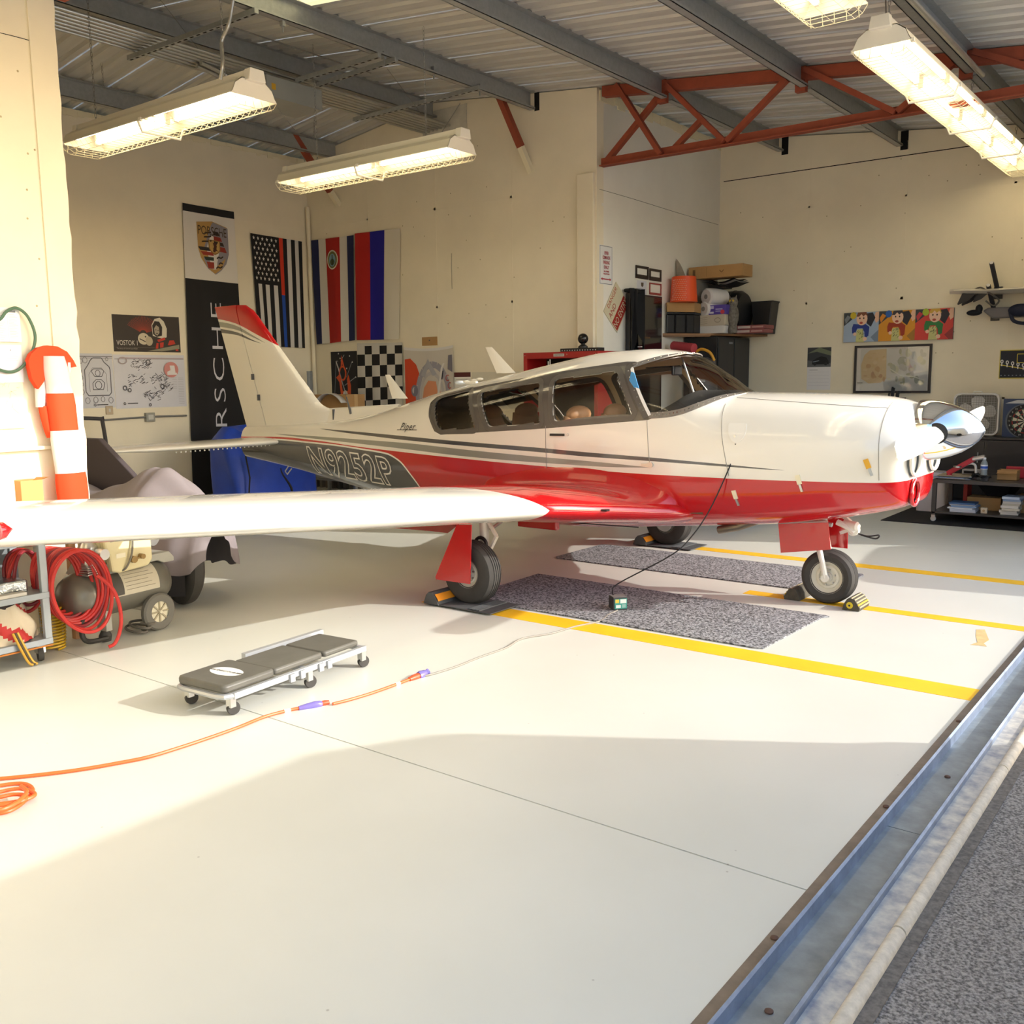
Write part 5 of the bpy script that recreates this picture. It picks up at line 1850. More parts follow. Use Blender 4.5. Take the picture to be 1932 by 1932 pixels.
# ------------------------------------------------------------------ far wing bay: wall pictures
M_CARD = mat('cardboard', '#b08a5a', .9, noise=.06)
M_BLK = mat('black_steel', '#1e2024', .38, coat=.15)
M_BLKG = mat('black_gloss', '#0d0f14', .12, coat=.5)
t, M, w, h = sheet('car_calendar', 'wall calendar with a dark car photo above the white month page', 'calendar', 'Y', YW, ((1524, 656), (1568, 655), (1567, 735), (1522, 736)), color='#e3e2e4')
a = Art(w, h)
a.rect(0, .54, 1, 1, '#3a3d42').poly([(0, .54), (1, .54), (1, .62), (0, .7)], '#5d6064').poly([(.0, .86), (.5, 1), (1, .9), (1, .8), (.4, .9)], '#6c7560')
a.poly([(.2, .6), (.22, .68), (.4, .75), (.6, .79), (.8, .76), (.9, .68), (.92, .6)], '#10151c').ell(.32, .61, .07, .035, '#22262b', 12).ell(.78, .61, .07, .035, '#22262b', 12).line([(.24, .66), (.5, .69)], .02, '#9fb0bd')
for k in range(5):
    a.line([(.06, .1+k*.08), (.94, .1+k*.08)], .006, '#bcbcc6')
a.line([(.1, .47), (.45, .47)], .02, '#8d8d96')
a.build(t, M)
# framed map behind glass
o, w, h, u = wall_quad('Y', YW, (1614, 655), (1759, 646), (1757, 739), (1611, 744), .012)
t = thing('framed_map', 'framed terrain map in a thin black frame behind glossy glass', 'picture', o)
M = frame_m((0, 0, 0), u, (0, 0, 1))
fw = .028
for x0, x1, y0, y1 in ((0, w, 0, fw), (0, w, h-fw, h), (0, fw, fw, h-fw), (w-fw, w, fw, h-fw)):
    MB().box(x0, x1, y0, y1, -.008, .022).build('frame_bar', mat('frame_black', '#24242a', .4), t, smooth=False, M=M)
MB().box(fw, w-fw, fw, h-fw, -.004, .002).build('map_sheet', ink('#d9d8d8'), t, smooth=False, M=M)
a = Art(w, h)
rnd = random.Random(11)
a.rect(.08, .06, .95, .93, '#c9cbc9')
a.poly([(.1, .3), (.09, .6), (.13, .8), (.2, .9), (.42, .92), (.43, .3), (.36, .22), (.2, .2)], '#c9b084')
for _ in range(26):
    x, y = rnd.uniform(.14, .40), rnd.uniform(.28, .84)
    a.ell(x, y, rnd.uniform(.01, .05), rnd.uniform(.01, .06), rnd.choice(('#b18d5e', '#c4a878', '#a97f56', '#d3bd94')), 9)
for _ in range(34):
    x, y = rnd.uniform(.46, .9), rnd.uniform(.2, .86)
    a.ell(x, y, rnd.uniform(.015, .05), rnd.uniform(.02, .09), rnd.choice(('#a9ab93', '#bcc0aa', '#c8c9b4', '#9fa69a', '#b6b8b4')), 9)
a.line([(.48, .5), (.62, .36), (.78, .34), (.92, .26)], .012, '#d9dcd2').rect(.045, .21, .12, .225, '#2a2a33')
a.build(t, M @ Matrix.Translation((0, 0, .0025)))
MB().box(fw, w-fw, fw, h-fw, .012, .013).build('glass', glass_mat('picture_glass', (.97, .97, .97), .035), t, smooth=False, M=M)
# triptych
o, w, h, u = wall_quad('Y', YW, (1594, 590), (1801, 582), (1799, 640), (1593, 646), .002)
t = thing('painted_triptych', 'long canvas of three cartoon boys in blue, rust and green jumpers', 'painting', o)
M = frame_m((0, 0, 0), u, (0, 0, 1))
MB().box(0, w, 0, h, 0, .03).build('canvas', ink('#55504c'), t, smooth=False, M=M)
a = Art(w, h)
def boy(x0, bg, bg2, jumper, hair, c1, c2):
    k = 1/3
    X = lambda x: x0+x*k
    a.rect(X(0), 0, X(1), 1, bg)
    a.poly([(X(.78), .15), (X(1), .4), (X(1), 0), (X(.9), 0)], bg2)
    a.poly([(X(0), .55), (X(.32), .85), (X(.35), 1), (X(0), 1)], '#3a4148')
    a.poly([(X(.02), .78), (X(.1), .92), (X(.2), .85), (X(.06), .62)], c1).ell(X(.27), .90, .03, .12, c2, 12)
    a.poly([(X(.92), .62), (X(1.0), .7), (X(1.0), 1), (X(.9), .98), (X(.86), .8)], '#e3b79b')
    a.poly([(X(.62), .95), (X(.82), .98), (X(.9), .8), (X(.78), .5), (X(.66), .62)], '#2a2a36')
    a.poly([(X(.28), .62), (X(.42), .60), (X(.60), .62), (X(.74), .5), (X(.72), .2), (X(.62), .12), (X(.6), .34), (X(.54), .46), (X(.4), .46), (X(.34), .3), (X(.25), .3), (X(.24), .48)], jumper)
    a.ell(X(.52), .78, .052, .22, '#e9c2a8', 18)
    a.poly([(X(.36), .86), (X(.4), 1), (X(.64), 1), (X(.69), .84), (X(.62), .92), (X(.56), .86), (X(.5), .94), (X(.44), .86)], hair)
    for ex in (.46, .57):
        a.ell(X(ex), .80, .007, .03, '#2c2624', 10)
    a.ell(X(.5), .645, .017, .04, '#b04a3c', 12)
    a.poly([(X(.36), .0), (X(.38), .42), (X(.56), .44), (X(.6), .0)], '#c6c684')
    for _ in range(12):
        x, y = rnd.uniform(.39, .56), rnd.uniform(.06, .4)
        a.line([(X(x), y), (X(x+.04), y+.05)], .004, '#49523a')
    a.ell(X(.33), .27, .016, .06, '#e9c2a8', 10).ell(X(.62), .10, .02, .07, '#e9c2a8', 10)
boy(0, '#9fb2cb', '#75879f', '#233a8c', '#7a4a34', '#7f868e', '#cdb52f')
boy(1/3, '#d9962f', '#a97a35', '#a23a25', '#3b3842', '#d98a2b', '#2b62b5')
boy(2/3, '#d0453f', '#93383a', '#2f7d45', '#cba243', '#c23b49', '#a9bf3a')
a.build(t, M @ Matrix.Translation((0, 0, .0305)))
# tool board print at the frame edge
t, M, w, h = sheet('tool_mat', 'black wall mat with yellow border and a row of white spanner shapes', 'wall mat', 'Y', YW, ((1886, 661), (2010, 657), (2008, 712), (1885, 716)), th=.006, color='#cdbb4a')
a = Art(w, h)
a.rect(.012, .03, .99, .97, '#141a2a').poly([(.012, .50), (.99, .12), (.99, .09), (.012, .47)], '#cdbb4a')
for k in range(9):
    x = .04+k*.085
    y = .60-k*.035
    a.ring(x, y, .018, .055, .014, '#e9e8e6', 10).rect(x-.008, y-.16, x+.008, y-.05, '#e9e8e6')
for k in range(12):
    a.rect(.03+k*.06, .10, .05+k*.06, .13, '#8c93a0')
a.line([(.28, .55), (.28, .85), (.6, .85), (.6, .55)], .012, '#cdbb4a', True)
a.build(t, M)
# surfboard on its rack
def bracket(px, py, label):
    p = at(px, py, 'Y', YW-.01)
    t = thing('wall_bracket', label, 'bracket', p, group='padded wall brackets')
    MB().box(-.045, .045, -.03, .01, -.08, .06).build('plate', M_BLK, t, smooth=False, bev=.004)
    MB().tube([(0, -.03, 0), (-.02, -.35, .30)], .026, 10).build('padded_arm', mat('foam_black', '#2c2d33', .8), t)
    MB().lathe([(.02, 0), (.02, .006)], (-.02, -.352, .302), (0, -1, .85), 12).build('arm_cap', mat('cap_white', '#d8d5d0', .5), t)
bracket(1884, 551, 'upper black padded wall bracket above the surfboard')
bracket(1878, 592, 'lower black padded wall bracket holding the surfboard')
t = thing('surfboard', 'white surfboard lying flat on the wall brackets with dark fins', 'surfboard', at(1792, 556, 'Y', YW-.22))
prof = [(0, .02), (.06, .10), (.2, .17), (.5, .22), (.9, .235), (1.4, .22), (1.8, .15), (2.0, .05), (2.03, .0)]
vs, fs = [], []
for x, w_ in prof:
    rk = .03*(1-min(1, x/.5))
    vs += [(x, -w_, .005+rk), (x, -w_*.6, .03+rk), (x, w_*.6, .03+rk), (x, w_, .005+rk), (x, w_*.6, -.022+rk), (x, -w_*.6, -.022+rk)]
for i in range(len(prof)-1):
    for k in range(6):
        fs.append((i*6+k, i*6+(k+1) % 6, i*6+6+(k+1) % 6, i*6+6+k))
fs += [tuple(range(6)), tuple(range(len(prof)*6-6, len(prof)*6))]
MB().add(vs, fs).build('board', mat('board_white', '#e6e2d8', .25, coat=.4), t)
for x, y, s in ((.16, -.10, 1.), (.16, .10, 1.), (.30, -.02, .8)):
    MB().prism([(x, 0), (x+.16*s, 0), (x+.06*s, -.09*s), (x-.04*s, -.13*s), (x-.05*s, -.12*s)], 'Y', y-.004, y+.004).build('fin', mat('fin_navy', '#10141f', .4), t, smooth=False)
MB().tube(spline([(.26, .0, .04), (.36, -.12, .05), (.46, -.16, -.02), (.55, -.10, -.10), (.50, -.12, -.16), (.42, -.14, -.10)], 6), .010, 8).build('leash', mat('leash_grey', '#5a5650', .7), t)
t = thing('wetsuit_boot', 'black neoprene boot hanging below the surfboard fins', 'boot', at(1838, 590, 'Y', YW-.2))
MB().sphere((0, 0, 0), .05, 12, 8, (1.7, .8, .7)).sphere((.05, 0, .04), .04, 12, 8, (1., .8, 1.3)).build('boot', mat('neoprene', '#10121a', .7), t)
t = thing('board_bag', 'grey second board lying under the white surfboard', 'surfboard', at(1858, 582, 'Y', YW-.15))
vs = []
MB().prism([(0, -.03), (.06, .0), (1.7, .0), (1.75, -.04), (1.7, -.11), (.1, -.12)], 'Y', -.12, .05).build('bag', mat('bag_grey', '#6f6b6c', .7), t, smooth=False, bev=.02)
t = thing('life_vest', 'dark navy folded vest hanging from the grey board at the frame edge', 'vest', at(1925, 585, 'Y', YW-.3))
MB().sphere((0, 0, 0), .09, 14, 10, (1.4, .8, .8)).tube(spline([(-.1, 0, -.02), (-.05, -.04, -.12), (.08, -.04, -.15), (.16, 0, -.1)], 6), .02, 8).build('vest', mat('vest_navy', '#1a2036', .8, bump=.4, bscale=12), t)
# black cabinet along the far wall with fan and dartboard on top
t = thing('tool_cabinet', 'long black steel cabinet under the box fan and dartboard', 'cabinet', (-.92, 5.62, 0))
MB().box(0, 2.0, 0, .5, .05, .76).build('body', M_BLK, t, smooth=False, bev=.004)
MB().box(-.01, 2.02, -.012, .51, .765, .79).build('top', M_BLK, t, smooth=False, bev=.003)
for k in range(3):
    dr = MB().box(.02+k*.66, .66+k*.66, -.008, 0, .08, .74).build('door', M_BLK, t, smooth=False, bev=.003)
    MB().tube([(.60+k*.66, -.03, .5), (.60+k*.66, -.03, .62)], .007, 8).build('handle', M_ALU, dr)
MB().box(0, 2, .02, .48, 0, .05).build('plinth', M_DARK, t, smooth=False)
t = thing('box_fan', 'square white box fan with clear blades standing on the black cabinet', 'fan', (-.42, 5.9, .79))
rr = rrect(-.245, .245, .01, .495, .07, 6)
n = len(rr)
vs = [(x, y, z) for y in (-.05, .05) for x, z in rr]+[(x*.93, y, .2525+(z-.2525)*.93) for y in (-.05, .05) for x, z in rr]
fs = []
for i in range(n):
    j = (i+1) % n
    fs += [(i, j, n+j, n+i), (2*n+i, 2*n+j, 3*n+j, 3*n+i), (i, j, 2*n+j, 2*n+i), (n+i, n+j, 3*n+j, 3*n+i)]
MB().add(vs, fs).build('housing_frame', mat('fan_white', '#dcdad6', .4), t, angle=50)
mb = MB()
for k in range(17):
    x = -.215+k*.0269
    mb.tube([(x, -.048, .03), (x, -.048, .475)], .0022, 4, cap=False)
    mb.tube([(-.22, -.05, .03+k*.0275), (.22, -.05, .03+k*.0275)], .0022, 4, cap=False)
mb.build('front_grille_mesh', mat('grille_grey', '#b3aea6', .5), t)
MB().box(-.22, .22, .04, .045, .02, .48).build('back_panel', mat('fan_back', '#8f8a82', .7), t, smooth=False)
for k in range(5):
    an = 2*PI*k/5+.25
    c, s = math.cos(an), math.sin(an)
    q = []
    for r_, w0 in ((.03, .025), (.1, .06), (.17, .07), (.205, .035)):
        q += [(r_*c-w0*s, -.02, .2525+r_*s+w0*c), (r_*c+w0*s, .015, .2525+r_*s-w0*c)]
    MB().add(q, [(0, 1, 3, 2), (2, 3, 5, 4), (4, 5, 7, 6)]).build('fan_blade', mat('blade_clear', '#d9d6d2', .3), t)
MB().lathe([(.03, -.04), (.035, .03)], (0, 0, .2525), (0, 1, 0), 16).build('hub', mat('fan_white', '#dcdad6', .4), t)
MB().tube([(-.05, 0, .495), (-.04, 0, .512), (.04, 0, .512), (.05, 0, .495)], .007, 8).build('carry_handle', mat('fan_white', '#dcdad6', .4), t)
t = thing('dartboard', 'dartboard in its blue and white retail box on the black cabinet', 'dartboard', (.10, 5.86, .79))
MB().box(-.235, .235, 0, .06, 0, .43).build('carton', mat('carton_blue', '#2c3f63', .5), t, smooth=False)
Mx = Matrix.Translation((-.235, -.001, 0)) @ frame_m((0, 0, 0), (1, 0, 0), (0, 0, 1))
a = Art(.47, .43)
a.poly([(.04, .88), (.3, .97), (.98, .97), (.98, .88)], '#c9ccd2').ell(.5, .42, .44, .42*1.09, '#5d6672', 40)
a.ell(.5, .42, .40, .40*1.09, '#17181c', 40)
for k in range(20):
    a0 = 2*PI*k/20
    a.poly([(.5, .42)]+[(.5+.30*math.cos(a0+2*PI/20*j/3), .42+.30*1.09*math.sin(a0+2*PI/20*j/3)) for j in range(4)], '#d9d2bd' if k % 2 else '#1d1c1f')
for k in range(20):
    a0 = 2*PI*k/20
    for r0, r1 in ((.17, .19), (.28, .30)):
        pts = [(r1, 0), (r1, 1), (r0, 1), (r0, 0)]
        a.poly([(.5+r_*math.cos(a0+2*PI/20*q), .42+r_*1.09*math.sin(a0+2*PI/20*q)) for r_, q in pts], '#a32a26' if k % 2 == 0 else '#2d6a45')
a.ell(.5, .42, .03, .033, '#2d6a45', 14).ell(.5, .42, .014, .015, '#a32a26', 10)
a.build(t, Mx)
for k, nn in enumerate((6, 13, 4, 18, 1, 20, 5, 12, 9, 14, 11, 8, 16, 7, 19, 3, 17, 2, 15, 10)):
    an = 2*PI*k/20
    text(str(nn), .028, ink('#d9d6cf'), Mx @ Matrix.Translation((.235+.165*math.cos(an), .1806+.165*math.sin(an), .012)), t)
text('BRISTLE', .03, ink('#23272e'), Mx @ Matrix.Translation((.33, .4, .012)), t)
# low rolling bench with its load, standing on a black floor mat
tag(MB().box(-.87, 1.15, 3.9, 5.55, 0, .008).build('floor_mat', mat('mat_black', '#1a1a1c', .85, bump=.4, bscale=80), smooth=False, bev=.003), 'large black rubber mat under the rolling bench', 'mat')
t = thing('rolling_bench', 'low dark steel bench on castors loaded with papers and boxes', 'bench', (-.40, 4.10, .008))
M_BEN = mat('bench_steel', '#4a4644', .45, metal=.3)
MB().box(-.02, 1.7, -.02, .72, .40, .435).build('top', M_BEN, t, smooth=False, bev=.003)
MB().box(-.02, 1.7, -.02, .72, .085, .105).build('shelf', M_BEN, t, smooth=False, bev=.003)
for x in (0, 1.66):
    for y in (0, .68):
        MB().box(x-.02, x+.02, y-.02, y+.02, .07, .40).build('leg', M_BEN, t, smooth=False)
        ca = MB().lathe([(.026, -.012), (.028, 0), (.026, .012)], (x, y, .028), (0, 1, 0), 16).build('castor_wheel', mat('castor_pale', '#c9c7c2', .4), t)
        MB().box(x-.018, x+.018, y-.016, y+.016, .03, .07).build('castor_fork', M_ALU, ca, smooth=False)
ZB = .008+.435
ZS = .008+.105
def slab_stack(name, label, cat, loc, n, w, d, hs, cols, jit=.02, rz=0, group=None):
    t = thing(name, label, cat, loc, rz, group)
    z = 0
    rn = random.Random(len(label))
    for k in range(n):
        hh = hs[k % len(hs)]
        c = Matrix.Translation((rn.uniform(-jit, jit), rn.uniform(-jit, jit), z)) @ Matrix.Rotation(rn.uniform(-.08, .08), 4, 'Z')
        MB().box(-w/2, w/2, -d/2, d/2, .0005, hh-.0005).build('booklet', ink(cols[k % len(cols)]), t, smooth=False, M=c)
        z += hh
    return t
slab_stack('paper_pile', 'pile of blue covered booklets on the bench shelf beside its leg', 'papers', (-.14, 4.26, ZS), 6, .24, .2, (.014, .018), ('#d6d7dd', '#c9ccd6', '#dcdce0', '#7f9bbd', '#d6d7dd', '#44648f'))
slab_stack('paper_pile', 'tall pile of white manuals in the middle of the bench shelf', 'papers', (.29, 4.28, ZS), 8, .16, .2, (.02, .026), ('#d9d3c8', '#e2ddd4', '#cfc6b4', '#dcd6cc', '#b9b3a4', '#e4e0da', '#8a9bb4', '#c3cfe0'))
slab_stack('paper_pile', 'pile of white sheets at the frame edge on the bench shelf', 'papers', (.62, 4.2, ZS), 7, .17, .2, (.016, .02), ('#dcdad8', '#cfccc9', '#e3e1de'))
def carton(name, label, loc, sx, sy, sz, rz=0, open_=False, m=None):
    t = thing(name, label, 'box', loc, rz)
    m = m or M_CARD
    if open_:
        tk = .004
        for b_ in ((-sx/2, sx/2, -sy/2, -sy/2+tk), (-sx/2, sx/2, sy/2-tk, sy/2), (-sx/2, -sx/2+tk, -sy/2+tk, sy/2-tk), (sx/2-tk, sx/2, -sy/2+tk, sy/2-tk)):
            MB().box(*b_, 0, sz).build('side', m, t, smooth=False)
        MB().box(-sx/2, sx/2, -sy/2, sy/2, 0, tk).build('bottom', m, t, smooth=False)
        MB().box(-sx/2, sx/2, -sy/2-sy*.28, -sy/2, sz-.03, sz-.026).build('flap', m, t, smooth=False)
    else:
        MB().box(-sx/2, sx/2, -sy/2, sy/2, 0, sz).build('body', m, t, smooth=False, bev=.003)
        MB().box(-sx/2-.0008, sx/2+.0008, -.02, .02, sz*.55, sz+.0008).build('tape', mat('tape', '#c7a574', .4), t, smooth=False)
    return t
carton('cardboard_box', 'flat brown carton behind the booklets on the bench shelf', (.0, 4.55, ZS), .32, .22, .13)
carton('cardboard_box', 'wide brown carton behind the manuals on the bench shelf', (.52, 4.55, ZS), .44, .3, .17)
carton('cardboard_box', 'small open brown carton on the bench top beside the bottle', (.22, 4.42, ZB), .18, .16, .10, open_=True)
t = thing('small_device', 'small beige device between the booklets and manuals', 'device', (.06, 4.18, ZS))
MB().box(-.03, .03, -.02, .02, 0, .06).build('body', mat('device_beige', '#c7b79d', .5), t, smooth=False, bev=.006)
MB().lathe([(.012, 0), (.012, .006)], (0, -.02, .03), (0, -1, 0), 14).build('dial', mat('device_tan', '#a88d69', .5), t)
t = thing('plastic_tub', 'black plastic tub hanging under the bench top', 'tub', (.12, 4.62, ZS+.14))
MB().lathe([(.10, 0), (.17, .11), (.175, .115), (.165, .115), (.09, .01)], (0, 0, 0), (0, 0, 1), 4, cap=False).build('tub', mat('tub_black', '#16171c', .5), t, M=Matrix.Rotation(PI/4, 4, 'Z') @ Matrix.Diagonal((1.5, .9, 1, 1)))
t = thing('red_binder', 'red binder standing upright at the back of the bench shelf', 'binder', (-.22, 4.72, ZS))
MB().box(-.02, .02, -.1, .1, 0, .26).build('cover', ink('#b23a34'), t, smooth=False, bev=.003)
t = thing('water_bottle', 'clear plastic water bottle with a blue and white label on the bench', 'bottle', (.03, 4.22, ZB))
MB().lathe([(.028, 0), (.033, .006), (.032, .03), (.033, .06), (.031, .09), (.033, .115), (.033, .165), (.03, .18), (.016, .205), (.013, .215)], seg=20).build('body', mat('bottle_clear', '#c9d4d8', .1, trans=.6), t)
MB().lathe([(.0335, .115), (.0335, .16)], seg=20, cap=False).build('label_band', ink('#dfe6f0'), t)
MB().lathe([(.0338, .12), (.0338, .145)], seg=20, cap=False).build('label_print', ink('#2b56b0'), t)
MB().lathe([(.014, .213), (.015, .216), (.015, .23), (.012, .232)], seg=16).build('cap', ink('#e9e9ec'), t)
slab_stack('paper_pile', 'spread magazines at the end of the bench top', 'papers', (-.24, 4.32, ZB), 5, .30, .3, (.006, .009), ('#9aa0ae', '#cfc8b8', '#8fa0bf', '#d6d3cd', '#a99a80'), jit=.05)
t = thing('parts_tray', 'grey label machine lying among tools on the bench top', 'machine', (-.13, 4.42, ZB+.04))
MB().box(-.08, .08, -.05, .05, 0, .05).build('body', mat('machine_grey', '#a4a2a4', .5), t, smooth=False, bev=.008)
MB().box(-.06, .06, -.055, -.05, .01, .035).build('display', M_DARK, t, smooth=False)
rn = random.Random(21)
for k, lb in enumerate(('black cable coil beside the magazines on the bench', 'small black camera mount on the bench top', 'black hand tool heap in front of the water bottle')):
    t = thing('tool_bundle', lb, 'tools', (-.06+k*.055, 4.30-.05*k, ZB))
    mb = MB()
    pts = [(rn.uniform(-.05, .05), rn.uniform(-.05, .05), rn.uniform(.012, .07)) for _ in range(9)]
    mb.tube(spline(pts, 5), .008, 6)
    mb.build('cable', M_BLACK, t)
    MB().box(-.03, .03, -.03, .03, .0, .03).build('body', mat('tool_grey', '#3c3e44', .4), t, smooth=False, bev=.004)
t = thing('foot_stand', 'red and silver folding stand leaning over the bench', 'stand', (-.30, 4.25, ZB+.03))
MB().bar((-.02, 0, .02), (.24, -.02, .19), .04, .05).build('red_arm', mat('stand_red', '#b32a3a', .35), t, smooth=False, bev=.008)
MB().tube([(.22, -.02, .18), (.33, -.02, .205)], .025, 14).build('grip', mat('grip_chrome', '#cfd0d2', .25, metal=.7), t)
MB().tube(spline([(.10, 0, .08), (.18, -.01, .13), (.24, -.01, .12), (.25, 0, .04)], 6), .012, 8).build('white_bow', ink('#dcd6cc'), t)
MB().lathe([(.04, 0), (.04, .015)], (.08, -.03, .09), (0, 0, 1), 18).build('hub', M_ALU, t)
MB().sphere((0, 0, 0), .03, 12, 8).build('red_foot', mat('stand_red', '#b32a3a', .35), t)
t = thing('dehumidifier', 'white plastic dehumidifier with a dark slot beside the bench', 'appliance', (-.62, 4.93, .008))
MB().prism(rrect(-.15, .15, -.12, .12, .05), 'Z', 0, .43).build('housing', mat('appliance_white', '#d5d0d6', .4), t, angle=40)
MB().box(.02, .035, -.1225, -.119, .04, .17).build('level_slot', M_BLACK, t, smooth=False)
MB().prism(rrect(-.12, .12, -.09, .09, .04), 'Z', .43, .44).build('top_grille', mat('appliance_grey', '#a9a6ab', .5), t, angle=40)
t = thing('blue_bucket', 'blue plastic bucket with white print at the frame edge under the bench', 'bucket', (.72, 3.98, .008))
MB().lathe([(.09, 0), (.125, .24), (.13, .245), (.12, .245), (.085, .01)], seg=24, cap=False).build('pail', mat('pail_blue', '#17305e', .4), t)
text('TTT', .03, ink('#c9ccd4'), frame_m((-.05, -.112, .06), (1, 0, 0), (0, 0, 1)), t)
slab_stack('paper_pile', 'blue folded shop towels at the frame edge on the bench top', 'papers', (.58, 4.22, ZB), 3, .2, .16, (.012,), ('#cfd2da', '#6f92c4', '#9db4d4'))
t = thing('glass_jar', 'clear jar with white lid at the frame edge on the bench', 'jar', (.50, 4.40, ZB))
MB().lathe([(.045, 0), (.05, .01), (.05, .15), (.04, .17)], seg=20).build('jar', mat('jar_glass', '#9d9a96', .1, trans=.5), t)
MB().lathe([(.043, .17), (.043, .20), (.02, .215)], seg=20).build('lid', ink('#d8d6d2'), t)
MB().box(-.2, .1, .0, .03, .0, .12).build('red_case', mat('stand_red', '#b32a3a', .35), thing('red_case', 'red plastic case standing behind the small carton', 'case', (.36, 4.6, ZB)), smooth=False, bev=.01)
# small plant-like cable tips just over the cowl
t = thing('cable_tips', 'small cluster of black cable ends showing above the cowl', 'cables', at(1682, 747, 'Y', 5.9))
for dx, hh in ((-.03, .06), (0, .11), (.02, .10), (.06, .05), (.08, .06)):
    MB().tube([(dx, 0, -.3), (dx, 0, hh*.3), (dx+.01, 0, hh)], .012, 6).build('cable_end', M_BLACK, t)
MB().box(-.14, .16, -.03, .05, -.14, -.02).build('holder', M_BLACK, t, smooth=False)
MB().tube([(-.1, 0, -.1), (-.1, 0, .9-2.2)], .02, 8).build('stand_pole', M_BLACK, t)

# ------------------------------------------------------------------ far step wall: signs, black locker, corner cabinet
def sx_sheet(*a_, **k):
    return sheet(*a_, **k)
t, M, w, h = sheet('parking_sign', 'white metal parking sign with red lettering and arrow', 'sign', 'X', XS, ((1131, 461), (1156, 466), (1154, 540), (1130, 534)), th=.004, color='#e3e3e2')
a = Art(w, h)
a.line([(.04, .02), (.96, .02), (.96, .98), (.04, .98)], .018, '#4a4a52', True)
a.poly([(.1, .14), (.22, .18), (.22, .155), (.78, .155), (.78, .18), (.9, .14), (.78, .10), (.78, .125), (.22, .125), (.22, .10)], '#b02438')
a.build(t, M)
for k, (s_, y, z_, sxx) in enumerate((('PIPER', .80, .145, .72), ('COMANCHE', .685, .145, .56), ('PARKING', .56, .145, .64), ('ONLY', .44, .145, .75), ('ALL OTHERS', .335, .06, .9), ('WILL BE TOWED', .27, .06, .8))):
    text(s_, h*z_*.82, ink('#b02438'), M @ Matrix.Translation((w*.5, h*y, .006)), t, sx=sxx, offset=.001)
c0 = at(1163, 580, 'X', XS+.006)
t = thing('warning_sign', 'cream and red diamond-turned sign half hidden by the hanging jacket', 'sign', c0)
M = frame_m((0, 0, 0), (0, 1, 0), (0, 0, 1)) @ Matrix.Rotation(math.radians(52), 4, 'Z')
sw_, shh = .44, .38
MB().box(-sw_/2, sw_/2, -shh/2, shh/2, 0, .004).build('sheet', ink('#d8cfb0'), t, smooth=False, M=M)
a = Art(sw_, shh)
a.rect(.03, .04, .97, .42, '#a5281f').rect(.05, .07, .95, .39, '#a5281f')
a.build(t, M @ Matrix.Translation((-sw_/2, -shh/2, .0045)))
text('DANGER', .075, ink('#b3392c'), M @ Matrix.Translation((.02, .145, .006)), t, sx=1.0)
text('AND', .10, ink('#a5281f'), M @ Matrix.Translation((-.09, .045, .006)), t, sx=.9)
text('NO ENTRY', .12, ink('#d8cfb0'), M @ Matrix.Translation((0, -.105, .007)), t, sx=.68)
fr = ((1199, 500, 1223, 528, '#2d2420', 'black empty plate frame in the upper row beside the shelf', 'dark'), (1225, 506, 1247, 532, '#3a302a', 'thin dark plate frame nearest the shelf in the upper row', 'dark'), (1225, 533, 1247, 558, '#a64a44', 'red plate frame in the lower row beside the shelf', 'red'))
for x0, y0, x1, y1, c, lb, kd in fr:
    p, q = at(x0, y0, 'X', XS+.004), at(x1, y1, 'X', XS+.004)
    t = thing('plate_frame', lb, 'plate frame', (p.x, p.y, q.z))
    w, h = q.y-p.y, p.z-q.z
    th_ = .03 if kd == 'dark' else .016
    for b_ in ((0, w, 0, th_*1.6), (0, w, h-th_, h), (0, th_, th_, h-th_), (w-th_, w, th_, h-th_)):
        MB().box(0, .008, *b_).build('frame_bar', ink(c), t, smooth=False)
t, M, w, h = sheet('crest_card', 'white card with a small shield crest and grey lettering', 'card', 'X', XS, ((1202, 528), (1220, 531), (1219, 557), (1201, 553)), color='#d3d2d6')
a = Art(w, h)
a.poly([(.4, .85), (.68, .87), (.66, .62), (.54, .52), (.42, .62)], '#5d4a38').rect(.12, .34, .85, .40, '#77757e').rect(.14, .24, .7, .27, '#9a98a0')
a.build(t, M)
t = thing('tall_locker', 'tall glossy black locker against the far step wall', 'cabinet', (XS+.012, 3.68, 0))
MB().box(0, .06, 0, .78, 0, 2.50).build('body', M_BLK, t, smooth=False, bev=.006)
dr = MB().box(.06, .068, .02, .76, .04, 2.48).build('door', M_BLKG, t, smooth=False, bev=.003)
MB().box(.068, .08, .25, .45, 1.98, 2.0).build('handle', mat('brass_dull', '#6a5138', .4, metal=.5), dr, smooth=False)
t = thing('hanging_jacket', 'black jacket draped over the top of the tall locker', 'jacket', (XS+.09, 3.66, 1.85))
def jk(a_, b_):
    y = -.06+a_*.30+.03*math.sin(a_*9)
    z = .70-b_*(.62+.14*math.sin(a_*7+1))
    return (.02+.03*math.sin(a_*14+b_*3)+.02*b_, y, z)
MB().grid(jk, 26, 14).build('coat', mat('cloth_black', '#0e0f12', .9), t, angle=180)
MB().box(.02, .06, .14, .18, .02, .03).build('tag_label', ink('#dcdcdc'), t, smooth=False)
MB().box(-.07, .03, -.05, .22, .655, .70).build('collar', mat('cloth_black', '#0e0f12', .9), t, smooth=False, bev=.02)
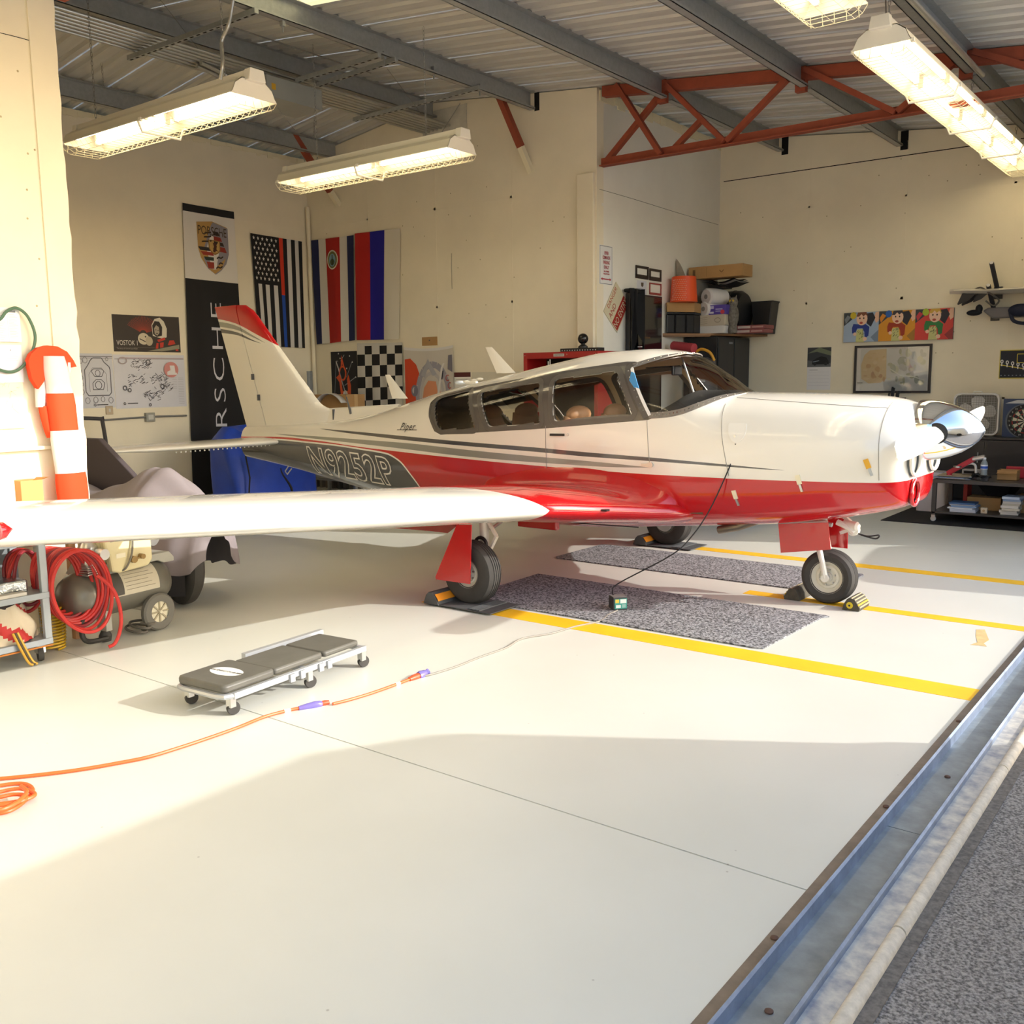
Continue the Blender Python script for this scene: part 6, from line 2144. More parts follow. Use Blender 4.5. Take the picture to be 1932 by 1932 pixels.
# corner cabinet with doors, wooden board, storage on top
t = thing('corner_cabinet', 'black two-door steel cabinet in the far corner under the wooden board', 'cabinet', (-3.83, 5.15, 0))
MB().box(0, .47, 0, .98, .06, 2.02).build('body', M_BLK, t, smooth=False, bev=.004)
for k in range(2):
    dr = MB().box(.47, .485, .015+k*.485, .475+k*.485, .10, 2.0).build('door', mat('cabinet_door', '#24262c', .4), t, smooth=False, bev=.006)
    MB().box(.485, .50, .43+k*.02 if k == 0 else .50, .45 if k == 0 else .52, 1.0, 1.14).build('handle', M_ALU, dr, smooth=False)
MB().box(.485, .487, .32, .43, 1.93, 1.955).build('badge_print', ink('#8d8f94'), t, smooth=False)
MB().box(.02, .45, .02, .96, 0, .06).build('plinth', M_DARK, t, smooth=False)
ZC = 2.062
wb = thing('wooden_board', 'brown wooden board laid on the corner cabinet as a shelf', 'board', (0, 0, 2.035))
MB().prism([(-3.845, 4.60), (-3.46, 5.17), (-3.12, 6.17), (-3.845, 6.17)], 'Z', 0, .026).build('plank', mat('plywood', '#9a7350', .6, noise=.1, scale=8), wb, smooth=False)
MB().prism([(-3.845, 4.602), (-3.465, 5.165), (-3.47, 5.18), (-3.845, 4.63)], 'Z', -.018, 0).build('edge_batten', mat('plywood_dark', '#7a5a3e', .6), wb, smooth=False)
def px_box(name, label, cat, x0, x1, ytop, z0, depth_y, sy, m, **k):
    """a box standing at z0 whose front spans picture columns x0..x1 at depth y"""
    a_, b_ = at(x0, ytop, 'Y', depth_y), at(x1, ytop, 'Y', depth_y)
    t = thing(name, label, cat, ((a_.x+b_.x)/2, depth_y, z0))
    return t, (b_.x-a_.x), (a_.z+b_.z)/2-z0
def edge_pt(k):
    return Vector((-3.84+.38*k, 4.60+.57*k, 0))
A_, B_ = edge_pt(.06), edge_pt(.64)
foot = [(A_.x+.01, A_.y), (B_.x, B_.y), (B_.x-.03, B_.y+.24), (-3.835, B_.y+.24), (-3.835, A_.y+.03)]
t = thing('storage_bin', 'black lidded plastic bin at the open end of the wooden board', 'bin', (B_.x, B_.y, ZC))
fl_ = [(x-B_.x, y-B_.y) for x, y in foot]
MB().prism(fl_, 'Z', 0, .235).build('bin', mat('bin_black', '#15161b', .4), t, smooth=False, bev=.012)
MB().prism([(x+.012, y-.012) for x, y in fl_], 'Z', .235, .262).build('lid', mat('bin_black', '#15161b', .4), t, smooth=False, bev=.006)
for k in (.3, .7):
    q = (Vector((*fl_[0], 0))).lerp(Vector((*fl_[1], 0)), k)
    MB().box(q.x-.012, q.x+.012, q.y-.012, q.y+.012, .01, .23).build('rib', mat('bin_black', '#15161b', .4), t, smooth=False)
z1 = ZC+.263
t = thing('cardboard_tray', 'shallow brown cardboard tray on the black bin', 'box', (B_.x, B_.y, z1))
MB().prism([(x+.015, y-.02) for x, y in fl_], 'Z', 0, .115).build('tray', M_CARD, t, smooth=False, bev=.003)
MB().prism([(x*.9+.01, y*.9+.0) for x, y in fl_], 'Z', .115, .117).build('inner', mat('cardboard_dark', '#8c6a42', .9), t, smooth=False)
z2 = z1+.118
h3, r_ = .31, .175
t = thing('orange_bucket', 'bright orange bucket with white dotted print, upside down', 'bucket', (-3.655, 4.79, z2))
MB().lathe([(r_, 0), (r_*.97, .02), (r_*.86, h3), (r_*.8, h3+.005), (.002, h3+.005)], (0, 0, 0), seg=32).build('pail', mat('pail_orange', '#e8531f', .45), t)
mb = MB()
for i in range(11):
    for k in range(8):
        an = math.radians(-30+k*9+(i % 2)*4.5)
        zz_ = h3*(.08+i*.078)
        rr_ = r_*(.975-.115*zz_/h3)
        mb.sphere((rr_*math.sin(an), -rr_*math.cos(an), zz_), .006, 6, 4)
mb.build('dot_print', ink('#f3c3ab'), t)
# white boxes, purple box, foam rolls
t, w, h = px_box('white_carton', 'plain white carton lowest in the stack beside the black bin', 'box', 1313, 1366, 615, ZC, 5.2, .25, None)
MB().box(-w/2, w/2, 0, .26, 0, h).build('body', ink('#d6d4d2'), t, smooth=False, bev=.003)
z1 = ZC+h
t, w, h = px_box('printed_carton', 'off-white carton with faint print above the plain white carton', 'box', 1313, 1368, 594, z1, 5.2, .25, None)
MB().box(-w/2, w/2, 0, .25, .001, h).build('body', ink('#c2b8a6'), t, smooth=False, bev=.003)
a = Art(w, h)
for k in range(4):
    a.line([(.1, .2+k*.18), (.4, .22+k*.18)], .01, '#968b7a')
a.ring(.75, .5, .1, .2, .02, '#968b7a')
a.build(t, frame_m((-w/2, -.001, 0), (1, 0, 0), (0, 0, 1)))
z1 += h
t, w, h = px_box('purple_box', 'purple and white printed pack on top of the carton stack', 'box', 1337, 1370, 575, z1, 5.2, .2, None)
MB().box(-w/2, w/2, 0, .16, .001, h).build('body', ink('#5646a0'), t, smooth=False, bev=.002)
a = Art(w, h)
a.rect(.05, .6, .3, .9, '#b9b4d8').rect(.4, .5, .8, .6, '#b9b4d8').rect(.4, .3, .75, .38, '#b9b4d8').ell(.8, .25, .12, .22, '#c23a4a', 14).rect(.05, .1, .3, .3, '#d6d4e2')
a.build(t, frame_m((-w/2, -.001, 0), (1, 0, 0), (0, 0, 1)))
for (px, py, ry, lb) in ((1329, 583, .10, 'white foam roll lower of two beside the orange bucket'), (1334, 560, .11, 'white foam roll upper of two beside the orange bucket')):
    p = at(px, py, 'Y', 5.22)
    t = thing('foam_roll', lb, 'roll', (p.x, p.y, p.z-ry))
    MB().lathe([(.02, -.02), (ry*.8, -.02), (ry, .0), (ry*1.02, .14), (ry*.9, .3), (.02, .31)], (0, 0, ry), (.35, 1, 0), 22).build('roll', mat('foam_white', '#dad7d6', .8, bump=.3, bscale=9), t)
    MB().lathe([(.03, -.024), (.03, -.018)], (0, 0, ry), (.35, 1, 0), 14).build('core', mat('core_grey', '#8a8886', .8), t)
# black barrel and bin
p = at(1385, 575, 'Y', 5.75)
t = thing('plastic_drum', 'large black plastic drum lying behind the cartons', 'drum', (-3.53, 5.80, ZC))
MB().lathe([(.002, -.27), (.22, -.27), (.26, -.24), (.275, -.1), (.28, .1), (.275, .20), (.24, .25), (.10, .27), (.002, .27)], (0, 0, .29), (1, 0, 0), 32).build('drum', mat('drum_black', '#101218', .5), t)
for d_ in (-.1, .12):
    MB().lathe([(.278, d_-.012), (.286, d_), (.278, d_+.012)], (0, 0, .29), (1, 0, 0), 32, cap=False).build('hoop_rib', mat('drum_black', '#101218', .5), t)
p = at(1418, 600, 'Y', 5.95)
t = thing('waste_bin', 'narrow black waste bin at the wall end of the wooden board', 'bin', (-3.10, 6.02, ZC))
MB().prism([(-.10, 0), (.10, 0), (.145, .40), (.16, .41), (.16, .425), (-.15, .425), (-.14, .40)], 'Y', -.12, .12).build('bin', mat('bin_black', '#15161b', .4), t, smooth=False, bev=.01)
# owl decoy
p = at(1381, 628, 'Y', 5.35)
t = thing('owl_decoy', 'grey speckled plastic owl decoy standing on the wooden board', 'decoy', (p.x+.01, 5.35, ZC))
M_OWL = mat('owl_feathers', '#6f6a62', .8, noise=.45, scale=30)
MB().lathe([(.055, 0), (.06, .03), (.05, .09), (.068, .16), (.075, .24), (.06, .31), (.045, .335), (.055, .36), (.06, .40), (.045, .44), (.01, .455)], seg=22).build('body', M_OWL, t)
for s in (-1, 1):
    MB().lathe([(.018, 0), (.002, .05)], (s*.035, -.01, .43), (s*.3, 0, 1), 8).build('ear_tuft', M_OWL, t)
    MB().lathe([(.016, 0), (.012, .006)], (s*.022, -.052, .405), (0, -1, 0), 12).build('eye', ink('#b9a23c'), t)
MB().lathe([(.009, 0), (.001, .022)], (0, -.055, .385), (0, -1, -.5), 8).build('beak', ink('#4a4239'), t)
for k, lb in enumerate(('flat red and white game box, lower of two beside the owl', 'flat red and white game box, upper of two beside the owl')):
    a_, b_ = at(1388, 625, 'Y', 5.55), at(1441, 625, 'Y', 5.55)
    t = thing('flat_box', lb, 'box', ((a_.x+b_.x)/2+.01*k, 5.55, ZC+k*.052))
    w = b_.x-a_.x
    MB().box(-w/2, w/2, 0, .3, .001, .05).build('body', ink('#8c4f50'), t, smooth=False, bev=.002)
    Art(w, .05).rect(.05, .2, .5, .8, '#c9b8b0').rect(.55, .3, .95, .7, '#b58a84').build(t, frame_m((-w/2, -.001, 0), (1, 0, 0), (0, 0, 1)))
# high load on the drum: board sheets, long carton, silver cloth
p, q = at(1318, 527, 'Y', 5.6), at(1400, 520, 'Y', 5.6)
zt_ = ZC+.60
t = thing('folded_sunshade', 'folded black and white sunshade between the drum and the long carton', 'sunshade', (-3.5, 5.50, zt_))
def ws_(a_, b_):
    return ((a_-.5)*.62, -.18+b_*.4, .03*math.sin(a_*7)+.012*math.sin(b_*5+a_*3)+.03)
for dz, c in ((0, '#1d1d21'), (.022, '#cfccc8'), (.042, '#2a2a2e')):
    MB().grid(lambda a_, b_, dz=dz: (ws_(a_, b_)[0]*(1-dz*3), ws_(a_, b_)[1], ws_(a_, b_)[2]+dz), 20, 6).build('layer', ink(c), t, angle=180)
MB().box(-.12, .12, -.1, .1, -.02, .03).build('core', M_BLACK, t, smooth=False)
p, q = at(1299, 520, 'Y', 5.2), at(1401, 515, 'Y', 5.2)
z_lo = zt_+.10
t = thing('long_carton', 'long brown carton lying on top of the storage pile', 'box', ((p.x+q.x)/2, 5.2, z_lo))
w = (q.x-p.x)
MB().box(-w/2, w/2, 0, .3, 0, .15).build('body', M_CARD, t, smooth=False, bev=.003)
Art(w, .15).line([(.58, .6), (.62, .4), (.66, .6)], .012, '#6b4f30').rect(.08, .2, .13, .75, '#6b4f30').line([(.34, .1), (.34, .9)], .006, '#8a6a42').build(t, frame_m((-w/2, -.001, 0), (1, 0, 0), (0, 0, 1)))
v0, v1 = at(1280, 482, 'X', -3.79), Vector((-3.58, 5.62, 3.10))
t = thing('silver_cloth', 'crumpled silver cloth with two raised tips behind the long carton', 'cloth', (-3.7, 5.3, z_lo))
o_ = t.location.copy()
def sv(a_, b_):
    p = v0.lerp(v1, a_)-o_
    tip = max(0, 1-a_*4.5)*.22+max(0, 1-(1-a_)*5)*.2
    return (p.x-.03*b_, p.y+.02*math.sin(a_*9), -.22+b_*(.24+tip)+.02*math.sin(a_*17))
MB().grid(sv, 60, 8).build('sheet', mat('silver_fabric', '#a9a59c', .35, metal=.5, noise=.12, scale=10), t, angle=180, recalc=False)
# red foam roller and items beside the tall locker, above the cowl
p = at(1290, 655, 'Y', 4.6)
t = thing('red_roller', 'ribbed red foam roller lying on a stand behind the windscreen', 'roller', p)
MB().lathe([(.055, -.18), (.062, -.17)]+[(.062-.006*(i % 2), -.16+.02*i) for i in range(16)]+[(.06, .17), (.02, .18)], (0, 0, 0), (1, -.25, -.12), 18).build('roller', mat('foam_red', '#b5424c', .7), t)
p = at(1328, 690, 'Y', 4.65)
t = thing('grey_canister', 'dark grey shop vacuum with a yellow handle behind the windscreen', 'vacuum', (p.x, p.y, 0))
MB().lathe([(.16, .0), (.17, .03), (.17, p.z-.12), (.14, p.z+.06), (.05, p.z+.10)], seg=24).build('drum', mat('vac_grey', '#55565a', .5), t)
MB().tube(spline([(-.14, -.02, p.z+.14), (-.02, -.05, p.z+.20), (.10, -.05, p.z+.16), (.15, -.02, p.z+.06)], 6), .018, 8).build('handle', mat('vac_yellow', '#d29a2c', .5), t)
MB().box(.02, .10, -.19, -.16, p.z-.2, p.z+.03).build('switch_panel', mat('vac_pale', '#c2c8cc', .4), t, smooth=False)
# ------------------------------------------------------------------ tail bay furniture
# red tool chest against the far wall
p0, p1 = at(987, 666, 'Y', YT-.2), at(1132, 655, 'Y', YT-.2)
t = thing('tool_chest', 'tall red tool chest with black open front beside the corner post', 'tool chest', (-4.47, 2.5, 0))
W_, H_ = 1.0, 1.805
M_CHR = mat('chest_red', '#a01a1c', .35, coat=.3)
MB().box(0, .05, 0, .42, 0, H_).build('side_panel', M_CHR, t, smooth=False, bev=.003)
MB().box(W_-.05, W_, 0, .42, 0, H_).build('side_panel', M_CHR, t, smooth=False, bev=.003)
MB().box(.05, W_-.05, 0, .42, H_-.07, H_).build('top_panel', M_CHR, t, smooth=False, bev=.003)
MB().box(.05, W_-.05, .38, .42, 0, H_-.07).build('back_panel', M_DARK, t, smooth=False)
MB().box(.05, W_-.05, .02, .38, .78, .82).build('shelf', mat('chest_black', '#1f2024', .5), t, smooth=False)
for k in range(4):
    dr = MB().box(.055, W_-.055, -.01, .36, .06+k*.18, .22+k*.18).build('drawer', M_CHR, t, smooth=False, bev=.004)
    MB().box(.1, W_-.1, -.022, -.01, .185+k*.18, .2+k*.18).build('handle', M_ALU, dr, smooth=False)
MB().box(W_*.42, W_*.56, -.004, 0, H_-.05, H_-.02).build('badge', ink('#b9b4ae'), t, smooth=False)
text('CRAFTSMAN', .02, ink('#3a3a3e'), frame_m((W_*.49, -.006, H_-.035), (1, 0, 0), (0, 0, 1)), t)
for x in (.025, W_*.6, W_-.025):
    MB().lathe([(.006, 0), (.005, .004)], (x, -.001, H_-.03), (0, -1, 0), 8).build('rivet_head', M_CHROME, t)
MB().tube([(W_*.36, -.02, 1.45), (W_*.36, -.02, H_-.10)], .006, 6).tube([(W_*.385, -.02, 1.45), (W_*.385, -.02, H_-.08)], .006, 6).build('white_rod', ink('#dcdad4'), t)
t = thing('socket_rail', 'black socket tray lying on the red tool chest', 'tray', (-4.47+W_*.5, 2.51, H_))
MB().box(0, W_*.5, 0, .12, 0, .035).build('tray', M_BLACK, t, smooth=False, bev=.004)
mb = MB()
for k in range(14):
    mb.lathe([(.006, 0), (.006, .004)], (.03+k*W_*.5/15, -.001, .012), (0, -1, 0), 8)
mb.build('pin_stud', ink('#b9b9bc'), t)
pb = at(1099, 650, 'Y', 2.56)
t = thing('ball_mount', 'black ball on a short foot standing on the red tool chest', 'ball mount', (pb.x, 2.57, H_+.035))
MB().lathe([(.055, 0), (.05, .02), (.022, .04), (.02, .055)], seg=18).build('foot', M_BLACK, t)
MB().sphere((0, 0, .10), .058, 18, 12).build('ball', mat('ball_black', '#151515', .2), t)
# workbench glimpsed through the cabin windows, with fan and tools
t = thing('work_shelf', 'steel work shelf behind the cabin windows with yellow top', 'shelf', (-3.55, 4.8, 0))
MB().box(-.25, .35, -.22, .25, .98, 1.02).build('top', mat('shelf_yellow', '#c99a3c', .6), t, smooth=False)
for x in (-.22, .32):
    for y in (-.19, .22):
        MB().box(x-.02, x+.02, y-.02, y+.02, 0, .98).build('leg', M_GALV, t, smooth=False)
# boxes and bent sheet behind the fin
zz0 = at(630, 772, 'Y', 2.55).z
t = thing('cardboard_box', 'brown carton on the shelf behind the dorsal fin', 'box', (at(640, 770, 'Y', 2.5).x, 2.5, zz0-.42))
MB().box(-.33, .33, -.16, .16, 0, .62).build('body', M_CARD, t, smooth=False, bev=.004)
MB().box(-.331, .331, -.03, .03, .3, .621).build('tape', mat('tape', '#c7a574', .4), t, smooth=False)
sk = thing('storage_rack', 'grey storage rack under the flags behind the tail', 'rack', (at(640, 770, 'Y', 2.5).x, 2.5, 0))
for x in (-.5, .5):
    for y in (-.22, .22):
        MB().box(x-.02, x+.02, y-.02, y+.02, 0, zz0-.42).build('post', M_GALV, sk, smooth=False)
MB().box(-.52, .52, -.24, .24, zz0-.45, zz0-.42).build('shelf', M_GALV, sk, smooth=False)
MB().box(-.52, .52, -.24, .24, .2, .23).build('shelf', M_GALV, sk, smooth=False)
c = at(625, 770, 'Y', 2.3)
t = thing('bent_sheet', 'pale bent plastic sheet arching over the carton behind the fin', 'sheet', (c.x, 2.28, zz0-.42))
pts = arc((0, 0, .30), .34, math.radians(40), math.radians(175), 14, (1, 0, 0), (0, 0, 1))
vs, fs = [], []
for i, p in enumerate(pts):
    vs += [(p.x, -.04, p.z), (p.x, .06, p.z)]
    if i:
        fs.append((2*i-2, 2*i-1, 2*i+1, 2*i))
vs += [(pts[-1].x-.01, -.04, 0), (pts[-1].x-.01, .06, 0)]
fs.append((len(vs)-4, len(vs)-3, len(vs)-1, len(vs)-2))
o = MB().add(vs, fs).build('arch', mat('sheet_pale', '#cfcdc8', .4), t, angle=180)
so = o.modifiers.new('thickness', 'SOLIDIFY')
so.thickness = .006
t = thing('steel_stake', 'short bare steel angle standing behind the fin in the rear corner', 'stake', (at(588, 740, 'Y', 2.8).x, 2.8, 0))
zt_ = at(590, 700, 'Y', 2.8).z
MB().box(-.03, .03, -.004, .004, 0, zt_).box(-.03, -.022, -.05, .004, 0, zt_).build('angle_bar', M_GALV, t, smooth=False)
# row of books / long tools under the tail
for k in range(9):
    px = 588+k*11
    b = at(px, 935, 'Y', 2.9)
    tag(MB().box(b.x-.022, b.x+.022, 2.86, 2.94, 0, at(px, 893-k*.5, 'Y', 2.9).z).build('floor_board', ink(('#5b5752', '#77736c', '#8a857c', '#6a5f57', '#504c4a')[k % 5]), smooth=False, bev=.002), 'dark plank standing upright behind the tail cone', 'plank', 'planks standing behind the tail')
# blue tarpaulin bag below the tail
bx0 = Vector((-7.6, .55, 0))
t = thing('blue_bag', 'big blue tarpaulin bag with a black zip below the tail', 'bag', (-7.55, 1.22, 0))
def bag(a_, b_):
    an = a_*2*PI
    top = max(0, b_-.72)/.28
    rx = .36*(1-.35*top**2)+.02*math.sin(an*5+b_*4)
    ry = .66*(1-.52*top**1.6)+.025*math.sin(an*7+b_*6)
    ce, se = math.cos(an), math.sin(an)
    k = 2/3.2
    return (rx*math.copysign(abs(ce)**k, ce), ry*math.copysign(abs(se)**k, se)-.22*top, b_*.96+.03*math.sin(an*3)*b_)
MB().grid(bag, 60, 24).build('bag_body', mat('tarp_blue', '#1f46b8', .45, noise=.12, scale=4, bump=.5, bscale=5), t, angle=180)
def cap_(a_, b_):
    p = Vector(bag(a_, 1.0))
    return (p.x*b_, (p.y+.22)*b_-.22, p.z+.02*(1-b_))
MB().grid(cap_, 60, 5).build('bag_top', mat('tarp_blue', '#1f46b8', .45), t, angle=180)
zp = []
for k in range(13):
    f = .12+k*.055
    q = Vector(bag(.035 if True else 0, f))
    zp.append(Vector((q.x+.008, -.02+.03*math.sin(k*.8)-(k-6)*.02, q.z)))
MB().tube(zp, .016, 6).build('zip', M_BLACK, t)
MB().tube([Vector((.34, -.52, .12)), Vector((.36, -.50, .4)), Vector((.34, -.53, .66))], .010, 6).build('side_strap', M_BLACK, t)
# hand truck frame against the rear wall
t = thing('hand_truck', 'dark tubular hand truck frame leaning on the rear wall', 'hand truck', (XR+.35, -.72, 0))
q0 = at(150, 790, 'X', XR+.35)-Vector((XR+.35, -.72, 0))
q1 = at(193, 790, 'X', XR+.35)-Vector((XR+.35, -.72, 0))
q2 = at(205, 872, 'X', XR+.35)-Vector((XR+.35, -.72, 0))
M_TUB = mat('tube_dark', '#3c3a3c', .5)
MB().tube(spline([(0, q0.y-.25, 0), (0, q0.y-.25, q0.z-.15), (0, q0.y-.2, q0.z), (0, q1.y-.03, q1.z), (0, q1.y, q1.z-.04), (0, q2.y, q2.z), (0, q2.y+.02, 0)], 6), .022, 10).build('frame_tube', M_TUB, t)
MB().box(0, .25, q0.y-.28, q2.y+.05, 0, .015).build('toe_plate', M_TUB, t, smooth=False)
for s in (q0.y-.3, q2.y+.06):
    MB().lathe([(.04, -.03), (.10, -.03), (.11, 0), (.10, .03), (.04, .03)], (-.02, s, .11), (0, 1, 0), 20).build('wheel', M_TYRE, t)
# motorcycle under a grey cover
t = thing('motorcycle', 'motorcycle under a grey and black cover with its front tyre showing', 'motorcycle', (-3.66, -2.45, 0))
wc = Vector((0, -.10, .29))
MB().lathe([(.17, -.045), (.20, -.06), (.255, -.055), (.285, -.03), (.29, 0), (.285, .03), (.255, .055), (.20, .06), (.17, .045)], wc, (.15, 1, 0), 40, cap=False).build('tyre', M_TYRE, t)
MB().lathe([(.03, -.05), (.04, -.03), (.17, -.03), (.175, 0), (.17, .03), (.04, .03), (.03, .05)], wc, (.15, 1, 0), 32, cap=False).build('wheel_rim', M_BLACK, t)
# silhouette stations from front (x=0) to tail
st_ = [(.30, .34, .50, .10), (.26, .26, .62, .20), (.12, .24, .70, .27), (-.05, .22, .80, .31), (-.25, .20, .91, .36), (-.36, .18, .93, .38), (-.50, .16, .87, .36), (-.75, .15, .80, .31), (-1.0, .15, .74, .29), (-1.3, .15, .70, .30), (-1.6, .18, .76, .27), (-1.85, .22, .72, .22), (-1.95, .30, .60, .12)]
def cov(a_, b_):
    f = b_*(len(st_)-1)
    i = min(int(f), len(st_)-2)
    u_ = f-i
    x, z0, z1, w_ = [st_[i][k]+(st_[i+1][k]-st_[i][k])*u_ for k in range(4)]
    an = PI*a_
    fold = .014*math.sin(a_*23+b_*9)*math.sin(an)+.012*math.sin(b_*40+a_*3)
    y = -math.cos(an)*w_*(1.0-.15*math.sin(an))*(1+fold*2)
    z = z0+(z1-z0)*abs(math.sin(an))**.75+fold
    return (x+fold*.6, y, z)
MB().grid(cov, 48, 72).build('cover', mat('cover_grey', '#857d80', .75, noise=.06, scale=5, bump=.3, bscale=7), t, angle=180)
def skirt(a_, b_):
    p = Vector(cov(0, .10+.9*a_))
    return (p.x, p.y-.01, p.z-(1-b_)*.14)
MB().grid(skirt, 40, 3).build('cover_skirt', mat('cover_black', '#242327', .8), t, angle=180)
MB().box(-1.4, -.3, -.12, .12, .18, .45).build('engine_block', M_DARK, t, smooth=False)
MB().lathe([(.17, -.06), (.26, -.07), (.29, 0), (.26, .07), (.17, .06)], (-1.55, 0, .29), (0, 1, 0), 32, cap=False).build('tyre', M_TYRE, t)
# black panel cover behind it
q = [at(165, 826, 'Y', -2.25), at(196, 827, 'Y', -2.25), at(272, 908, 'Y', -2.25), at(272, 960, 'Y', -2.25), at(160, 960, 'Y', -2.25)]
t = thing('dark_board', 'dark sloping panel leaning behind the covered motorcycle', 'panel', (q[4].x, -2.25, 0))
MB().prism([(p.x-q[4].x, p.z) for p in q[:3]]+[(q[3].x-q[4].x, 0), (0, 0)], 'Y', -.05, .0).build('panel', mat('panel_dark', '#4a4246', .8), t, smooth=False, bev=.01)
# ------------------------------------------------------------------ near step wall: papers, cable, windsock
XN = XS+.012
t, M, w, h = sheet('notice_sheet', 'printed white notice highest on the near wall inside the cable loop', 'notice', 'X', XN, ((-20, 579), (37, 581), (39, 645), (-18, 645)), color='#dfe3e3')
a = Art(w, h)
a.rect(.58, .86, .86, .92, '#6f767a').line([(.58, .0), (.58, .95)], .006, '#a9b0b2')
for k in range(16):
    a.line([(.62, .80-k*.045), (.62+.18+.14*((k*7) % 5)/5, .80-k*.045)], .008, '#9aa1a4').line([(.3, .82-k*.05), (.3+.2*((k*3) % 4)/4+.05, .82-k*.05)], .008, '#9aa1a4')
a.build(t, M)
t, M, w, h = sheet('notice_sheet', 'white letter with a small black mark below the upper notice', 'notice', 'X', XN+.004, ((-10, 650), (41, 651), (43, 721), (-6, 722)), color='#e6e1e8')
a = Art(w, h)
a.ell(.58, .86, .02, .015, '#55525a', 10)
for k in range(5):
    a.line([(.38+.04*(k % 2), .77-k*.045), (.84-.05*(k % 2), .77-k*.045)], .008, '#a9a2ae')
a.build(t, M)
t, M, w, h = sheet('area_map', 'pale street map sheet lowest on the near wall', 'map', 'X', XN, ((-20, 700), (46, 722), (46, 810), (-18, 808)), color='#e2dcc2')
a = Art(w, h)
rn = random.Random(4)
for k in range(46):
    x, y = rn.uniform(.1, .9), rn.uniform(.03, .9)
    an = rn.choice((.2, 1.3, 2.4, .9))
    L = rn.uniform(.05, .28)
    a.line([(x, y), (min(.98, x+L*math.cos(an)), min(.97, y+L*.6*math.sin(an)))], .006, rn.choice(('#8f8a74', '#b7ae8e', '#a6a08a')))
a.build(t, M)
pts = [at(x, y, 'X', XN+.03) for x, y in ((-25, 612), (0, 602), (12, 588), (30, 581), (48, 592), (60, 612), (66, 632), (65, 650), (58, 668), (48, 685), (34, 698), (18, 702), (0, 698), (-20, 690))]
o_ = pts[0].copy()
tag(MB().tube(spline(pts, 8), .0095, 8).build('cable_loop', mat('cable_green', '#4c6a55', .5)), 'dark green cable hanging in a loop over the notices', 'cable')
# windsock: hood, inner lobe and banded tube
M_ORG = mat('sock_orange', '#ee4a1c', .8, transl=.12)
M_SWH = mat('sock_white', '#e9e1e1', .85, transl=.12)
o_ = at(110, 800, 'X', XN)
t = thing('windsock', 'orange and white banded windsock hanging folded on the near wall', 'windsock', o_)
def L(px, py, d=.03):
    return at(px, py, 'X', XN+d)-o_
def sock(pts, wid, dep, rows, m, name, d=.05, ph=0.):
    """a folded fabric tube: pts = centre line (px), wid in px"""
    n = len(pts)
    vs, fs = [], []
    K = 18
    for i, ((px, py), w_) in enumerate(zip(pts, wid)):
        c = L(px, py, d)
        sc_ = (L(px+10, py, d)-c).length/10
        for k in range(K):
            an = 2*PI*k/K
            cr = 1+.08*math.sin(an*4+ph)+.03*math.sin(i*.9)
            vs.append(c+Vector((dep*math.sin(an)*cr, w_/2*sc_*math.cos(an)*cr, 0)))
    for i in range(n-1):
        for k in range(K):
            fs.append((i*K+k, i*K+(k+1) % K, (i+1)*K+(k+1) % K, (i+1)*K+k))
    return MB().add(vs, fs).build(name, m, t, angle=180)
def lerp_pts(a_, b_, n):
    return [(a_[0]+(b_[0]-a_[0])*i/n, a_[1]+(b_[1]-a_[1])*i/n) for i in range(n+1)]
hood = [L(48, 690), L(47, 680), L(52, 668), L(64, 657), L(82, 652), L(102, 654), L(120, 664), L(132, 680), L(138, 692), L(125, 694), L(95, 694), L(84, 706), L(75, 722), L(66, 734), L(54, 715)]
hv = [p+Vector((.0, 0, 0)) for p in hood]+[p+Vector((.045, 0, 0)) for p in hood]
n = len(hood)
MB().add(hv, [tuple(range(n)), tuple(range(n, 2*n))]+[(i, (i+1) % n, n+(i+1) % n, n+i) for i in range(n)]).build('orange_hood', M_ORG, t, angle=50, )
sock(lerp_pts((84, 712), (76, 768), 5), [22, 26, 27, 24, 20, 16], .02, 0, M_SWH, 'inner_white_band', .045)
sock(lerp_pts((86, 766), (93, 826), 5), [26, 24, 21, 18, 14, 8], .022, 0, M_ORG, 'inner_orange_band', .045, 1)
sock(lerp_pts((127, 684), (128, 712), 4), [20, 19, 16, 10, 4], .02, 0, M_SWH, 'side_white_fold', .055, 2)
sock(lerp_pts((101, 672), (113, 742), 6), [36, 39, 42, 44, 45, 46, 46], .035, 0, M_SWH, 'white_band', .08)
sock(lerp_pts((113, 742), (122, 812), 6), [47, 48, 49, 49, 50, 50, 50], .035, 0, M_ORG, 'orange_band', .08)
sock(lerp_pts((122, 812), (133, 892), 6), [50, 51, 52, 52, 53, 53, 53], .037, 0, M_SWH, 'white_band', .08, .5)
sock(lerp_pts((133, 892), (141, 965), 6), [53, 54, 54, 55, 55, 55, 54], .037, 0, M_ORG, 'orange_band', .08, .5)
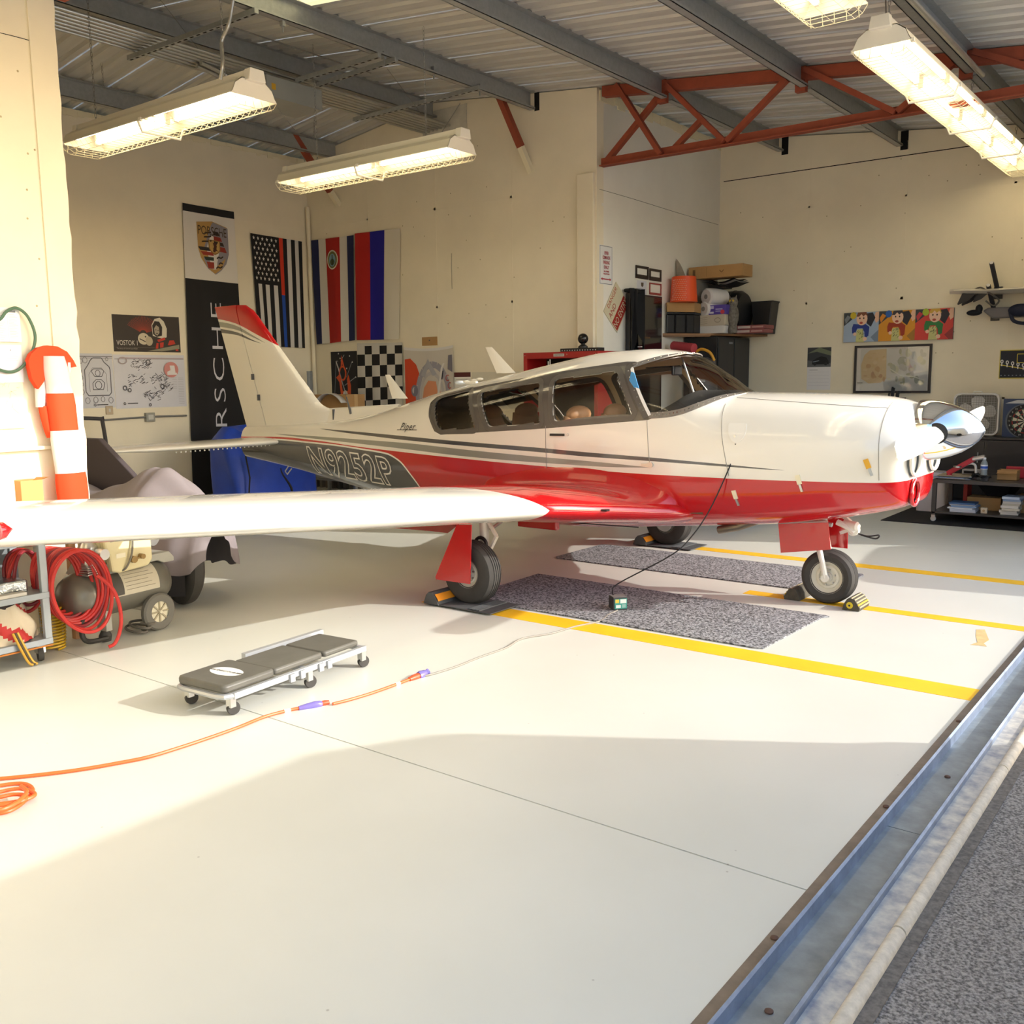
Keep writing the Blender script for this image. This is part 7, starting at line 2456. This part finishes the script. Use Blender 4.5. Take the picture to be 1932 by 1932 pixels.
# shelf rail and boxes below
p = at(0, 850, 'X', XN+.02)
t = thing('wall_rail', 'pale horizontal rail fixed across the near wall', 'rail', (XN, -4.3, p.z))
MB().box(0, .03, 0, 1.02, -.012, .012).build('rail', mat('rail_cream', '#dcd2b8', .6), t, smooth=False, bev=.003)
zc = at(20, 965, 'X', XN+.3).z
t = thing('wall_counter', 'low plywood counter along the near wall behind the wing', 'counter', (XS+.012, -4.6, 0))
MB().box(0, .5, 0, 1.2, zc-.05, zc-.02).build('top', mat('ply_counter', '#b98b62', .7, noise=.08), t, smooth=False)
for y in (.03, 1.13):
    MB().box(.42, .46, y, y+.04, 0, zc-.05).build('leg', mat('ply_counter', '#b98b62', .7), t, smooth=False)
a_, b_ = at(-30, 870, 'X', -3.45), at(33, 960, 'X', -3.45)
t = thing('white_carton', 'white carton with green line standing on the near wall counter', 'box', (-3.60, (a_.y+b_.y)/2, zc-.02))
w = b_.y-a_.y
MB().box(0, .14, -w/2, w/2, 0, a_.z-zc+.02).build('body', ink('#e9e6e0'), t, smooth=False, bev=.003)
MB().box(.1405, .141, -w/2, w/2, .05, .056).build('line_print', ink('#6f9a6c'), t, smooth=False)
a_, b_ = at(38, 905, 'X', -3.5), at(84, 950, 'X', -3.5)
t = thing('brown_carton', 'small open brown carton with bent flap on the near wall counter', 'box', (-3.62, (a_.y+b_.y)/2, zc-.02))
w, h = b_.y-a_.y, a_.z-zc+.01
MB().box(0, .12, -w/2, w/2, 0, h).build('body', mat('carton_sunny', '#d0a062', .85), t, smooth=False, bev=.003)
MB().add([(.12, w/2-.06, h), (.12, w/2, h), (.15, w/2+.03, h+.015), (.15, w/2-.05, h+.02)], [(0, 1, 2, 3)]).build('flap', mat('carton_sunny', '#d0a062', .85), t, smooth=False)

# ------------------------------------------------------------------ tool cart under the wing
t = thing('tool_cart', 'grey steel tool cart on castors at the frame edge under the wing', 'cart', (-3.42, -3.76, 0))
M_CART = mat('cart_grey', '#9aa2a9', .4, metal=.2)
Lc = 1.0
for x in (0, .34):
    MB().box(x-.015, x+.015, -.04, 0, .10, .70).build('corner_post', M_CART, t, smooth=False, bev=.003)
    MB().box(x-.015, x+.015, -Lc, -Lc+.04, .10, .70).build('corner_post', M_CART, t, smooth=False, bev=.003)
MB().box(-.005, .0, -Lc, 0, .1, .70).build('back_panel', mat('cart_back', '#6f767a', .5), t, smooth=False)
for z in (.095, .355, .66):
    MB().box(-.015, .36, -Lc, .0, z, z+.035).build('shelf', M_CART, t, smooth=False, bev=.003)
for x in (.03, .32):
    for y in (-.06, -Lc+.06):
        ca = MB().lathe([(.02, -.014), (.042, -.014), (.045, 0), (.042, .014), (.02, .014)], (x, y, .046), (.3, 1, 0), 20).build('castor_wheel', M_TYRE, t)
        MB().box(x-.02, x+.02, y-.022, y+.022, .05, .095).build('castor_fork', M_ALU, ca, smooth=False)
MB().box(.355, .362, -Lc, -.005, .085, .093).build('strap_print', ink('#c77b2e'), t, smooth=False)
def in_cart(name, label, cat, y0, y1, z0):
    return thing(name, label, cat, (-3.42, -3.76, 0))
t = thing('foil_package', 'package wrapped in crumpled silver foil on the cart shelf', 'package', (-3.22, -3.98, .39))
MB().box(-.09, .09, -.14, .14, 0, .075).build('wrap', mat('foil', '#aeb4b8', .25, metal=.85, noise=.2, scale=22, bump=.9, bscale=30), t, smooth=False, bev=.012)
t = thing('white_tray', 'flat white tray under the foil package on the cart shelf', 'tray', (-3.12, -3.98, .355))
t.location.z = .39
t.location.x = -3.085
MB().box(-.03, .02, -.16, .10, 0, .02).build('tray', ink('#d3cec6'), t, smooth=False, bev=.003)
t = thing('shopping_bag', 'crumpled red and cream plastic bag on the lowest cart shelf', 'bag', (-3.20, -3.95, .13))
def bg(a_, b_):
    an = 2*PI*a_
    r_ = (1-.45*b_**2)*(1+.12*math.sin(an*5+b_*7)+.06*math.sin(an*9))
    return (.13*r_*math.cos(an), .15*r_*math.sin(an), .002+b_*.2+.01*math.sin(an*4))
MB().grid(bg, 40, 12, lambda a_, b_: 1 if math.sin(a_*19+b_*6) > .55 else 0).build('bag', [ink('#d9ccb4'), ink('#c43332')], t, angle=180)
MB().sphere((0, 0, .19), .07, 12, 8, (1, 1, .5)).build('bag_knot', ink('#3c3636'), t)
pts = [(-3.05, -3.98, .20), (-3.03, -3.95, .10), (-3.03, -3.92, .03), (-3.02, -3.90, .012)]
t = thing('yellow_strap', 'yellow and black webbing strap hanging off the lowest cart shelf', 'strap', pts[0])
for k in range(3):
    MB().tube(spline([Vector(p)-Vector(pts[0])+Vector((0, .012*k, 0)) for p in pts], 5), .007, 6).build('strand', ink(('#d3a53a', '#4a4030', '#d9b04c')[k]), t)
# red air hose hung in a big coil at the cart end
t = thing('air_hose', 'red rubber air hose hung in a big loose coil at the cart end', 'hose', (-3.18, -3.70, .62))
M_HOSE = mat('hose_red', '#c8342f', .4)
M_HOSE2 = mat('hose_dark_red', '#8e2c34', .45)
rn = random.Random(9)
for k in range(15):
    big = k >= 5
    cy = (.0+.007*k) if big else -.08
    R1 = (.17+.006*(k-5)) if big else rn.uniform(.12, .16)
    tilt = .30 if big else rn.uniform(-.2, .2)
    dp = -.16+.022*k
    pts = []
    for i in range(22):
        an = 2*PI*i/22
        y = R1*math.sin(an)*(.62 if not big else .8)
        z = -R1*1.15-R1*1.15*math.cos(an)*-1 - (R1*1.15)
        z = -.02-R1*1.1*(1-math.cos(an))
        pts.append((dp+.02*math.sin(an*2+k), cy+y*math.cos(tilt)+(-z)*.32*tilt, z*(1-.1*tilt)+.0))
    MB().tube(spline(pts, 3, closed=True), .0105, 8, closed=True).build('coil_loop', M_HOSE if k % 4 else M_HOSE2, t)
MB().tube(spline([(.16, .20, -.18), (.20, .26, -.26), (.22, .285, -.36), (.22, .29, -.46), (.21, .275, -.54), (.20, .25, -.588), (.19, .22, -.60)], 6), .0105, 8).build('tail_end', M_HOSE, t)
MB().tube([(.0, -.02, .02), (-.05, -.08, .02), (-.2, -.1, .02)], .012, 8).build('hook_bar', M_ALU, t)
t = thing('coiled_hose', 'yellow spiral air hose standing on the floor below the red coil', 'hose', (-3.27, -3.66, .0))
pts = []
for i in range(12*14+1):
    an = 2*PI*i/12
    pts.append((.052*math.cos(an), .062*math.sin(an)+.01*math.sin(i*.02), .008+i*.00150))
MB().tube(pts, .0065, 6).build('spiral', mat('hose_yellow', '#d6ae28', .4), t)
# cardboard under the wing behind the hose
t = thing('brown_carton', 'flat brown carton on a shelf behind the red hose', 'box', (-3.60, -3.45, 0))
MB().box(-.1, .1, -.12, .12, .58, .66).build('body', M_CARD, t, smooth=False, bev=.003)
for y in (-.1, .1):
    MB().box(-.02, .02, y-.015, y+.015, 0, .58).build('stand_leg', M_GALV, t, smooth=False)

# ------------------------------------------------------------------ air compressor
t = thing('air_compressor', 'portable air compressor with grey tank, cream shroud and spoked wheel', 'compressor', (-3.28, -3.25, 0), math.radians(8))
t.scale = (1.08, 1.1, 1.08)
M_TANK = mat('tank_grey', '#77756c', .35, metal=.3, noise=.06)
M_CRM = mat('shroud_cream', '#e2d7ac', .5)
prof = [(.002, -.335), (.06, -.328), (.105, -.30), (.13, -.255), (.135, -.21), (.135, .21), (.13, .255), (.105, .30), (.06, .328), (.002, .335)]
MB().lathe(prof, (0, 0, .265), (0, 1, 0), 36).build('tank', M_TANK, t)
# label wrap on the tank
vs, fs = [], []
for i in range(13):
    an = math.radians(-8+i*6.5)
    for y in (-.13, .19):
        vs.append((.1362*math.cos(an), y, .265+.1362*math.sin(an)))
    if i:
        fs.append((2*i-2, 2*i-1, 2*i+1, 2*i))
lb_ = MB().add(vs, fs).build('label', ink('#c9c2ae'), t)
vs, fs = [], []
for i in range(11):
    an = math.radians(-5+i*5.8)
    for y in (-.125, -.045):
        vs.append((.1368*math.cos(an), y, .265+.1368*math.sin(an)))
    if i:
        fs.append((2*i-2, 2*i-1, 2*i+1, 2*i))
MB().add(vs, fs).build('label_print', ink('#4f4c47'), lb_)
for k in range(6):
    an = math.radians(4+k*9)
    MB().bar((.1375*math.cos(an), -.03, .265+.1375*math.sin(an)), (.1375*math.cos(an), .16-.02*(k % 3), .265+.1375*math.sin(an)), .004, .0015).build('text_print', ink('#8f8878'), lb_, smooth=False)
sd = MB().prism([(-.24, .385), (-.2, .435), (.30, .435), (.33, .40), (.33, .375), (.26, .375), (.22, .395), (.12, .395), (.08, .375), (-.1, .375), (-.15, .395), (-.2, .395)], 'X', -.09, .10)
sd.build('saddle', mat('saddle_grey', '#a7a69c', .5), t, smooth=False, bev=.004)
MB().prism([(-.11, .39), (-.06, .375), (.13, .385), (.16, .42), (.155, .60), (.13, .63), (-.12, .63), (-.15, .60), (-.14, .50), (-.12, .48)], 'X', .085, .13).build('shroud_panel', M_CRM, t, smooth=False, bev=.012)
MB().prism([(-.15, .43), (.15, .43), (.15, .62), (-.15, .62)], 'X', -.1, .085).build('shroud_box', M_CRM, t, smooth=False, bev=.012)
st_p = MB().box(.1305, .1315, -.11, .13, .555, .595).build('stripe_label', ink('#77787f'), t, smooth=False)
MB().box(.1315, .1322, .0, .02, .56, .59).build('red_print', ink('#c23a34'), st_p, smooth=False)
MB().box(.1305, .1315, -.08, -.02, .46, .485).build('vent_slot', ink('#f0ead2'), t, smooth=False)
for k in range(2):
    MB().box(.1305, .1312, -.06, -.0, .607+k*.012, .611+k*.012).build('louver', M_DARK, t, smooth=False)
fan = MB().lathe([(.002, .0), (.055, 0), (.07, .02), (.075, .05)], (.03, .20, .555), (.9, .35, 0), 28).build('motor', mat('motor_grey', '#9b9b98', .4, metal=.5), t)
for k in range(3):
    c = Vector((.03, .20, .555))+Vector((.9, .35, 0)).normalized()*-.004
    u_, w_ = orth(Vector((.9, .35, 0)))
    MB().tube([c+u_*(.018+.018*k)*math.cos(2*PI*i/18)+w_*(.018+.018*k)*math.sin(2*PI*i/18) for i in range(18)], .0035, 5, closed=True).build('fan_grille', mat('grille_dark', '#55544f', .5), fan)
MB().lathe([(.075, 0), (.075, .14)], (.0, .19, .555), (-.9, -.35, 0), 24).build('motor_can', mat('motor_grey', '#9b9b98', .4, metal=.5), t)
mb = MB().lathe([(.04, 0), (.05, .03), (.045, .08), (.05, .12), (.03, .15)], (.06, -.20, .42), (0, 0, 1), 18)
mb.lathe([(.03, 0), (.035, .02), (.03, .06)], (.10, -.17, .50), (1, 0, 0), 14)
mb.build('pump_head', M_ALU, t)
mb = MB()
for k in range(5):
    mb.box(.03, .12, -.25, -.15, .395+k*.012, .400+k*.012)
mb.build('cooling_rib', M_ALU, t, smooth=False)
MB().tube(spline([(.14, .02, .62), (.145, .02, .54), (.15, .0, .46), (.14, -.03, .40), (.12, -.05, .385)], 6), .006, 6).build('power_lead', mat('lead_grey', '#77736a', .6), t)
mb = MB().lathe([(.02, 0), (.02, .02)], (.135, .02, .44), (1, 0, 0), 12).lathe([(.015, 0), (.015, .03)], (.135, .07, .45), (1, 0, 0), 12).tube([(.14, .02, .44), (.15, .05, .445), (.14, .09, .45)], .006, 6)
mb.build('pressure_valve', mat('valve_brass', '#9b8152', .4, metal=.5), t)
wh = MB().lathe([(.06, -.02), (.098, -.022), (.107, -.012), (.108, .012), (.098, .022), (.06, .02)], (.13, .17, .108), (1, 0, 0), 36, cap=False).build('wheel', mat('wheel_rubber', '#6d6b64', .7), t)
MB().lathe([(.002, .012), (.086, .012), (.092, .02), (.094, 0), (.002, 0)], (.13, .17, .108), (1, 0, 0), 36).build('wheel_disc', mat('disc_cream', '#dcd6bd', .5), wh)
for k in range(8):
    an = 2*PI*k/8
    MB().bar((.146, .17+.012*math.cos(an), .108+.012*math.sin(an)), (.146, .17+.084*math.cos(an), .108+.084*math.sin(an)), .008, .006, up=(1, 0, 0)).build('spoke', mat('spoke_tan', '#a59c82', .5), wh, smooth=False)
MB().lathe([(.012, 0), (.01, .02)], (.14, .17, .108), (1, 0, 0), 12).build('hub_cap', mat('disc_cream', '#dcd6bd', .5), wh)
MB().tube([(-.14, .17, .108), (.14, .17, .108)], .01, 8).build('axle', M_ALU, t)
MB().box(.02, .10, -.15, -.11, .06, .18).build('foot_bracket', mat('saddle_grey', '#a7a69c', .5), t, smooth=False, bev=.004)
MB().lathe([(.03, 0), (.035, .03), (.02, .06)], (.06, -.13, 0), seg=14).build('rubber_foot', M_TYRE, t)
MB().tube(spline([(.08, -.28, .16), (.09, -.29, .07), (.09, -.25, .03), (.09, -.14, .022)], 5), .014, 8).build('drain_pipe', mat('drain_black', '#33312d', .5), t)
MB().box(.05, .12, -.31, -.23, .14, .165).build('handle_clamp', M_TYRE, t, smooth=False, bev=.008)
t = thing('cord_bundle', 'grey electric cord bundle lying behind the compressor wheel', 'cord', (-3.22, -3.18, .0))
MB().tube(spline([(.1*math.sin(i*.9), .05*math.cos(i*.9)+.004*i, .012+.003*i) for i in range(18)], 4), .008, 6).build('cord', mat('cord_grey', '#6b675f', .6), t)
# ------------------------------------------------------------------ things on the floor
M_CARPET = mat('mat_carpet', '#7f8083', .95, noise=.75, scale=70, lo=.42, hi=.58, bump=.7, bscale=120)
def floor_mat_(label, pts):
    o = MB().prism([(p[0], p[1]) for p in pts], 'Z', .0015, .009).build('floor_mat', M_CARPET, smooth=False)
    tag(o, label, 'mat')
P2 = [at(1560, 1168, 'Z', 0), at(1440, 1226, 'Z', 0), at(960, 1148, 'Z', 0), at(1020, 1083, 'Z', 0)]
floor_mat_('grey speckled carpet runner ahead of the near main wheel', [(.111, -.40), (.08, -.44), (.06, -1.31), (.02, -1.325), (-1.68, -1.33), (-2.16, -1.30), (-2.2, -.36), (.08, -.385)])
floor_mat_('grey speckled carpet runner between nose wheel and far main wheel', [(-.14, 1.03), (-.12, 1.0), (-.14, .28), (-.18, .25), (-2.46, .27), (-2.50, .31), (-2.50, 1.03), (-2.46, 1.06)])
# wheel ramps: plate with raised yellow-edged stop
def ramp(label, x, y):
    t = thing('parking_chock', label, 'wheel chock', (x, y, .0095), group='parking chocks')
    M_RUB = mat('chock_rubber', '#4b4d4e', .7, noise=.1, scale=20)
    MB().box(-.20, .34, -.16, .16, 0, .006).build('plate', M_RUB, t, smooth=False)
    MB().prism([(-.24, 0), (-.10, 0), (-.13, .06), (-.16, .085), (-.19, .085), (-.215, .06)], 'Y', -.17, .17).build('stop_block', M_RUB, t, smooth=False, bev=.004)
    MB().add([(-.105, -.168, .028), (-.105, .168, .028), (-.138, .168, .07), (-.138, -.168, .07)], [(0, 1, 2, 3)]).build('yellow_stripe', mat('stripe_amber', '#d98a1e', .5), t, smooth=False, M=Matrix.Translation((.006, 0, .004)))
    for k in range(7):
        MB().box(.15+k*.014, .157+k*.014, -.15, .15, .006, .014).build('grip_rib', M_RUB, t, smooth=False)
ramp('rubber stop with amber stripe behind the near main wheel', -2.02, -1.44)
ramp('rubber stop with amber stripe behind the far main wheel', -2.02, 1.36)
def chock(label, x, y, rz, flip):
    t = thing('wheel_chock', label, 'wheel chock', (x, y, .0), rz, group='nose wheel chocks')
    pts = [(-.05, 0), (.06, 0), (.065, .02), (.03, .075), (.0, .085), (-.02, .075), (-.04, .04)]
    MB().prism(pts, 'Y', -.10, .10).build('block', mat('chock_black', '#4a453a', .8, noise=.25, scale=30), t, smooth=False, bev=.003)
    for k in range(6):
        a0, a1 = Vector((.06-.006*k, 0, .02+.009*k)), None
    for k, (x0, z0) in enumerate(((.062, .026), (.052, .040), (.042, .055), (.028, .071), (.008, .080))):
        MB().tube([(x0, -.099, z0), (x0, .099, z0)], .006, 6).build('rib', mat('rib_tan', '#a59a78', .7) if k != 1 else mat('rib_yellow', '#d6b92c', .6), t)
    MB().lathe([(.002, 0), (.02, 0), (.022, .004)], (.0, -.10, .036), (0, -1, 0), 16).build('rope_eye', mat('eye_yellow', '#d8bd1f', .4), t)
    MB().lathe([(.002, 0), (.007, .006)], (.0, -.104, .036), (0, -1, 0), 10).build('rope_knot', M_BLACK, t)
chock('ribbed black and yellow chock in front of the nose wheel', .155, -.05, 0, False)
chock('black and yellow chock behind the nose wheel', -.255, .02, PI, True)
# trickle charger
t = thing('battery_charger', 'small dark battery charger with green label on the carpet runner', 'charger', (-1.09, -.985, .0095), math.radians(-38))
MB().box(-.045, .045, -.05, .05, 0, .085).build('case', mat('charger_grey', '#37393a', .5), t, smooth=False, bev=.006)
MB().box(.0455, .0465, -.04, .045, .008, .075).build('label_plate', ink('#3f9a8a'), t, smooth=False)
a = Art(.085, .067)
a.rect(.05, .6, .35, .95, '#d9c24a').rect(.45, .55, .95, .95, '#dfe6e0').rect(.1, .1, .5, .4, '#dfe6e0').rect(.6, .1, .9, .45, '#8fb8ae')
a.build(t, frame_m((.0468, -.04, .008), (0, 1, 0), (0, 0, 1)))
MB().box(-.04, .04, -.045, .045, .085, .087).build('top_label', ink('#8c8b88'), t, smooth=False)
g = Vector(surf(-.49, 1.09, -1))
pts = [g, at(1385, 860, 'Y', -.52), at(1340, 960, 'Y', -.62), at(1300, 1018, 'Y', -.72), at(1262, 1050, 'Y', -.82), Vector((-1.13, -.92, .16)), Vector((-1.14, -.97, .11)), Vector((-1.125, -.985, .095))]
tag(MB().tube(spline(pts, 8), .0042, 6).build('charger_lead', mat('lead_black', '#1b1b1c', .6)), 'black charging lead hanging from the cowl to the charger', 'cable')
pts = [(-1.06, -1.04, .012)]+[tuple(at(x, y, 'Z', .006)) for x, y in ((1148, 1160), (1132, 1172), (1085, 1182), (1040, 1195), (985, 1205), (955, 1222), (905, 1240), (860, 1258), (815, 1272), (800, 1275))]
tag(MB().tube(spline(pts, 6), .0055, 6).build('mains_lead', mat('lead_greige', '#8d877c', .6)), 'grey mains lead running over the floor to the orange cord', 'cable')
# orange extension cords with clear plugs
M_OC = mat('cord_orange', '#f0652a', .45)
def cord(label, px, ends):
    t = thing('extension_cord', label, 'extension cord', at(*px[0], 'Z', .0))
    o_ = t.location.copy()
    q = [at(x, y, 'Z', .0085)-o_ for x, y in px]
    MB().tube(spline(q, 8), .0075, 8).build('cable', M_OC, t)
    return t, q
t, q = cord('orange extension cord section with violet plug near the creeper', ((628, 1328), (660, 1320), (700, 1308), (740, 1294), (772, 1282)), 0)
d = (q[-1]-q[-2]).normalized()
MB().lathe([(.011, 0), (.014, .02), (.017, .05), (.016, .075)], q[-1], d, 12).build('plug_body', mat('plug_orange', '#e0512a', .4), t)
MB().lathe([(.02, .07), (.024, .085), (.02, .12), (.012, .125)], q[-1], d, 14).build('clear_socket', mat('plug_violet', '#8f83d6', .15, trans=.4), t)
for k in (-1, 0, 1):
    MB().tube([q[-1]+d*.11+Vector((0, 0, .002*k)), q[-1]+d*.15+Vector((.02*k, -.012*k, .005))], .008, 8).build('prong_guard', mat('plug_violet', '#8f83d6', .15, trans=.4), t)
MB().lathe([(.009, 0), (.009, .03)], q[-1]-d*.1, d, 10).build('white_tie', ink('#e6e0d4'), t)
t, q = cord('long orange extension cord crossing the floor in front of the creeper', ((575, 1334), (545, 1340), (500, 1352), (450, 1372), (400, 1390), (340, 1410), (280, 1428), (220, 1440), (150, 1452), (80, 1461), (0, 1469), (-60, 1473)), 0)
d = (q[0]-q[1]).normalized()
MB().lathe([(.010, -.03), (.014, .0), (.017, .03), (.019, .05), (.017, .075), (.013, .085)], q[0], d, 12).build('clear_connector', mat('plug_violet', '#8f83d6', .15, trans=.4), t)
MB().lathe([(.013, .08), (.014, .10), (.010, .12)], q[0], d, 12).build('plug_body', mat('plug_orange', '#e0512a', .4), t)
MB().lathe([(.0095, -.10), (.0095, -.07)], q[0], d, 10).build('white_tie', ink('#e6e0d4'), t)
t = thing('cord_coil', 'loose coil of orange extension cord at the frame edge', 'extension cord', at(0, 1505, 'Z', 0))
o_ = t.location.copy()
for k, lp in enumerate((((-50, 1492), (0, 1482), (40, 1478), (60, 1486), (58, 1500), (30, 1524), (0, 1534), (-50, 1536)), ((-50, 1508), (0, 1494), (35, 1488), (55, 1492), (66, 1499), (50, 1508), (20, 1514), (-30, 1520)), ((-50, 1500), (-10, 1505), (25, 1499), (48, 1501), (44, 1510), (10, 1518), (-40, 1522)), ((-40, 1530), (0, 1528), (30, 1515), (50, 1495), (40, 1483)))):
    MB().tube(spline([at(x, y, 'Z', .0085+.012*k)-o_ for x, y in lp], 8), .0075, 8).build('coil_loop', M_OC, t)
# mechanic's creeper
c0 = at(376, 1328, 'Z', 0)
t = thing('mechanic_creeper', 'black padded mechanic creeper on a pale steel frame with castors', 'creeper', (-1.62, -3.38, 0), 0)
rz = math.atan2(-2.925+3.692, -1.538+1.468)
# frame local axes: x along its length
e1 = Vector((-1.538+1.468, -2.925+3.692, 0)).normalized()
e2 = Vector((-e1.y, e1.x, 0))
org = Vector((-1.468, -3.692, 0))-e1*.07
t.location = org
t.rotation_euler = (0, 0, math.atan2(e1.y, e1.x))
LC, WC = .93, .35
M_CF = mat('creeper_frame', '#b9bcbf', .35, metal=.5)
for y in (.0, WC):
    MB().box(.02, LC, y-.014, y+.014, .085, .115).build('side_rail', M_CF, t, smooth=False, bev=.004)
for x in (.02, .5, LC):
    MB().box(x-.014, x+.014, 0, WC, .085, .108).build('cross_rail', M_CF, t, smooth=False, bev=.004)
MB().tube([(.03, 0, .10), (-.01, .02, .10), (-.02, .06, .10), (-.02, WC-.06, .10), (-.01, WC-.02, .10), (.03, WC, .10)], .014, 8).build('end_tube', M_CF, t)
MB().bar((.42, WC+.02, .13), (.98, WC+.01, .13), .03, .03).build('side_tray', M_CF, t, smooth=False)
M_PAD = mat('pad_vinyl', '#5e5c54', .45, noise=.12, scale=9)
h_ = MB().prism(rrect(-.02, .30, .01, WC-.01, .03), 'Z', .115, .155).build('headrest', M_PAD, t, bev=.012, angle=40)
MB().prism(rrect(.31, .645, .03, WC-.03, .02), 'Z', .112, .145).build('pad', M_PAD, t, bev=.010, angle=40)
MB().prism(rrect(.655, LC-.01, .03, WC-.03, .02), 'Z', .112, .143).build('pad', M_PAD, t, bev=.010, angle=40)
a = Art(.2, .11)
a.ell(.5, .5, .5, .5, '#e6e4dc', 28).poly([(-.05, .36), (.96, .5), (1.05, .64), (.04, .52)], '#5e5c54')
a.build(t, frame_m((.20, .08, .1555), (0, 1, 0), (-1, 0, 0)))
text('OMEGA', .04, ink('#e6e4dc'), frame_m((.145, .18, .157), (0, 1, 0), (-1, 0, 0)), t, shear=.2)
for x, y in ((.03, .03), (.03, WC-.03), (.5, 0), (.5, WC), (LC-.03, .0), (LC-.03, WC)):
    ca = MB().lathe([(.012, -.011), (.03, -.011), (.032, 0), (.03, .011), (.012, .011)], (x+.015, y, .032), (.35, 1, 0), 20).build('castor_wheel', M_TYRE, t)
    MB().box(x-.012, x+.02, y-.016, y+.016, .04, .088).build('castor_fork', M_ALU, ca, smooth=False)
for x in (.36, .43, .56, .62):
    MB().box(x, x+.03, -.026, -.014, .072, .112).build('pivot_bracket', M_CF, t, smooth=False)
# rust-coloured stain by the track: a flat spill with its own ragged outline
pts = [at(x, y, 'Z', .0) for x, y in ((1842, 1188), (1858, 1188), (1862, 1198), (1866, 1208), (1856, 1214), (1862, 1220), (1846, 1218), (1830, 1217), (1844, 1212), (1841, 1200))]
tag(MB().prism([(p.x, p.y) for p in pts], 'Z', .0004, .0014).build('floor_stain', mat('stain_tan', '#cdb27c', .6, noise=.15, scale=20), smooth=False), 'tan ragged stain on the floor near the door track', 'stain')
# ------------------------------------------------------------------ cabin interior of the airplane
M_SEAT = mat('seat_leather', '#7d4f35', .55, noise=.08, scale=8)
M_SEAT2 = mat('seat_tan', '#a97a52', .55, noise=.08, scale=8)
def seat(x, y, m):
    def bk(a_, b_):
        an = 2*PI*a_
        r_ = 1-.25*max(0, b_-.75)/.25
        return (x-.05-b_*.10+.05*math.cos(an), y+.20*r_*math.copysign(abs(math.sin(an))**.7, math.sin(an)), .80+b_*.44)
    MB().grid(bk, 28, 14).sphere((x-.13, y, 1.25), .15, 16, 8, (.4, 1, .45)).build('seat_back', m, AP, angle=80)
    MB().prism(rrect(x-.05, x+.42, y-.21, y+.21, .06), 'Z', .68, .84).build('seat_cushion', m, AP, bev=.03, angle=40)
seat(-1.75, -.26, M_SEAT2)
seat(-1.75, .26, M_SEAT2)
seat(-2.62, -.25, M_SEAT)
seat(-2.62, .25, M_SEAT)
MB().box(-3.2, -.75, -.46, .46, .60, .64).build('cabin_floor', mat('cabin_carpet', '#6d5340', .95), AP, smooth=False)
# glare shield and instrument panel
def gs(a_, b_):
    x = -1.17+b_*.56
    wv = min(.44, side_y(x, 1.27)-.04)
    y = (a_*2-1)*wv
    z = 1.25+.175*(1-abs(a_*2-1)**2.6)*min(1, .35+b_*2.2)
    return (x, y, min(z, surf_y(x, y)-.035))
MB().grid(gs, 30, 12).build('glare_shield', mat('shield_black', '#454545', .6), AP, angle=80)
MB().box(-1.09, -1.06, -.43, .43, .95, 1.29).build('instrument_panel', mat('panel_black', '#2a2a2c', .6), AP, smooth=False)
for k in range(5):
    MB().lathe([(.034, 0), (.034, .004)], (-1.092, -.3+k*.15, 1.2), (-1, 0, 0), 16).build('gauge', mat('gauge_face', '#101012', .2), AP)
for y in (-.26, .26):
    MB().tube(arc((-1.22, y, 1.12), .12, PI*.05, PI*.95, 12, (0, 1, 0), (0, 0, 1)), .011, 8).tube([(-1.22, y, 1.13), (-1.09, y, 1.13)], .012, 8).build('control_yoke', M_BLACK, AP)
MB().tube([(-1.02, 0, 1.30), (-1.16, 0, 1.66)], .008, 8).build('centre_post', mat('post_white', '#dcd9d2', .4), AP)
MB().tube([(-1.28, -.30, 1.585), (-1.24, .12, 1.60)], .006, 6).build('visor_rod', M_BLACK, AP)
MB().box(-1.22, -1.20, -.05, .09, 1.53, 1.60).build('compass', M_BLACK, AP, smooth=False, bev=.01)
MB().prism([(-1.30, 1.50), (-1.285, 1.56), (-1.26, 1.55), (-1.215, 1.42), (-1.23, 1.41)], 'Y', -.50, -.495).build('blue_sticker', ink('#3f8fc9'), AP, smooth=False)
